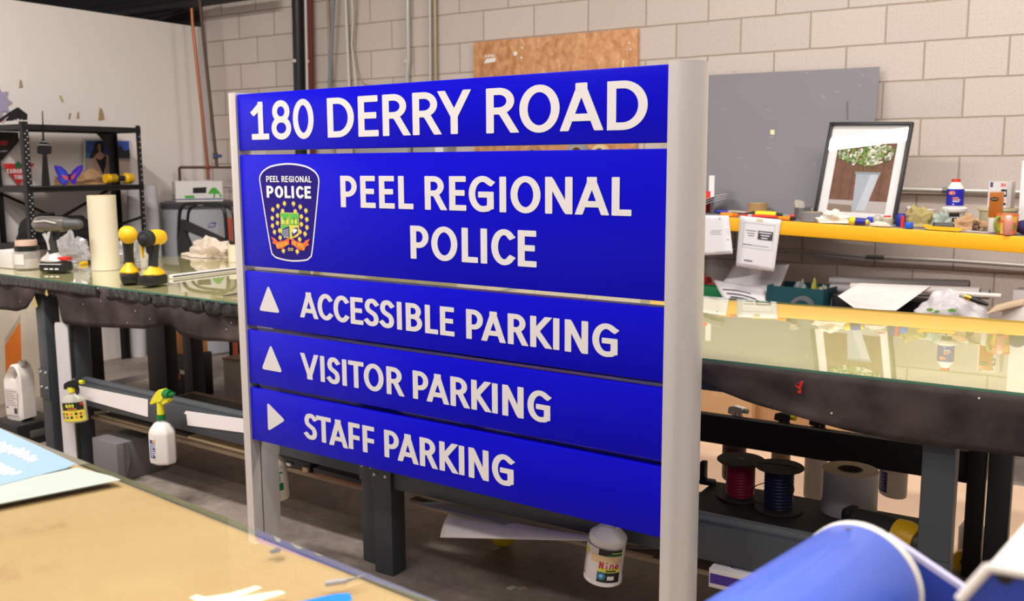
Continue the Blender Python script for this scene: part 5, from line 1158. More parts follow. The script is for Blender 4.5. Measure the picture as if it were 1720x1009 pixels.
mb.flat([(bd * .70, .03), (bd * .96, .03), (bd * .96, .055), (bd * .70, .055)], (-.0032, 0, 0), (0, 1, 0), (0, 0, 1)); mb.flat([(bd * .40, .03), (bd * .52, .03), (bd * .52, .06), (bd * .40, .06)], (-.0032, 0, 0), (0, 1, 0), (0, 0, 1)); mb.build('side_print', mat('print_green', (70, 168, 50), .5), t, smooth=0)
# folded black cart in front of the heater
Yc = -1.28
TB = mat('cart_black', (24, 24, 26), .3)
t = thing('folding_cart', 'folded black tube-frame cart in front of the water heater', 'cart', oy(340, 500, Yc))
P = [oy(x, y, Yc) for x, y in ((301, 470), (300, 400), (301.5, 360), (306, 347), (317, 342), (340, 341.5), (362, 342.5), (373, 348), (378, 360), (381, 400), (382, 470))]
P[0].z = P[-1].z = .012
Pm = [P[0]] + [Vector(p) for p in spline(P[1:-1], 5)] + [P[-1]]
MB().tube(Pm, .0125, 12).build('frame', TB, t)
P2 = [p + Vector((.012, .06, -.015)) for p in Pm]; P2[0].z = P2[-1].z = .012
MB().tube(P2, .010, 12).build('inner_frame', TB, t)
MB().prism([(-.012, -.012), (.05, -.012), (.05, .012), (-.012, .012)], oy(334, 342, Yc - .001), (1, 0, 0), (0, 0, 1), .006).build('badge', mat('cart_badge', (150, 140, 130), .5), t, smooth=0)
D = [oy(x, y, Yc - .03) for x, y in ((304, 368), (399, 412), (399, 424), (302, 384))]
MB().add(D + [p + Vector((0, .03, 0)) for p in D], [(0, 1, 2, 3), (7, 6, 5, 4), (0, 4, 5, 1), (1, 5, 6, 2), (2, 6, 7, 3), (3, 7, 4, 0)]).build('folded_deck', TB, t, bev=.004)
D = [oy(x, y, Yc - .02) for x, y in ((304, 376), (310, 388), (332, 440), (332, 600), (299, 600), (299, 400))]
MB().add(D + [p + Vector((0, .02, 0)) for p in D], [tuple(range(6)), tuple(range(11, 5, -1))] + [(i, (i + 1) % 6, 6 + (i + 1) % 6, 6 + i) for i in range(6)]).build('bag_panel', mat('nylon_black', (34, 34, 36), .6), t)
p, q = oy(391, 366, -.9), oy(392, 440, -.9); q.z = .0; p2 = Vector((q.x - .02, q.y, .001))
t = thing('spirit_level', 'narrow red and orange level standing by the sign post', 'level', p2)
X = frame(p2, (1, 0, 0), (p - p2)); L = (p - p2).length
MB(X).box((0, 0, L / 2), (.032, .02, L), bev=.002).build('bar', mat('level_red', (176, 72, 44), .45), t); MB(X).box((-.012, -.006, L * .85), (.01, .02, L * .28), bev=.001).build('edge', mat('level_orange', (220, 150, 70), .45), t)

# ================================================================== rack with the yellow beam against the wall
K0, K1 = oy(1190, 362, -.60), oy(1720, 397, -.82)
kd = (K1 - K0); kh = Vector((kd.x, kd.y, 0)).normalized(); kn = Vector((-kh.y, kh.x, 0))     # kn points to the wall
slope = kd.z / Vector((kd.x, kd.y, 0)).length
def kz(P): return K0.z + (Vector((P.x, P.y, 0)) - Vector((K0.x, K0.y, 0))).dot(kh) * slope
def dk(x, k, lift=.001):
    """point of the deck under picture column x, k metres behind the front edge"""
    P = on_plane(x, 372, K0 + kn * k, kn); P.z = kz(P) + lift; return P
BEAMY = mat('beam_yellow', (255, 184, 26), .4, var=.03, scale=5); DECKG = mat('deck_grey', (120, 116, 118), .6, var=.1)
kl = K0 - kh * .42 - Vector((0, 0, .42 * slope)); LK = 2.45
KX = frame(kl, kh + Vector((0, 0, slope)), (0, 0, 1))
t = thing('storage_rack', 'pallet rack against the block wall with a bright yellow front beam', 'rack', (kl.x + 1.2, kl.y + .2, 0))
MB(KX).box((LK / 2, .02, -.039), (LK, .04, .072), bev=.004).build('front_beam', BEAMY, t)
MB(KX).box((LK / 2, .235, -.012), (LK, .39, .022), bev=.002).build('upper_deck', DECKG, t)
MB(KX).box((LK / 2, .445, -.045), (LK, .03, .08)).build('rear_beam', BEAMY, t)
LD = .70
for u in (.02, LK - .02):
    for v in (.02, .43):
        p = KX @ Vector((u, v, 0)); MB(XF((p.x, p.y, 0))).box((0, 0, .625), (.06, .06, 1.25), bev=.003).build('upright', STEEL, t)
ll = Vector((kl.x, kl.y, LD)); LX = frame(ll, kh, (0, 0, 1))
MB(LX).box((LK / 2, .235, -.012), (LK, .43, .022)).build('lower_deck', DARKB, t); MB(LX).box((LK / 2, .02, -.05), (LK, .04, .09)).build('lower_beam', DARKST, t)

# grey sheet leaning on the wall
a, b_ = oy(1140, 128.5, -.045), oy(1478, 112, -.045)
p, q = dk(1140, .40), dk(1470, .44); p.x += .0
dx = (b_ - a); q = p + dx; q.z = kz(q) + .001; q.y = p.y + dx.y
SHG = mat('sheet_grey', (128, 123, 126), .5, var=.06, scale=3, spec=.35)
q = Vector((b_.x + .012, -.20, kz(Vector((b_.x, -.2, 0))) + .001)); p = Vector((a.x, -.20, kz(Vector((a.x, -.2, 0))) + .001))
q.x = b_.x; tl_ = .155 / (a.z - p.z); q.y = -.045 - tl_ * (b_.z - q.z)
t = thing('plastic_sheet', 'big grey plastic sheet leaning on the wall behind the yellow shelf', 'sheet', (p + q) / 2)
th = Vector((0, .004, 0)); MB().add([p, q, b_, a, p + th, q + th, b_ + th, a + th], [(0, 1, 2, 3), (7, 6, 5, 4), (0, 4, 5, 1), (1, 5, 6, 2), (2, 6, 7, 3), (3, 7, 4, 0)]).build('sheet', SHG, t, smooth=0)
gpn = (q - p).cross(a - p).normalized(); gpn = gpn if gpn.y < 0 else -gpn
def sheetpt(x, y, off=.0012): return on_plane(x, y, p, gpn) + gpn * off
mb = MB(); mb.add([sheetpt(x, y) for x, y in ((1294, 218), (1301, 218), (1301, 226), (1294, 226))], [(0, 1, 2, 3)]); mb.build('cream_sticker', mat('sticker_cream', (226, 216, 164), .6), t, smooth=0)
mb = MB()
for i in range(7): y = 171 + i * 4.4; mb.add([sheetpt(x, yy) for x, yy in ((1422, y), (1425, y), (1425, y + 2.8), (1422, y + 2.8))], [(0, 1, 2, 3)])
mb.build('stamp', mat('stamp_dark', (84, 80, 84), .6), t, smooth=0)
random.seed(5); mb = MB()
for i in range(22):
    x, y = random.uniform(1200, 1470), random.uniform(120, 330); l = random.uniform(.8, 5); an = random.uniform(-.3, 1.4); w = random.uniform(.4, 1.2)
    c_, s_ = math.cos(an), math.sin(an); mb.add([sheetpt(x - c_ * l - s_ * w, y - s_ * l + c_ * w, .0007), sheetpt(x + c_ * l - s_ * w, y + s_ * l + c_ * w, .0007), sheetpt(x + c_ * l + s_ * w, y + s_ * l - c_ * w, .0007), sheetpt(x - c_ * l + s_ * w, y - s_ * l - c_ * w, .0007)], [(0, 1, 2, 3)])
sc_ = mb.build('scuffs', mat('scuff_light', (146, 141, 144), .5), t, smooth=0); sc_['kind'] = 'stuff'

# framed picture
B0, B1 = dk(1366, .30, .002), dk(1504, .27, .002); Tq = on_plane(1382, 206, K0 + kn * .43, kn)
U = (B1 - B0).normalized(); Wd = Tq - B0; Wd = (Wd - U * Wd.dot(U)); FH = Wd.length; Wd.normalize(); FW = (B1 - B0).length
PX = Matrix(((U.x, Wd.cross(U).x, Wd.x, B0.x), (U.y, Wd.cross(U).y, Wd.y, B0.y), (U.z, Wd.cross(U).z, Wd.z, B0.z), (0, 0, 0, 1)))
FRM = mat('frame_black', (44, 42, 43), .4)
t = thing('picture_frame', 'black framed photo of white flowers in a metal bucket, leaning on the yellow shelf', 'picture', B0)
fw, fd = .016, .028
mb = MB(PX); mb.box((FW / 2, 0, fw / 2), (FW, fd, fw), bev=.002); mb.box((FW / 2, 0, FH - fw / 2), (FW, fd, fw), bev=.002); mb.box((fw / 2, 0, FH / 2), (fw, fd, FH - 2 * fw), bev=.002); mb.box((FW - fw / 2, 0, FH / 2), (fw, fd, FH - 2 * fw), bev=.002); mb.build('frame', FRM, t)
MB(PX).box((FW / 2, .006, FH / 2), (FW - 2 * fw, .004, FH - 2 * fw)).build('mat_board', mat('mat_white', (248, 242, 238), .7, var=.01), t, smooth=0)
x0, x1, z0, z1 = FW * .145, FW * .855, FH * .085, FH * .79
WOODP = mat('photo_fence', (124, 84, 62), .6, var=.45, scale=22)
mb = MB(PX); L = [0]
def pp(poly, m, y=None):
    L[0] += 1; mb.flat([(x0 + (x1 - x0) * a_, z0 + (z1 - z0) * b2) for a_, b2 in poly], (0, .0038 - .00012 * min(L[0], 40), 0), (1, 0, 0), (0, 0, 1), m)
pp([(0, 0), (1, 0), (1, 1), (0, 1)], 0); pp([(0, 0), (1, 0), (1, .17), (0, .17)], 1); pp([(0, 0), (.44, 0), (.42, .10), (0, .11)], 2)
for i in range(6): pp([(.165 * i + .01, .17), (.165 * i + .02, .17), (.165 * i + .02, 1), (.165 * i + .01, 1)], 3)
pp([(.44, .03), (.66, .03), (.80, .57), (.40, .57)], 4); pp([(.50, .03), (.66, .03), (.80, .57), (.66, .57)], 5); pp([(.385, .55), (.81, .55), (.815, .585), (.38, .585)], 6)
for sx_ in (.47, .53, .60, .68, .74): pp([(sx_, .58), (sx_ + .012, .58), (sx_ + .02 + (sx_ - .6) * .3, .76), (sx_ + (sx_ - .6) * .3, .76)], 7)
random.seed(11)
for i in range(190):
    r = random.uniform(.02, .05); an = random.uniform(0, 2 * PI); q_ = random.random() ** .5; cx = .50 + .47 * q_ * math.cos(an); cz = .85 + .16 * q_ * math.sin(an)
    cz = min(.97, cz); cx = min(max(cx, .06), .95)
    pp([(cx + r * .8 * math.cos(j * PI / 3 + i), cz + r * .8 * math.sin(j * PI / 3 + i)) for j in range(6)], random.choice([8, 8, 9, 10, 10, 11]))
mb.build('photo', [WOODP, mat('photo_table', (196, 184, 176), .6), mat('photo_table_shade', (150, 128, 110), .6), mat('photo_gap', (96, 66, 50), .6), mat('photo_bucket', (178, 182, 188), .5, var=.12, scale=60), mat('photo_bucket_light', (202, 205, 210), .5, var=.12, scale=60), mat('photo_bucket_rim', (150, 156, 164), .5), mat('photo_stem', (130, 110, 70), .6), mat('photo_leaf', (150, 176, 90), .6), mat('photo_leaf_dark', (110, 140, 64), .6), mat('photo_petal', (240, 238, 222), .6), mat('photo_petal_green', (206, 216, 160), .6)], t, smooth=0)
MB(PX).box((FW / 2, -.0045, FH / 2), (FW - 2 * fw, .002, FH - 2 * fw)).build('glass', thin_glass('picture_glass', (.985, .985, .985), 0.0, 1.55), t, smooth=0)

# papers taped to the beam
PAP = mat('office_paper', (234, 228, 228), .7, var=.015); INK = mat('ink_grey', (120, 114, 116), .7); INKD = mat('ink_dark', (70, 66, 70), .7)
def hung(px, label, marks, curl=.0):
    pl = K0 - kn * .006
    P = [on_plane(x, y, pl, kn) for x, y in px]      # TL TR BR BL
    t = thing('notice', label, 'paper', P[3])
    def pt(u, v, o=0): 
        q = (P[0] * (1 - u) + P[1] * u) * (1 - v) + (P[3] * (1 - u) + P[2] * u) * v
        return q - kn * (curl * v * v * (1 - .6 * u) + o) 
    MB().grid(lambda u, v: pt(u, v), 6, 12).build('sheet', PAP, t, solid=.0006)
    mb = MB()
    for (u0, v0, u1, v1, m) in marks:
        mb.grid(lambda u, v: pt(u0 + (u1 - u0) * u, v0 + (v1 - v0) * v, .0012 + .0002 * m), 2, 4, m)
    mb.build('print', [INK, INKD, PAP, mat('clear_tape', (222, 216, 170), .3)], t, smooth=0)
hung([(1160, 361), (1224, 362), (1231, 426), (1160, 430)], 'white notice taped to the yellow beam, right beside the sign post', [(.55, .38, .80, .39, 0), (.5, .42, .75, .43, 0), (.5, .47, .78, .48, 0), (.88, .36, .98, .365, 0), (.9, .42, .98, .425, 0), (.9, .48, .98, .485, 0), (.6, .93, .95, .94, 0), (.75, .06, .78, .10, 0), (.9, .62, .95, .64, 0)])
hung([(1243, 362), (1312, 369), (1300, 456.5), (1236, 447)], 'white notice with a dark box, taped to the yellow beam', [(.12, .12, .125, .60, 0), (.88, .10, .885, .60, 0), (.12, .12, .88, .125, 0), (.12, .60, .88, .605, 0), (.18, .26, .45, .275, 0), (.22, .31, .42, .325, 0), (.25, .355, .40, .37, 0), (.49, .25, .86, .42, 1), (.52, .275, .82, .295, 2), (.56, .325, .78, .345, 2), (.58, .375, .74, .395, 2), (.13, .535, .35, .55, 1), (.35, .54, .8, .55, 0), (.2, .84, .42, .87, 0), (.42, .02, .58, .07, 3), (.2, .93, .6, .935, 0)])

# ------------------------------------------------------------------ what lies on the yellow shelf
def lay(x0, y0, x1, y1, k, lift):
    """two deck points, lifted by the radius"""
    a_, b2 = dk(x0, k, lift), dk(x1, k, lift); return a_, b2
def tool(name, label, cat, x0, x1, k0, k1, segs, r, seed=0):
    """a hand tool lying on the shelf: segs = [(part, material, from, to, radius scale list)]"""
    a_, b2 = dk(x0, k0, r), dk(x1, k1, r); t = thing(name, label, cat, (a_ + b2) / 2 - Vector((0, 0, r)))
    for nm, m, f0, f1, ta in segs:
        n = len(ta); MB().tube([a_ + (b2 - a_) * (f0 + (f1 - f0) * i / (n - 1)) for i in range(n)], r, 14, taper=ta).build(nm, m, t)
    return t
TOB = mat('tool_blue', (42, 48, 150), .4); TOO = mat('tool_orange', (246, 150, 30), .45); TORED = mat('handle_red', (222, 56, 36), .4); TOY2 = mat('handle_yellow', (244, 214, 24), .4); STL = mat('bright_steel', (176, 172, 168), .3, .8)
# loose paper stack by the post
c = dk(1196, .22); 
for i, (ang, ln) in enumerate(((.38, .0), (.30, .004), (.22, .008))):
    p0 = dk(1165, .14 + i * .012, .012 + i * .012); X = XF(p0, math.atan2(kh.y, kh.x) + .42 - i * .03, 0, -.30)
    tag(MB(X).grid(lambda u, v: (u * .19, v * .16 - .02, .02 * math.sin(u * 2.4)), 8, 4).build('paper_sheet', mat('paper_grey', (190, 186, 186), .6), solid=.003), ['top grey curled sheet of the loose pile beside the post on the yellow shelf', 'middle curled sheet of the loose pile beside the post on the yellow shelf', 'lowest curled sheet of the loose pile beside the post on the yellow shelf'][i], 'paper')
tool('pliers', 'blue-handled pliers at the left end of the yellow shelf', 'pliers', 1202, 1229, .20, .24, [('handle', TOB, 0, .75, [.8, 1, .9]), ('jaw', STL, .75, 1, [.7, .4])], .011)
X = frame(dk(1224, .045, .0105), kh, (0, 0, 1)); t = thing('box_cutter', 'orange box cutter with a darker orange end on the yellow shelf', 'knife', dk(1224, .05))
MB(X).box((-.008, 0, 0), (.075, .026, .02), bev=.003).build('body', TOO, t); MB(X).box((.042, 0, -.001), (.024, .024, .018), bev=.003).build('slider', mat('orange_deep', (238, 110, 24), .4), t)
p0 = dk(1214, .26, .012); X = XF(p0, math.atan2(kh.y, kh.x), 0, .05)
tag(MB(X).prism([(0, 0), (.17, 0), (.15, .07), (.02, .08)], (0, 0, 0), (1, 0, 0), (0, 1, 0), .003).build('card', mat('card_cream', (222, 208, 182), .7), smooth=0), 'cream card lying behind the box cutter on the yellow shelf', 'card')
p0 = dk(1272, .34); R_ = size(16, p0); t = thing('tape_roll', 'brown packing tape roll standing flat on the yellow shelf', 'tape roll', p0)
MB().ring(p0, R_ * .75, R_, .062, n=32).build('tape', mat('packing_tape', (176, 140, 92), .35), t); MB().ring(p0 + Vector((0, 0, .0005)), R_ * .68, R_ * .75, .063, n=32).build('core', mat('card_core', (196, 168, 130), .7), t)
tool('screwdriver', 'thick yellow-handled screwdriver with black ends on the yellow shelf', 'screwdriver', 1250, 1325, .12, .16, [('tip', BLK, 0, .2, [.2, .7]), ('grip_end', BLK, .18, .32, [.8, .85]), ('handle', TOY2, .26, .72, [1, 1.08, 1.1, 1]), ('collar', BLK, .72, .86, [.7, .6]), ('shaft', STL, .86, 1, [.3, .3])], .0165)
tool('pliers', 'red-handled pliers under the yellow screwdriver', 'pliers', 1245, 1306, .05, .075, [('jaw', TORED, 0, .2, [.4, .7]), ('pivot', STL, .2, .3, [.9, .9]), ('handle', TORED, .3, 1, [.7, .9, .9, .8])], .0105)
tool('box_cutter', 'orange and black folding cutter left of the duct tape', 'knife', 1308, 1336, .05, .02, [('handle', TOO, 0, .75, [.7, 1, .9]), ('tip', BLK, .72, 1, [.95, .6])], .0105)
tool('screwdriver', 'red and white screwdriver behind the orange folding cutter', 'screwdriver', 1312, 1350, .2, .24, [('handle', TORED, .3, 1, [.8, 1, .7]), ('shaft', STL, 0, .3, [.3, .3])], .010)
p0 = dk(1349, .24); R_ = size(15, p0) ; t = thing('metal_can', 'small open steel can with a brush in it, left of the picture frame', 'can', p0)
MB().lathe([(R_ - .001, 0), (R_, .002), (R_, .055), (R_ + .0015, .058), (R_ - .001, .058), (R_ - .002, .004)], p0, n=30).build('can', STL, t)
X = XF(p0 + Vector((-.012, 0, .03)), .1, 0, -.18); t2 = thing('paint_brush', 'pale worn brush standing in the steel can', 'brush', p0 + Vector((-.01, 0, .006)))
MB(X).prism(rounded([(-.024, 0), (.02, 0), (.024, .055), (-.006, .072), (-.026, .07)], .006), (0, .004, 0), (1, 0, 0), (0, 0, 1), .010).build('bristles', mat('bristle', (190, 176, 160), .8, var=.2, scale=60), t2)
p0 = dk(1365, .075); R_ = size(20.5, p0); t = thing('tape_roll', 'grey duct tape roll lying flat on the yellow shelf', 'tape roll', p0)
MB().ring(p0, R_ * .72, R_, .047, n=36).build('tape', mat('duct_tape', (138, 134, 136), .35, .1), t); MB().ring(p0 + Vector((0, 0, .0005)), R_ * .66, R_ * .72, .048, n=36).build('core', mat('card_core', (196, 168, 130), .7), t)
tool('marker', 'short red marker right of the duct tape', 'marker', 1384, 1401, .16, .18, [('barrel', TORED, 0, .8, [.9, 1, 1]), ('cap', BLK, .8, 1, [1, .9])], .010)
c = dk(1398, .05); crumple('paper_scrap', c, (.085, .035), .05, mat('scrap_cream', (234, 222, 206), .7), 'crumpled cream paper in front of the picture frame', 'paper', 6.3, rough=.6)
t = tool('screwdriver', 'blue screwdriver with a round yellow end, nearest the shelf edge', 'screwdriver', 1424, 1462, .02, .03, [('handle', TOB, .2, .82, [.85, 1, .95, .8]), ('collar', TOY2, .8, .92, [.7, .6]), ('shaft', STL, .9, 1, [.25, .25])], .0185)
q = dk(1432, .018, .020); MB().ball(q, .0205).build('end_knob', TOY2, t)
tool('screwdriver', 'dark blue screwdriver lying behind the yellow-ended one', 'screwdriver', 1402, 1432, .17, .19, [('handle', TOB, .25, 1, [.8, 1, .9]), ('shaft', STL, 0, .25, [.3, .3])], .012)
p0 = dk(1462, .17); tag(MB().lathe([(.017, 0), (.018, .003), (.018, .028), (.014, .034)], p0, n=22).build('bottle_cap', mat('cap_blue', (32, 56, 190), .4)), 'small dark blue cap standing right of the screwdrivers', 'pot')  # a loose blue bottle cap
for x, k_, h_, lidm, lab in ((1474, .12, .042, mat('lid_clear', (200, 198, 186), .3), 'small clear jar without a coloured lid on the yellow shelf'), (1490, .09, .043, TORED, 'small clear jar with a red lid on the yellow shelf')):
    p0 = dk(x, k_); R_ = size(9.5 if lidm is TORED else 7.5, p0); t = thing('small_jar', lab, 'jar', p0)
    MB().lathe([(R_ * .95, 0), (R_, .003), (R_, h_ - .006), (R_ * .8, h_)], p0, n=22).build('body', mat('jar_murky', (206, 200, 176), .15, alpha=.75), t); MB().cyl(p0 + Vector((0, 0, h_)), p0 + Vector((0, 0, h_ + .007)), R_ * .62, n=20).build('lid', lidm, t)
p0 = dk(1478, .03); crumple('sponge', p0, (.05, .02), .022, mat('sponge_pink', (232, 206, 188), .85, bump=.3), 'pale pink sponge strip at the shelf edge', 'sponge', 9.1, rough=.3)
p0 = dk(1513, .12); R_ = size(8, p0); t = thing('spray_can', 'small blue can beside the red marker', 'can', p0)
MB().lathe([(R_ * .9, 0), (R_, .003), (R_, .052), (R_ * .85, .058)], p0, n=22).build('can', mat('can_blue', (36, 46, 150), .35), t); MB().cyl(p0 + Vector((0, 0, .058)), p0 + Vector((0, 0, .062)), R_ * .8, n=20).build('lid', TOB, t)
p0 = dk(1516, .05); t = thing('marker', 'red marker standing upright in front of the blue can', 'marker', p0)
MB().cyl(p0, p0 + Vector((0, 0, .044)), .0085, n=16).build('barrel', TORED, t); MB().cyl(p0 + Vector((0, 0, .044)), p0 + Vector((0, 0, .056)), .0075, n=16).build('cap', TORED, t)
p0 = dk(1527, .03); tag(MB().lathe([(.019, 0), (.020, .003), (.020, .024), (.017, .028)], p0, n=24).build('bottle_cap', mat('cap_blue2', (36, 92, 206), .4)), 'small bright blue cap at the shelf edge, right of the red marker', 'pot')  # second loose bottle cap, brighter blue
c = dk(1548, .19); crumple('cloth_rag', c, (.095, .05), .085, mat('khaki_cloth', (170, 152, 98), .9, var=.12), 'crumpled khaki rag on the yellow shelf', 'cloth', 12.4, rough=.5)
p0 = dk(1561, .34); t = thing('cup', 'small white cup behind the khaki rag', 'cup', p0)
MB().lathe([(.020, 0), (.022, .03), (.032, .078), (.030, .078), (.02, .032), (.018, .003)], p0, n=24).build('cup', WHPL, t)
p0 = dk(1527, .36); t = thing('cup', 'white lidded pot behind the left of the khaki rag', 'pot', p0); MB().lathe([(.02, 0), (.02, .07), (.018, .075)], p0, n=20).build('pot', mat('pot_grey', (150, 146, 140), .5), t); MB().cyl(p0 + Vector((0, 0, .075)), p0 + Vector((0, 0, .088)), .02, n=20).build('lid', WHPL, t)
# tub with the blue bottle on top
p0 = dk(1602, .24); R_ = size(18, p0); th_ = size(27, p0)
t = thing('tub', 'white lidded tub with a black and white label', 'tub', p0)
MB().lathe([(R_ * .86, 0), (R_ * .88, .004), (R_ * .96, th_)], p0, n=30).build('tub', mat('tub_clear', (208, 200, 190), .4), t); MB().lathe([(R_ * 1.05, th_), (R_ * 1.1, th_ + .004), (R_ * 1.1, th_ + .018), (R_ * .95, th_ + .023)], p0, n=30).build('lid', WHPL, t)
mb = MB()
def band(mb, p0, R0, R1, z0, z1, a0, a1, m=0, n=12):
    vs = []
    for i in range(n + 1):
        a_ = math.radians(a0 + (a1 - a0) * i / n); vs += [p0 + Vector((math.cos(a_) * R0, math.sin(a_) * R0, z0)), p0 + Vector((math.cos(a_) * R1, math.sin(a_) * R1, z1))]
    mb.add(vs, [(2 * i, 2 * i + 2, 2 * i + 3, 2 * i + 1) for i in range(n)], m)
band(mb, p0, R_ * .93, R_ * .975, th_ * .3, th_ * .95, 258, 300, 0); band(mb, p0, R_ * .985, R_ * .99, th_ * .72, th_ * .95, 252, 304, 1); band(mb, p0, R_ * .97, R_ * .985, th_ * .42, th_ * .66, 268, 292, 1)
mb.build('label', [WHPL, BLKL], t, smooth=0)
p1 = p0 + Vector((0, 0, th_ + .0245)); R_ = size(13.3, p1); hb = size(46, p1)
t = thing('bottle', 'white bottle with blue label and red cap standing on the white tub', 'bottle', p1)
MB().lathe([(R_ * .92, 0), (R_, .004), (R_, hb * .62), (R_ * .96, hb * .68), (R_ * .55, hb * .87), (R_ * .5, hb * .90)], p1, n=30).build('body', WHPL, t); MB().cyl(p1 + Vector((0, 0, hb * .90)), p1 + Vector((0, 0, hb)), R_ * .54, n=24).build('cap', TORED, t)
mb = MB(); band(mb, p1, R_ + .0008, R_ + .0008, hb * .04, hb * .64, 180, 380, 0, 24)
a_ = math.radians(256); O = p1 + Vector((math.cos(a_), math.sin(a_), 0)) * (R_ + .0018) + Vector((0, 0, hb * .50)); Uo = Vector((-math.sin(a_), math.cos(a_), 0))
for r_, m_ in ((.0165, 1), (.0145, 2), (.0125, 1)): mb.flat([(r_ * math.cos(i * PI / 10), .62 * r_ * math.sin(i * PI / 10)) for i in range(20)], O, Uo, (0, 0, 1), m_); O = O + Vector((math.cos(a_), math.sin(a_), 0)) * .0006
mb.flat([(-.006, -.004), (.007, 0), (-.006, .004)], O, Uo, (0, 0, 1), 2)
for z_, a1_, m_ in ((.31, 300, 3), (.25, 296, 1), (.24, 312, 2), (.18, 306, 2), (.08, 272, 2)): band(mb, p1, R_ + .0016, R_ + .0016, hb * z_, hb * (z_ + .035), 262, a1_, m_)
mb.build('label', [mat('label_royal', (38, 34, 168), .4), TORED, VIN, ORL], t, smooth=0)
c = dk(1580, .14); crumple('plastic_bag', c, (.04, .03), .075, mat('wrap_green', (190, 204, 192), .15, alpha=.7), 'crumpled clear wrap in front of the white tub', 'plastic', 14.2, rough=.6)
tool('tape_dispenser', 'dark grey tape gun handle above the yellow cutter', 'tape gun', 1568, 1606, .10, .10, [('handle', DKG, .1, .9, [.9, 1, 1, .9]), ('roller', BLK, 0, .12, [.8, .9])], .017)
X = frame(dk(1584, .035, .0115), kh + Vector((0, 0, slope)), (0, 0, 1)); t = thing('box_cutter', 'long yellow snap-blade cutter at the shelf edge', 'knife', dk(1584, .035))
mb = MB(X); mb.prism(rounded([(-.09, .004), (-.075, .014), (-.05, .006), (.082, .006), (.086, -.006), (.07, -.010), (-.062, -.010), (-.078, -.002)], .003), (0, .010, 0), (1, 0, 0), (0, 0, 1), .02); mb.build('body', TYEL, t)
MB(X).box((.0, -.0, -.0105), (.13, .018, .002)).build('edge', BLK, t)
c = dk(1626, .16); crumple('paper_bag', c, (.07, .05), .06, mat('kraft_bag2', (190, 150, 110), .75, var=.12), 'crumpled brown paper right of the white tub', 'paper', 16.8, rough=.5)
q = dk(1640, .12, .018); t = thing('cable_clip', 'dark metal ring on the yellow shelf', 'ring', q - Vector((0, 0, .018))); MB().ring(q + Vector((0, .005, 0)), .011, .017, .01, axis='Y', n=20).build('ring', mat('dark_ring', (70, 66, 64), .4, .5), t)
pts = [dk(x, k_, .003) for x, k_ in ((1612, .09), (1625, .06), (1640, .07), (1655, .05), (1668, .08))]
tag(MB().tube(spline(pts, 5), .003, 6).build('cable', mat('cable_white', (220, 206, 200), .5)), 'thin pale cable on the yellow shelf left of the mug', 'cable')
# cream container, box, amber pack, mug
p0 = dk(1676, .30); t = thing('plastic_container', 'cream plastic container under the black and white box', 'container', p0)
X = frame(p0, kh, (0, 0, 1)); wc = size(60, p0)
MB(X).lathe([(wc * .44, 0), (wc * .46, .005), (wc * .50, .09), (wc * .56, .092), (wc * .56, .104)], n=24, sq=(1, .6)).build('container', mat('cream_plastic', (206, 194, 156), .45), t)
p1 = p0 + Vector((.008, 0, .1055)); X = frame(p1, kh, (0, 0, 1)); wb2, hb2 = size(36, p1), size(44, p1)
t = thing('carton', 'black and white box with a red 31 on the cream container', 'box', p1)
MB(X).box((0, 0, hb2 / 2), (wb2, .07, hb2), bev=.001).build('box', mat('box_grey', (196, 188, 182), .5), t)
mb = MB(X); yy = -.0358
def ff(x0_, z0_, x1_, z1_, m, o=0): mb.flat([(x0_ * wb2, z0_ * hb2), (x1_ * wb2, z0_ * hb2), (x1_ * wb2, z1_ * hb2), (x0_ * wb2, z1_ * hb2)], (0, yy - o * .0003, 0), (1, 0, 0), (0, 0, 1), m)
ff(-.48, .01, .30, .99, 0); ff(.06, .42, .30, .70, 1, 1); ff(.10, .50, .26, .62, 0, 2); ff(.06, .10, .28, .20, 1, 1); ff(.05, .26, .27, .34, 2, 1); ff(-.42, .78, -.30, .97, 3, 1)
text(mb, '3I', .0 * wb2, .80 * hb2, .016, (0, yy - .0006, 0), (1, 0, 0), (0, 0, 1), 4, .028, .24, .2)
mb.build('print', [VIN, BLKL, mat('print_peach', (220, 180, 160), .5), mat('print_slate', (70, 74, 96), .5), TORED], t, smooth=0)
p0 = dk(1669, .10); R_ = size(8.5, p0); t = thing('cup', 'white cup under the amber pack, left of the mug', 'cup', p0); hc = size(25, p0)
MB().lathe([(R_ * .9, 0), (R_, .003), (R_, hc)], p0, n=22).build('cup', WHPL, t)
p1 = p0 + Vector((.006, 0, hc + .0005)); X = frame(p1, kh, (0, 0, 1)); wa, ha = size(20, p1), size(43, p1)
t = thing('amber_pack', 'amber brown pack with a dark oval badge standing on the white cup', 'pack', p1)
MB(X).box((0, 0, ha / 2), (wa, .035, ha), bev=.004).build('pack', mat('amber', (176, 100, 30), .25, var=.15, scale=20), t)
mb = MB(X); mb.flat([(wa * .33 * math.cos(i * PI / 10) - .004, ha * .72 + wa * .17 * math.sin(i * PI / 10)) for i in range(20)], (0, -.0182, 0), (1, 0, 0), (0, 0, 1), 0); mb.flat([(-wa * .28, ha * .71), (wa * .16, ha * .71), (wa * .16, ha * .735), (-wa * .28, ha * .735)], (0, -.0186, 0), (1, 0, 0), (0, 0, 1), 1); mb.build('badge', [BLKL, mat('amber_print', (200, 170, 120), .5)], t, smooth=0)
p0 = dk(1692, .06); R_ = size(17.5, p0); hm = size(34, p0)
t = thing('mug', 'orange floral mug with a green handle at the right of the yellow shelf', 'mug', p0)
MB().lathe([(R_ * .80, 0), (R_ * .84, .003), (R_, hm), (R_ * .93, hm), (R_ * .78, .006)], p0, n=34).build('mug', mat('mug_orange', (238, 132, 76), .3, var=.12, scale=20), t)
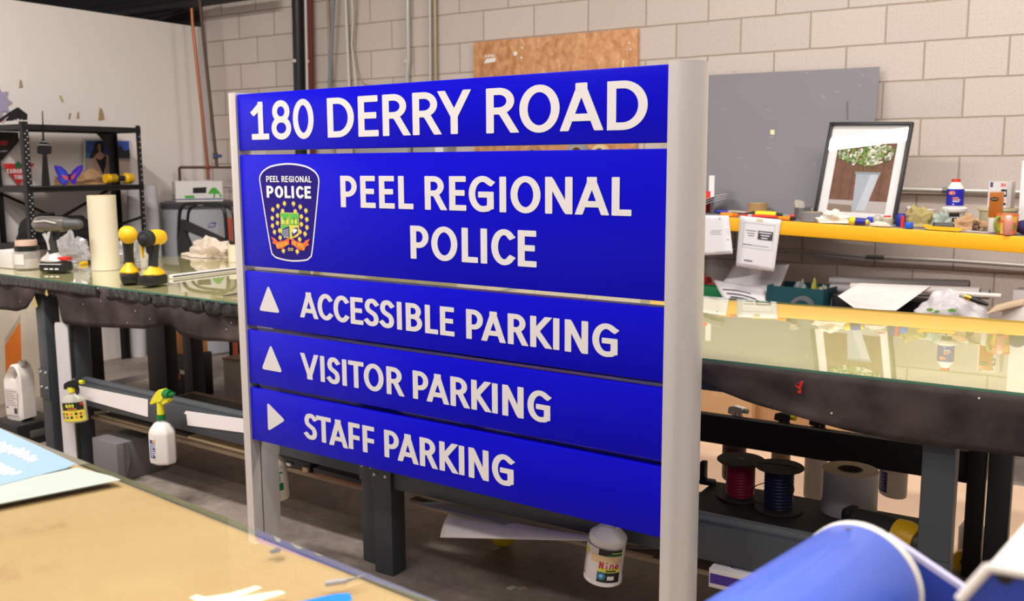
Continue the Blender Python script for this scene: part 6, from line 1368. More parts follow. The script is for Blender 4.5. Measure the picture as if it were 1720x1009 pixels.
mb = MB(); band(mb, p0, R_ * .84 + .001, R_ * .93, .004, hm * .6, 215, 252, 0); band(mb, p0, R_ * .95, R_ + .001, hm * .6, hm * .88, 280, 330, 0); band(mb, p0, R_ * .88, R_ * .92, .02, hm * .5, 300, 330, 1); band(mb, p0, R_ * .97, R_ + .0012, hm * .7, hm * .95, 240, 275, 2); mb.build('flower_print', [mat('mug_yellow', (240, 200, 80), .3), mat('mug_green', (110, 150, 60), .3), mat('mug_pink', (240, 160, 110), .3)], t)
ca = math.atan2(-.75, -.66); dH = Vector((math.cos(ca), math.sin(ca), 0))
MB().tube(spline([p0 + dH * R_ * .92 + Vector((0, 0, hm * .82)), p0 + dH * (R_ * 1.25) + Vector((0, 0, hm * .80)), p0 + dH * (R_ * 1.42) + Vector((0, 0, hm * .5)), p0 + dH * (R_ * 1.2) + Vector((0, 0, hm * .2)), p0 + dH * R_ * .86 + Vector((0, 0, hm * .12))], 5), .0065, 10).build('handle', mat('mug_handle', (120, 160, 70), .3), t)
p0 = dk(1694, -.001 + .012); R_ = size(7.5, p0); t = thing('bottle', 'little pink bottle with a needle tip in front of the mug', 'bottle', p0)
MB().lathe([(R_ * .9, 0), (R_, .003), (R_, .062), (R_ * .85, .070), (R_ * .6, .073)], p0, n=22).build('body', mat('pink_liquid', (226, 150, 130), .2, alpha=.9), t); MB().lathe([(R_ * .68, .073), (R_ * .68, .084), (R_ * .3, .088)], p0, n=20).build('cap', mat('cap_pinkish', (238, 220, 214), .4), t); MB().cyl(p0 + Vector((0, 0, .088)), p0 + Vector((0, 0, .10)), .0015, n=8).build('needle', BOLT, t)
p0 = dk(1722, .10); tag(MB().ball(p0 + Vector((0, 0, .034)), (.04, .04, .033)).build('beanie', mat('navy_knit', (52, 46, 96), .95, bump=.3), origin=p0), 'dark blue woolly bundle at the right edge of the shelf', 'cloth')
a_ = dk(1710, .22); X = frame(a_, kh, (0, 0, 1)); tag(MB(X).box((.12, 0, .165), (.24, .005, .33)).build('white_panel', mat('panel_white', (240, 234, 230), .5), smooth=0), 'tall white panel standing at the right edge of the yellow shelf', 'panel')  # plain white panel of no particular material
a_ = dk(1194, .27); X = frame(a_, kh, (0, 0, 1)); t = thing('white_panel', 'narrow white and red strip standing behind the sign post', 'panel', a_)
MB(X).box((0, 0, .105), (.034, .004, .21)).build('strip', mat('panel_white', (240, 234, 230), .5), t, smooth=0); MB(X).box((-.02, -.003, .06), (.03, .003, .12)).build('red_block', TORED, t, smooth=0)

# ------------------------------------------------------------------ on the lower deck, seen over the bench
def lk(x, y, k):      # a point in the vertical plane k behind the rack front
    return on_plane(x, y, K0 + kn * k, kn)
t = thing('storage_bin', 'dark teal bin of odds and ends on the lower rack deck', 'bin', lk(1336, 508, .05)); 
P = [lk(1288, 478, .04), lk(1383, 488, .04)]; L = (P[1] - P[0]).length; zt = (P[0].z + P[1].z) / 2; o = Vector((P[0].x, P[0].y, LD + .001)); X = frame(o, kh, (0, 0, 1)); hb3 = zt - LD
TEAL = mat('bin_teal', (22, 70, 76), .5)
mb = MB(X)
for bx_ in (((L / 2, .003, hb3 / 2), (L, .006, hb3)), ((L / 2, .237, hb3 / 2), (L, .006, hb3)), ((.003, .12, hb3 / 2), (.006, .23, hb3)), ((L - .003, .12, hb3 / 2), (.006, .23, hb3)), ((L / 2, .12, .003), (L, .24, .006))): mb.box(*bx_)
mb.build('bin', TEAL, t, smooth=0)
for i, (u_, m_, lab, r_, h_) in enumerate(((.10, mat('odd_brown', (136, 84, 64), .7), 'brown scrap showing at the left of the teal bin', (.025, .04), .05), (.45, mat('odd_clear', (150, 160, 158), .3), 'clear grey packet heaped in the middle of the teal bin', (.055, .06), .06), (.70, mat('odd_yellow', (176, 170, 70), .5), 'yellow-green packet in the teal bin', (.035, .05), .065), (.88, mat('odd_white', (186, 176, 160), .6), 'pale packet at the right of the teal bin', (.05, .05), .05))):
    q = X @ Vector((u_ * L, .12, .0075)); crumple('packet', q, r_, hb3 - .052 + h_, m_, lab, 'packet', 20 + i * 3.3, rough=.25)
q = lk(1349, 512, -.012); t = thing('tape_roll', 'grey tape roll standing on edge in front of the teal bin', 'tape roll', Vector((q.x, q.y, LD))); r_ = size(20, q); cz = lk(1349, 498, -.03).z - r_
MB().ring(Vector((q.x, q.y, max(cz, LD + r_ + .001))), r_ * .7, r_, .03, axis='Y', n=34).build('tape', mat('grey_tape_dark', (104, 100, 102), .4), t)
# heaped papers
PAPD = mat('office_paper_dim', (214, 206, 206), .7, var=.02)
def sheet3(px, ks, label, marks=(), m=PAPD, name='paper_sheet', bulge=.03, cat='paper', rest=None):
    P = [lk(x, y, k_) for (x, y), k_ in zip(px, ks)]
    t = thing(name, label, cat, sum(P, Vector()) / 4)
    def pt(u, v, o=0):
        q_ = (P[0] * (1 - u) + P[1] * u) * (1 - v) + (P[3] * (1 - u) + P[2] * u) * v
        return q_ + Vector((0, 0, bulge * math.sin(PI * u) * math.sin(PI * v))) - kn * (o + bulge * .6 * math.sin(PI * v))
    MB().grid(lambda u, v: pt(u, v), 12, 10).build('sheet', m, t, solid=.001)
    if marks:
        mb = MB()
        for u0, v0, u1, v1 in marks: mb.grid(lambda u, v: pt(u0 + (u1 - u0) * u, v0 + (v1 - v0) * v, .0016), 5, 2)
        mb.build('print', INKD, t, smooth=0)
    return t
sheet3([(1232, 446), (1326, 444), (1290, 520), (1205, 485)], [.18, .10, .06, .13], 'curled white sheet rising behind the printed paper, lower rack deck', bulge=-.03)
sheet3([(1199, 470), (1285, 484), (1289, 530), (1222, 512)], [.10, .08, -.02, .0], 'curled printed sheet in front on the lower rack deck, left of the teal bin', [(.1, .35, .7, .40), (.15, .5, .8, .56), (.2, .62, .75, .68), (.2, .85, .4, .92)], bulge=.015)
a_ = lk(1184, 478, .345); crumple('cloth_rag', Vector((a_.x - .03, a_.y, LD + .001)), (.11, .07), a_.z - LD + .055, mat('red_fabric', (166, 44, 34), .7), 'red cloth behind the sign post on the lower rack deck', 'cloth', 31.5, rough=.25)
P = [lk(1150, 484, .14), lk(1216, 484, .14)]; o = Vector((P[0].x, P[0].y, LD + .001)); X = frame(o, kh, (0, 0, 1)); L = (P[1] - P[0]).length
t = thing('storage_bin', 'green bin half hidden by the sign post', 'bin', o); mb = MB(X); hb4 = P[1].z - LD
mb.box((L / 2, .05, hb4 / 2), (L, .10, hb4), bev=.004); mb.build('bin', mat('bin_green', (14, 122, 66), .5), t)
P = [lk(1384, 492, .09), lk(1432, 497, .09)]; o = Vector((P[0].x + .04, P[0].y, LD + .001)); X = frame(o, kh, (0, 0, 1)); L = (P[1] - P[0]).length; hb5 = P[0].z - LD
t = thing('tool_case', 'black case with a red line beside the teal bin', 'case', o); MB(X).box((L / 2, .06, hb5 / 2), (L, .12, hb5), bev=.006).build('case', BLK, t); MB(X).box((L * .7, -.0015, hb5 * .72), (L * .4, .003, .008)).build('red_line', REDL, t, smooth=0)
P = [lk(1450, 499, .13), lk(1545, 506, .13)]; o = Vector((P[0].x + .02, P[0].y, LD + .001)); X = frame(o, kh, (0, 0, 1)); L = (P[1] - P[0]).length; hb6 = P[0].z - LD
t = thing('tool_case', 'black case under the white paper rolls', 'case', o); MB(X).box((L / 2 + .02, .09, hb6 / 2), (L, .17, hb6), bev=.006).build('case', BLK, t)
# rolls of white paper
RPW = mat('roll_paper', (226, 214, 206), .6, var=.02); RPG = mat('roll_paper_grey', (186, 176, 170), .6)
def proll(x0, y0, x1, y1, k, r, m, label):
    p_, q_ = lk(x0, y0, k), lk(x1, y1, k); t = thing('paper_roll', label, 'roll', (p_ + q_) / 2 - Vector((0, 0, r)))
    d_ = (q_ - p_).normalized(); MB().tube([p_, q_], r, 20).build('roll', m, t); MB().cyl(q_, q_ + d_ * .002, r * .6, n=16).build('core', mat('core_grey', (150, 142, 136), .6), t)
proll(1395, 471, 1628, 478, .32, .024, RPG, 'grey-white paper roll at the back of the lower rack deck')
proll(1396, 484, 1662, 494, .24, .024, RPG, 'greyish paper roll in the middle of the lower rack deck')
proll(1430, 481, 1646, 489.5, .10, .020, RPW, 'whitest paper roll, in front, with a sheet hanging off it')
proll(1600, 492, 1682, 497, .06, .011, RPW, 'thin white paper tube right of the plastic bag')
P = [lk(x, y, k_) for x, y, k_ in ((1407, 497, .045), (1443, 475, .078), (1563, 480, .078), (1505, 521.5, .03), (1436, 518, .03))]
tag(MB().add(P + [p_ + kn * .0015 for p_ in P], [tuple(range(5)), (9, 8, 7, 6, 5)] + [(i, (i + 1) % 5, 5 + (i + 1) % 5, 5 + i) for i in range(5)]).build('paper_sheet', mat('sheet_white', (236, 224, 216), .6), smooth=0), 'pointed white sheet hanging off the front paper roll', 'paper')
a_ = lk(1600, 520, .06); BAGP = mat('bag_white_plastic', (204, 196, 194), .3, var=.15, scale=9)
t0 = crumple('plastic_bag', Vector((a_.x, a_.y, LD + .001)), (.175, .09), lk(1590, 488, .06).z - LD, BAGP, 'white plastic bag with green print on the lower rack deck', 'bag', 41.7, rough=.14, nu=40, nv=22)
mb = MB()
for x, y, w_, h_ in ((1562, 520, 6, 3), (1574, 523, 5, 2.5), (1600, 521, 8, 3)):
    mb.add([lk(x + w_ * math.cos(i * .7), y + h_ * math.sin(i * .7), -.045 - .004 * (i % 2)) for i in range(9)], [tuple(range(9))])
gp = mb.build('green_print', mat('bag_green', (112, 156, 72), .4), t0, smooth=0, solid=.001)
for x0, y0, x1, y1, m_, lab in ((1628, 494, 1650, 508, TORED, ''),):
    p_, q_ = lk(1622, 498, -.045), lk(1660, 512, -.045)
t = thing('paint_brush', 'black-handled brush with a brass ferrule in the plastic bag', 'brush', p_); d_ = q_ - p_
MB().tube([p_ - d_ * .25, p_], .012, 10).build('bristles', mat('bristle', (190, 176, 160), .8, var=.2, scale=60), t); MB().tube([p_, p_ + d_ * .25], .014, 12).build('ferrule', mat('brass', (200, 160, 60), .3, .8), t); MB().tube([p_ + d_ * .25, p_ + d_ * .6, q_], .013, 12, taper=[.9, 1, .5]).build('handle', BLK, t)
for x, y, s_, lab in ((1572, 524, 8, 'left'), (1600, 526, 9, 'right')):
    pass
P = [lk(1702, 487, .20), lk(1790, 490, .20)]; o = Vector((P[0].x, P[0].y, LD + .001)); X = frame(o, kh, (0, 0, 1)); L = (P[1] - P[0]).length; hb7 = P[0].z - LD
t = thing('carton', 'white printed carton at the right edge of the lower rack deck', 'box', o); MB(X).box((L / 2, .06, hb7 / 2), (L, .12, hb7), bev=.002).build('box', BOXW, t); MB(X).box((.085, -.001, hb7 - .045), (.06, .002, .008)).build('print', INKD, t, smooth=0)
P = [lk(1684, 512, .02), lk(1790, 522, .02)]; o = Vector((P[0].x, P[0].y, LD + .001)); X = frame(o, kh, (0, 0, 1)); L = (P[1] - P[0]).length; hb8 = P[0].z - LD
t = thing('carton', 'low white box in front at the right edge of the lower rack deck', 'box', o); MB(X).box((L / 2, .07, hb8 / 2), (L, .14, hb8), bev=.002).build('box', mat('carton_cream', (226, 214, 204), .6), t)
sheet3([(1672, 512), (1722, 500), (1722, 512), (1655, 528)], [.0, .04, .02, -.05], 'creased brown paper lying over the low white box', m=mat('kraft_sheet', (196, 168, 138), .7), bulge=.01)

# ================================================================== under the right bench
def spool(px, pyb, wpx, hpx, m, label, z):
    c = oz(px, pyb, z); R_ = size(wpx, c) / 2; h = size(hpx, c); r = R_ * .58
    t = thing('wire_spool', label, 'spool', c); FL = mat('spool_flange', (58, 50, 47), .6, var=.15)
    MB().lathe([(R_ * .97, 0), (R_, .002), (R_, .005), (R_ * .97, .007), (.012, .007)], c, n=40).build('flange', FL, t)
    MB().lathe([(.012, h - .007), (R_ * .97, h - .007), (R_, h - .005), (R_, h - .002), (R_ * .97, h), (.012, h), (.012, h - .007)], c, n=40, close=False).build('flange', FL, t)
    n = 34; prof = [(r * .96, .008)]
    for i in range(n): prof += [(r + .0012 * ((i * 7) % 3), .010 + (h - .022) * (i + .25) / n), (r - .0012, .010 + (h - .022) * (i + .9) / n)]
    MB().lathe(prof, c, n=34).build('wire', m, t, smooth=20)
    MB().cyl(c + Vector((0, 0, h - .006)), c + Vector((0, 0, h + .001)), .0125, n=16).build('hub', BLK, t)
    return t, c, R_, h, r
RW_ = mat('wire_red', (150, 24, 52), .4); BW_ = mat('wire_blue', (32, 36, 66), .4)
SZ = .402
spool(1243, 834, 79, 66, RW_, 'spool of red wire on the raised shelf under the right bench', SZ)
t, c, R_, h, r = spool(1307, 855, 80, 76, BW_, 'spool of dark blue wire with a loose end, right of the red spool', SZ)
MB().tube(spline([c + Vector((-R_ * .8, -.02, h + .003)), c + Vector((-.02, -R_ * .45, h + .012)), c + Vector((.04, -R_ * .25, h + .010)), c + Vector((R_ * .55, .0, h + .004)), c + Vector((R_ * .9, .0, h - .002))], 5), .0022, 6).build('loose_end', BLK, t)
MB().tube(spline([c + Vector((-r * .8, -r * .62, h * .62)), c + Vector((-R_ * .9, -r * .9, h * .5)), c + Vector((-R_ * .95, -r * .9, h * .25)), c + Vector((-r * .7, -r * .9, h * .12))], 5), .0018, 6).build('loop', BLK, t)
MB().tube(spline([c + Vector((r * .8, -r * .62, h * .8)), c + Vector((r * 1.25, -r * .6, h * .6)), c + Vector((r * 1.1, -r * .7, h * .4)), c + Vector((r * 1.2, -r * .6, h * .2))], 5), .0018, 6).build('loop', BLK, t)
c = oz(1425, 858, SZ); R_ = size(90, c) / 2; h = size(73, c)
t = thing('film_roll', 'big grey-white roll of film with a hollow core beside the wire spools', 'roll', c)
MB().ring(c, R_ * .45, R_, h, n=44).build('film', mat('film_grey', (176, 168, 164), .3, var=.05), t); MB().ring(c + Vector((0, 0, .0005)), R_ * .38, R_ * .45, h + .0005, n=36).build('core', mat('core_brown', (84, 66, 54), .7), t)
# drill lying on its side
p = oz(1446, 866, SZ + .05)
X = XF(p + Vector((.03, -.02, -.008)), -.30, 0, 0, 1.12)
t = thing('cordless_drill', 'black and yellow cordless drill lying beside the film roll under the right bench', 'drill', (p.x + .05, p.y, SZ))
MB(X).tube([(-.045, 0, .0), (-.02, 0, .0), (.03, 0, -.002), (.075, 0, -.006)], .034, 16, taper=[.8, .85, 1, 1.05]).build('grip', RUB, t)
MB(X).tube([(.072, 0, -.006), (.10, 0, -.010), (.13, 0, -.014)], .040, 18, taper=[.95, 1.1, 1.0]).build('housing', TYEL, t)
MB(X).cyl((.128, 0, -.014), (.17, 0, -.018), .031, .027, n=18).build('chuck', DKG, t)
MB(X).box((-.056, 0, 0), (.028, .06, .055), bev=.01).build('battery', BLK, t)
c = oz(1630, 940, .001); t = thing('plastic_bottle', 'frosted plastic bottle half hidden behind the right bench leg', 'bottle', c); r_ = size(21, c); h = size(72, c)
MB().lathe([(r_ * .9, 0), (r_, .004), (r_, h * .75), (r_ * .6, h * .95), (r_ * .5, h)], c, n=26).build('bottle', mat('frosted_plastic2', (170, 150, 140), .4), t); MB().cyl(c + Vector((0, 0, h)), c + Vector((0, 0, h + .02)), r_ * .5, n=18).build('cap', WHPL, t)
c = oz(1619, 962, .001); t = thing('tape_measure', 'round yellow tape measure behind the right bench leg', 'tape measure', c); r_ = size(19, c)
MB().cyl(c + Vector((0, -.0, r_)), c + Vector((0, .03, r_)), r_, n=26).build('case', TYEL, t); MB().cyl(c + Vector((0, -.002, r_)), c + Vector((0, 0, r_)), r_ * .35, n=20).build('dial', BLK, t)
c = oz(1186, 812, SZ); t = thing('hand_clamp', 'small black clamp on the raised shelf beside the sign post', 'clamp', c)
MB().box(c + Vector((-.01, 0, .04)), (.02, .03, .08), bev=.004).build('bar', BLK, t); MB().box(c + Vector((.005, 0, .008)), (.05, .04, .016), bev=.004).build('jaw', BLK, t)
# cardboard cartons on the floor below the rack
CB = mat('cardboard', (196, 152, 106), .75, var=.06); CBD = mat('cardboard_dark', (178, 134, 90), .75, var=.06)
for x0, x1, yy, h, m, lab in ((1150, 1262, -.76, .40, CB, 'cardboard carton on the floor under the rack, beside the sign post'), (1268, 1362, -.70, .38, CBD, 'cardboard carton on the floor under the rack, right of the first'), (1366, 1454, -.72, .25, CB, 'lower cardboard carton on the floor under the rack')):
    a_, b_ = oy(x0, 720, yy), oy(x1, 720, yy); t = thing('carton', lab, 'box', ((a_.x + b_.x) / 2, yy + .2, 0))
    MB().box(((a_.x + b_.x) / 2, yy + .2, h / 2), (b_.x - a_.x, .4, h), bev=.003).build('box', m, t)
    MB().box(((a_.x + b_.x) / 2, yy - .0008, h - .04), (b_.x - a_.x - .01, .001, .05)).build('tape_seam', mat('carton_tape', (206, 168, 120), .4), t, smooth=0)
a_, b_ = oy(1458, 730, -.72), oy(1600, 745, -.72)
t = thing('carton', 'white carton on the floor under the rack, at the right', 'box', ((a_.x + b_.x) / 2, -.52, 0)); MB().box(((a_.x + b_.x) / 2, -.5, .12), (b_.x - a_.x, .36, .24), bev=.003).build('box', BOXW, t)
# small white and purple box on the lower shelf
c = oz(1190, 985, .272); q = oz(1300, 1005, .272)
X = XF((c.x, c.y, .272), .02); t = thing('carton', 'small white and purple box under the raised shelf, right of the sign post', 'box', c)
bx_, by_, bz_ = .27, .16, .058
MB(X).box((bx_ / 2, by_ / 2, bz_ / 2), (bx_, by_, bz_), bev=.002).build('box', BOXW, t)
mb = MB(X); mb.flat([(.004, .014), (bx_ - .004, .014), (bx_ - .004, bz_ - .014), (.004, bz_ - .014)], (0, -.001, 0), (1, 0, 0), (0, 0, 1)); mb.build('purple_panel', mat('purple', (72, 44, 140), .45), t, smooth=0)
mb = MB(X); mb.flat(rounded([(.05, .03), (.25, .03), (.25, .13), (.05, .13)], .02), (0, 0, bz_ + .0006), (1, 0, 0), (0, 1, 0), 0); mb.flat(rounded([(.053, .033), (.247, .033), (.247, .127), (.053, .127)], .02), (0, 0, bz_ + .0010), (1, 0, 0), (0, 1, 0), 1); mb.flat([(.10, .06), (.15, .06), (.15, .075), (.10, .075)], (0, 0, bz_ + .0014), (1, 0, 0), (0, 1, 0), 2); mb.flat([(.16, .022), (.172, .022), (.172, .034), (.16, .034)], (0, -.0014, .012), (1, 0, 0), (0, 0, 1), 1)
mb.build('lid_print', [mat('purple', (72, 44, 140), .45), BOXW, mat('print_beige', (170, 150, 130), .5)], t, smooth=0)
# sheets sticking out below the rail
def outsheet(px, Ys, m, label, sag=.0, name='paper_sheet', nu=16):
    P = [oy(x, y, Y) for (x, y), Y in zip(px, Ys)]
    def pt(u, v):
        q_ = (P[0] * (1 - u) + P[1] * u) * (1 - v) + (P[3] * (1 - u) + P[2] * u) * v
        return q_ + Vector((0, -.02 * math.sin(PI * v * .5), sag * math.sin(PI * v)))
    return tag(MB().grid(pt, nu, 8).build(name, m, solid=.0012), label, 'paper')
outsheet([(756, 860), (1020, 905), (1010, 905), (745, 899)], [-3.02, -3.02, -3.06, -3.10], mat('sheet_white2', (226, 216, 210), .5), 'white sheet drooping from the shelf below the sign, curled at its left end', sag=.012)
outsheet([(800, 842), (1150, 925), (1010, 915), (695, 842)], [-2.90, -2.90, -3.03, -3.04], mat('sheet_grey2', (150, 142, 138), .5), 'grey sheet lying above the drooping white one, below the sign', sag=.004)
z0_ = .272
for i, (x0, x1, y0, y1, m, lab) in enumerate(((-1.19, -.22, -2.96, -2.4, mat('stack_brown', (124, 104, 88), .7), 'brown sheet at the bottom of the stack on the shelf below the sign'), (-1.15, -.25, -2.94, -2.4, mat('stack_grey', (112, 106, 102), .6), 'dark grey sheet in the middle of the stack below the sign'), (-1.18, -.30, -2.95, -2.42, mat('stack_tan', (146, 124, 104), .7), 'tan sheet on top of the stack below the sign'))):
    tag(MB().box(((x0 + x1) / 2, (y0 + y1) / 2, z0_ + .012 * i + .0055), (x1 - x0, y1 - y0, .010), bev=.001).build('board_sheet', m), lab, 'board')
# bits on the floor under the sign
for px, m, lab in (([(850, 988), (862, 984), (868, 987), (858, 991)], mat('scrap_white', (190, 180, 170), .7), 'pale paper scrap on the floor below the sign, the left one'), ([(866, 987), (884, 985), (886, 989), (872, 992)], mat('scrap_tan', (176, 154, 140), .7), 'tan paper scrap on the floor below the sign, the right one'), ([(828, 922), (842, 916), (846, 918), (832, 924)], mat('scrap_white', (190, 180, 170), .7), 'white scrap on the dark floor behind the drooping sheet')):
    P = [oz(x, y, .001) for x, y in px]; tag(MB().prism([(p_.x, p_.y) for p_ in P], (0, 0, .0015), (1, 0, 0), (0, 1, 0), .003).build('paper_scrap', m, smooth=0), lab, 'scrap')
c = oz(846, 905, .03); tag(MB().ball(Vector((c.x, c.y, .0425)), (.05, .05, .042)).build('yellow_cap', mat('dim_yellow', (206, 176, 30), .5)), 'yellow ball lying in the shadow behind the drooping sheet', 'ball')

# ================================================================== under the left bench
CRZ = .12
c = oz(37, 703, CRZ + .001)
t = thing('plastic_crate', 'black crate on the floor under the white jug', 'crate', (c.x, c.y, 0)); MB().box((c.x, c.y + .02, CRZ / 2), (.27, .26, CRZ), bev=.006).build('crate', BLK, t); MB().box((c.x + .137, c.y + .02, .06), (.006, .12, .04), bev=.002).build('handle', DKG, t)
jw, jh = size(41, c), size(100, c) * .97
t = thing('jug', 'white plastic jug with a loop handle and printed label under the left bench', 'jug', c)
X = XF(c, .15)
# body with a handle opening: outline prism in x-z, two halves
k = jw
body = MB(X)
rr = rounded([(-k * .5, 0), (k * .5, 0), (k * .5, jh * .80), (k * .30, jh * .985), (-k * .02, jh * .99), (-k * .5, jh * .70)], .02)
hole = [(k * .02 + k * .20 * math.cos(i * PI / 8), jh * .79 + jh * .085 * math.sin(i * PI / 8) + k * .10 * math.cos(i * PI / 8)) for i in range(16)]
# ring of quads between hole and outline so the handle opening is real
def ringpts(poly, n):
    segs = []; tot = 0
    for i in range(len(poly)):
        a_, b_ = Vector(poly[i]), Vector(poly[(i + 1) % len(poly)]); segs.append((a_, b_, (b_ - a_).length)); tot += segs[-1][2]
    return segs, tot
hc = Vector((k * .02, jh * .79)); no = 48; outp = []
for i in range(no):
    an = 2 * PI * i / no; d_ = Vector((math.cos(an), math.sin(an))); best = None
    for j in range(len(rr)):
        a_, b_ = Vector(rr[j]), Vector(rr[(j + 1) % len(rr)]); e_ = b_ - a_; den = d_.x * e_.y - d_.y * e_.x
        if abs(den) < 1e-9: continue
        t_ = ((a_ - hc).x * e_.y - (a_ - hc).y * e_.x) / den; s_ = ((a_ - hc).x * d_.y - (a_ - hc).y * d_.x) / den
        if t_ > 0 and -1e-6 <= s_ <= 1 + 1e-6 and (best is None or t_ > best): best = t_
    outp.append(hc + d_ * (best or .01))
inp = [hc + Vector((k * .21 * math.cos(2 * PI * i / no), jh * .075 * math.sin(2 * PI * i / no) + k * .12 * math.cos(2 * PI * i / no))) for i in range(no)]
dj = k * .36; vs = []
for y_ in (-dj, dj):
    vs += [(p_.x, y_ * .82, p_.y) for p_ in outp] ; vs += [(p_.x, y_, hc.y + (p_.y - hc.y) * 1.0) for p_ in [hc + (q_ - hc) * .86 + (Vector(i_) - hc) * .0 for q_, i_ in zip(outp, inp)]]; vs += [(p_.x, y_ * .6, p_.y) for p_ in inp]
fs = []
for s_ in (0, 1):
    o_ = s_ * 3 * no
    for r0 in (0, 1):
        for i in range(no): fs.append((o_ + r0 * no + i, o_ + r0 * no + (i + 1) % no, o_ + (r0 + 1) * no + (i + 1) % no, o_ + (r0 + 1) * no + i))
for i in range(no):
    fs.append((i, (i + 1) % no, 3 * no + (i + 1) % no, 3 * no + i)); fs.append((2 * no + i, 2 * no + (i + 1) % no, 5 * no + (i + 1) % no, 5 * no + i))
body.add(vs, fs).build('jug_body', mat('jug_white', (238, 228, 218), .4, sss=.1), t)
MB(X).cyl((k * .30, 0, jh * .95), (k * .30, 0, jh * 1.03), .022, n=18).build('cap', mat('cap_grey', (180, 176, 166), .4), t)
mb = MB(X); yy = -dj - .0012
mb.flat([(-k * .42, jh * .10), (k * .28, jh * .10), (k * .28, jh * .56), (-k * .42, jh * .56)], (0, yy, 0), (1, 0, 0), (0, 0, 1), 0)
for i in range(7): mb.flat([(-k * .38, jh * (.27 + i * .04)), (k * .24 - (i % 3) * .012, jh * (.27 + i * .04)), (k * .24 - (i % 3) * .012, jh * (.285 + i * .04)), (-k * .38, jh * (.285 + i * .04))], (0, yy - .0004, 0), (1, 0, 0), (0, 0, 1), 1)
mb.flat([(k * .06, jh * .13), (k * .24, jh * .13), (k * .24, jh * .23), (k * .06, jh * .23)], (0, yy - .0004, 0), (1, 0, 0), (0, 0, 1), 2); mb.flat([(-k * .38, jh * .22), (-k * .26, jh * .22), (-k * .26, jh * .245), (-k * .38, jh * .245)], (0, yy - .0004, 0), (1, 0, 0), (0, 0, 1), 2)
mb.build('label', [mat('jug_label', (222, 208, 200), .6), GREYT, INKD], t, smooth=0)
# leaning white panel between the legs
P0_, P1_ = oy(89, 541, -2.915), oy(106, 541, -2.915); z1_ = P0_.z
p = BL @ Vector((0, 0, 0))
tag(MB().prism(rounded([(P0_.x, 0.001), (P1_.x + .02, 0.001), (P1_.x + .02, z1_), (P0_.x, z1_)], .02), (0, -2.909, 0), (1, 0, 0), (0, 0, 1), -.006).build('white_sheet', mat('pvc_white', (206, 200, 200), .4), smooth=0), 'narrow white plastic sheet standing between the two left bench legs', 'sheet')
# orange and white banner board against the partition
Xo = -5.0
P = [ox(x, y, Xo) for x, y in ((-40, 470), (60, 470), (60, 705), (-40, 705))]
z0_ = .001; t = thing('banner_board', 'orange and white board standing behind the white jug', 'board', (Xo, (P[0].y + P[1].y) / 2, 0))
ya, yb = P[3].y, P[1].y + .06; zt = P[0].z
MB().prism([(ya, z0_), (yb, z0_), (yb, zt), (ya, zt)], (Xo, 0, 0), (0, 1, 0), (0, 0, 1), .01).build('board', mat('board_cream', (228, 212, 190), .6), t, smooth=0)
mb = MB()
def of(px, m): 
    Q_ = [ox(x, y, Xo + .0112) for x, y in px]; mb.add(Q_, [tuple(range(len(Q_)))], m)
of([(8, 580), (34, 540), (36, 600), (34, 640), (10, 640)], 0); mb.build('orange_shape', [mat('board_orange', (240, 130, 50), .5)], t, smooth=0)
mb = MB(); of([(8, 570), (34, 528), (34, 538), (8, 578)], 0); mb.build('grey_stripe', [mat('board_beige', (196, 176, 150), .6)], t, smooth=0)
# grey tote, carton and boxes on the floor
a_, b_ = oz(149, 800, .001), oz(206, 812, .001)
t = thing('tote_box', 'grey box on the floor below the left bench shelf', 'box', (a_.x, a_.y, 0))
X = XF((a_.x, a_.y + .02, .001), -.06); MB(X).box((.105, .14, .095), (.21, .26, .19), bev=.004).build('box', mat('tote_grey', (112, 108, 108), .55), t); MB(X).prism([(.212, .0), (.26, .10), (.26, .19), (.212, .19)], (0, .05, 0), (1, 0, 0), (0, 0, 1), .004).build('flap', mat('tote_flap', (78, 74, 74), .55), t, smooth=0)
a_ = oz(376, 672, .001); X = XF((a_.x, a_.y, .001), .12); hb = size(70, a_)
t = thing('carton', 'grey carton with a brown top on the floor behind the left bench', 'box', a_)
MB(X).box((.20, .18, hb / 2), (.40, .34, hb), bev=.003).build('box', mat('carton_grey', (150, 138, 130), .7, var=.06), t); MB(X).box((.20, .18, hb + .004), (.41, .35, .008)).build('top', mat('carton_brown', (118, 84, 62), .7), t)
pq = oy(301, 640, -1.65); z1 = oy(301, 597, -1.65).z; z2 = oy(301, 553, -1.65).z
t = thing('tool_case', 'black case on the floor far behind the left bench legs', 'case', (pq.x, -1.58, 0)); MB().box((pq.x, -1.54, z1 / 2), (.16, .2, z1), bev=.005).build('case', BLK, t); MB().box((pq.x - .03, -1.643, z1 * .55), (.07, .004, .06)).build('orange_patch', mat('patch_orange', (220, 100, 40), .5), t, smooth=0); MB().box((pq.x + .03, -1.643, z1 * .62), (.08, .004, .025)).build('white_patch', VIN, t, smooth=0)
tag(MB().box((pq.x - .005, -1.54, (z1 + z2) / 2 + .001), (.14, .16, z2 - z1), bev=.003).build('carton', mat('carton_orange', (206, 138, 80), .7)), 'orange-brown carton on the black case far behind the left bench', 'box')
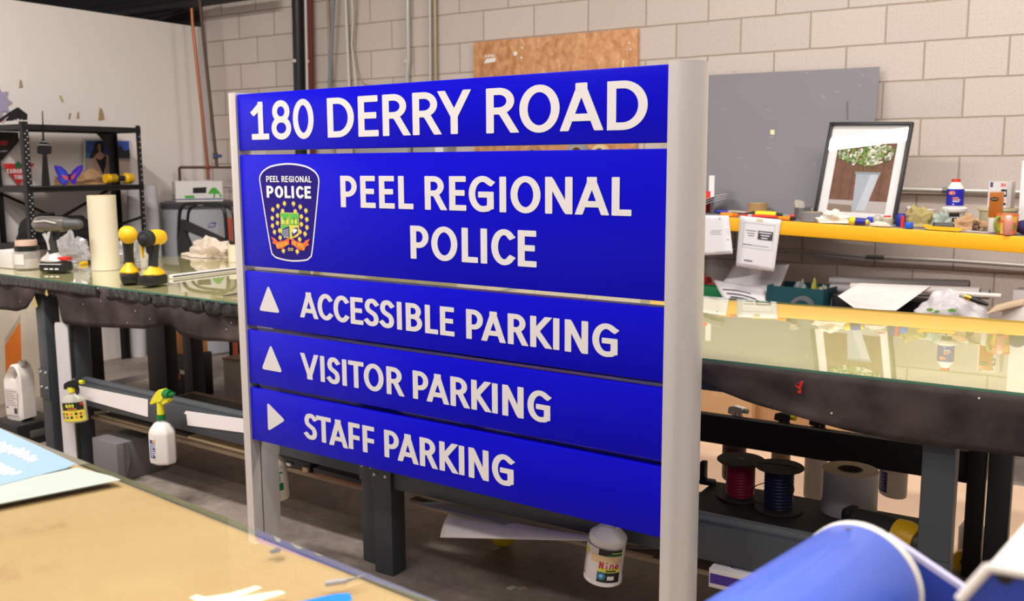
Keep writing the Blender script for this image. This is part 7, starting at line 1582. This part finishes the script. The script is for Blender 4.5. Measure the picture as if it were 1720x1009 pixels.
# what lies on the shelf of the middle bench
Zs = .272
for i, (x0, x1, y0, y1, th_, m, lab) in enumerate(((-1.93, -.62, .08, .60, .010, mat('shelf_ply', (168, 146, 118), .7, var=.15), 'worn pale board lowest on the left bench shelf'), (-1.90, -1.0, .10, .60, .009, DARKB, 'dark board on the pale board of the left bench shelf'), (-1.20, -.62, .07, .55, .012, mat('cream_board', (204, 182, 144), .7), 'cream board with a broken edge on the left bench shelf'))):
    zz = Zs + [0, .0105, .0105][i]
    if i == 1: x1 = -1.21
    tag(MB(BL).box(((x0 + x1) / 2, (y0 + y1) / 2, zz + th_ / 2), (x1 - x0, y1 - y0, th_), bev=.001).build('board_sheet', m), lab, 'board')
tag(MB(BL @ XF((-1.12, .10, Zs + .0235), .04)).box((.12, .14, .012), (.34, .26, .023), bev=.004).build('packet', mat('kraft_packet', (172, 122, 74), .5, var=.1)), 'brown wrapped packet on the cream board of the left bench shelf', 'packet')
t = thing('hand_tool', 'black stapler-like tool on the left bench shelf beside the sign post', 'tool', BL @ Vector((-.55, .12, Zs)))
MB(BL).box((-.50, .12, Zs + .021), (.20, .10, .04), bev=.006).build('body', BLK, t); MB(BL).box((-.53, .062, Zs + .016), (.05, .012, .012), bev=.002).build('white_tab', VIN, t); MB(BL).box((-.42, .064, Zs + .012), (.03, .012, .018), bev=.002).build('wood_tab', mat('tab_wood', (196, 160, 120), .6), t)
for i, (x0, x1, y0, y1, th_, m, lab) in enumerate(((-.36, -.08, .06, .60, .014, mat('rust_bar', (140, 84, 58), .6), 'rust-brown board on the shelf right of the left sign post'), (-.36, -.08, .05, .60, .020, DARKB, 'dark board on top of the rust-brown one'))):
    tag(MB(BL).box(((x0 + x1) / 2, (y0 + y1) / 2, Zs + i * .0145 + th_ / 2), (x1 - x0, y1 - y0, th_), bev=.001).build('board_sheet', m), lab, 'board')

# grey board standing behind the left bench
Xg = -4.85; a_, b_ = ox(172, 637, Xg), ox(330, 612, Xg)
tag(MB().prism([(a_.y, .001), (b_.y, .001), (b_.y, (a_.z + b_.z) / 2), (a_.y, (a_.z + b_.z) / 2)], (Xg, 0, 0), (0, 1, 0), (0, 0, 1), .012).build('wall_board', mat('board_grey', (150, 142, 138), .7), smooth=0), 'grey board standing on the floor behind the left bench legs', 'board')

mb = MB(); mb.box((-.15, -1.24, .006), (2.5, 1.0, .012), bev=.001)
tag(mb.build('floor_board', mat('floor_ply', (226, 190, 158), .7, var=.06, scale=3), smooth=0), 'tan board lying flat on the floor between the right bench and the rack', 'board')
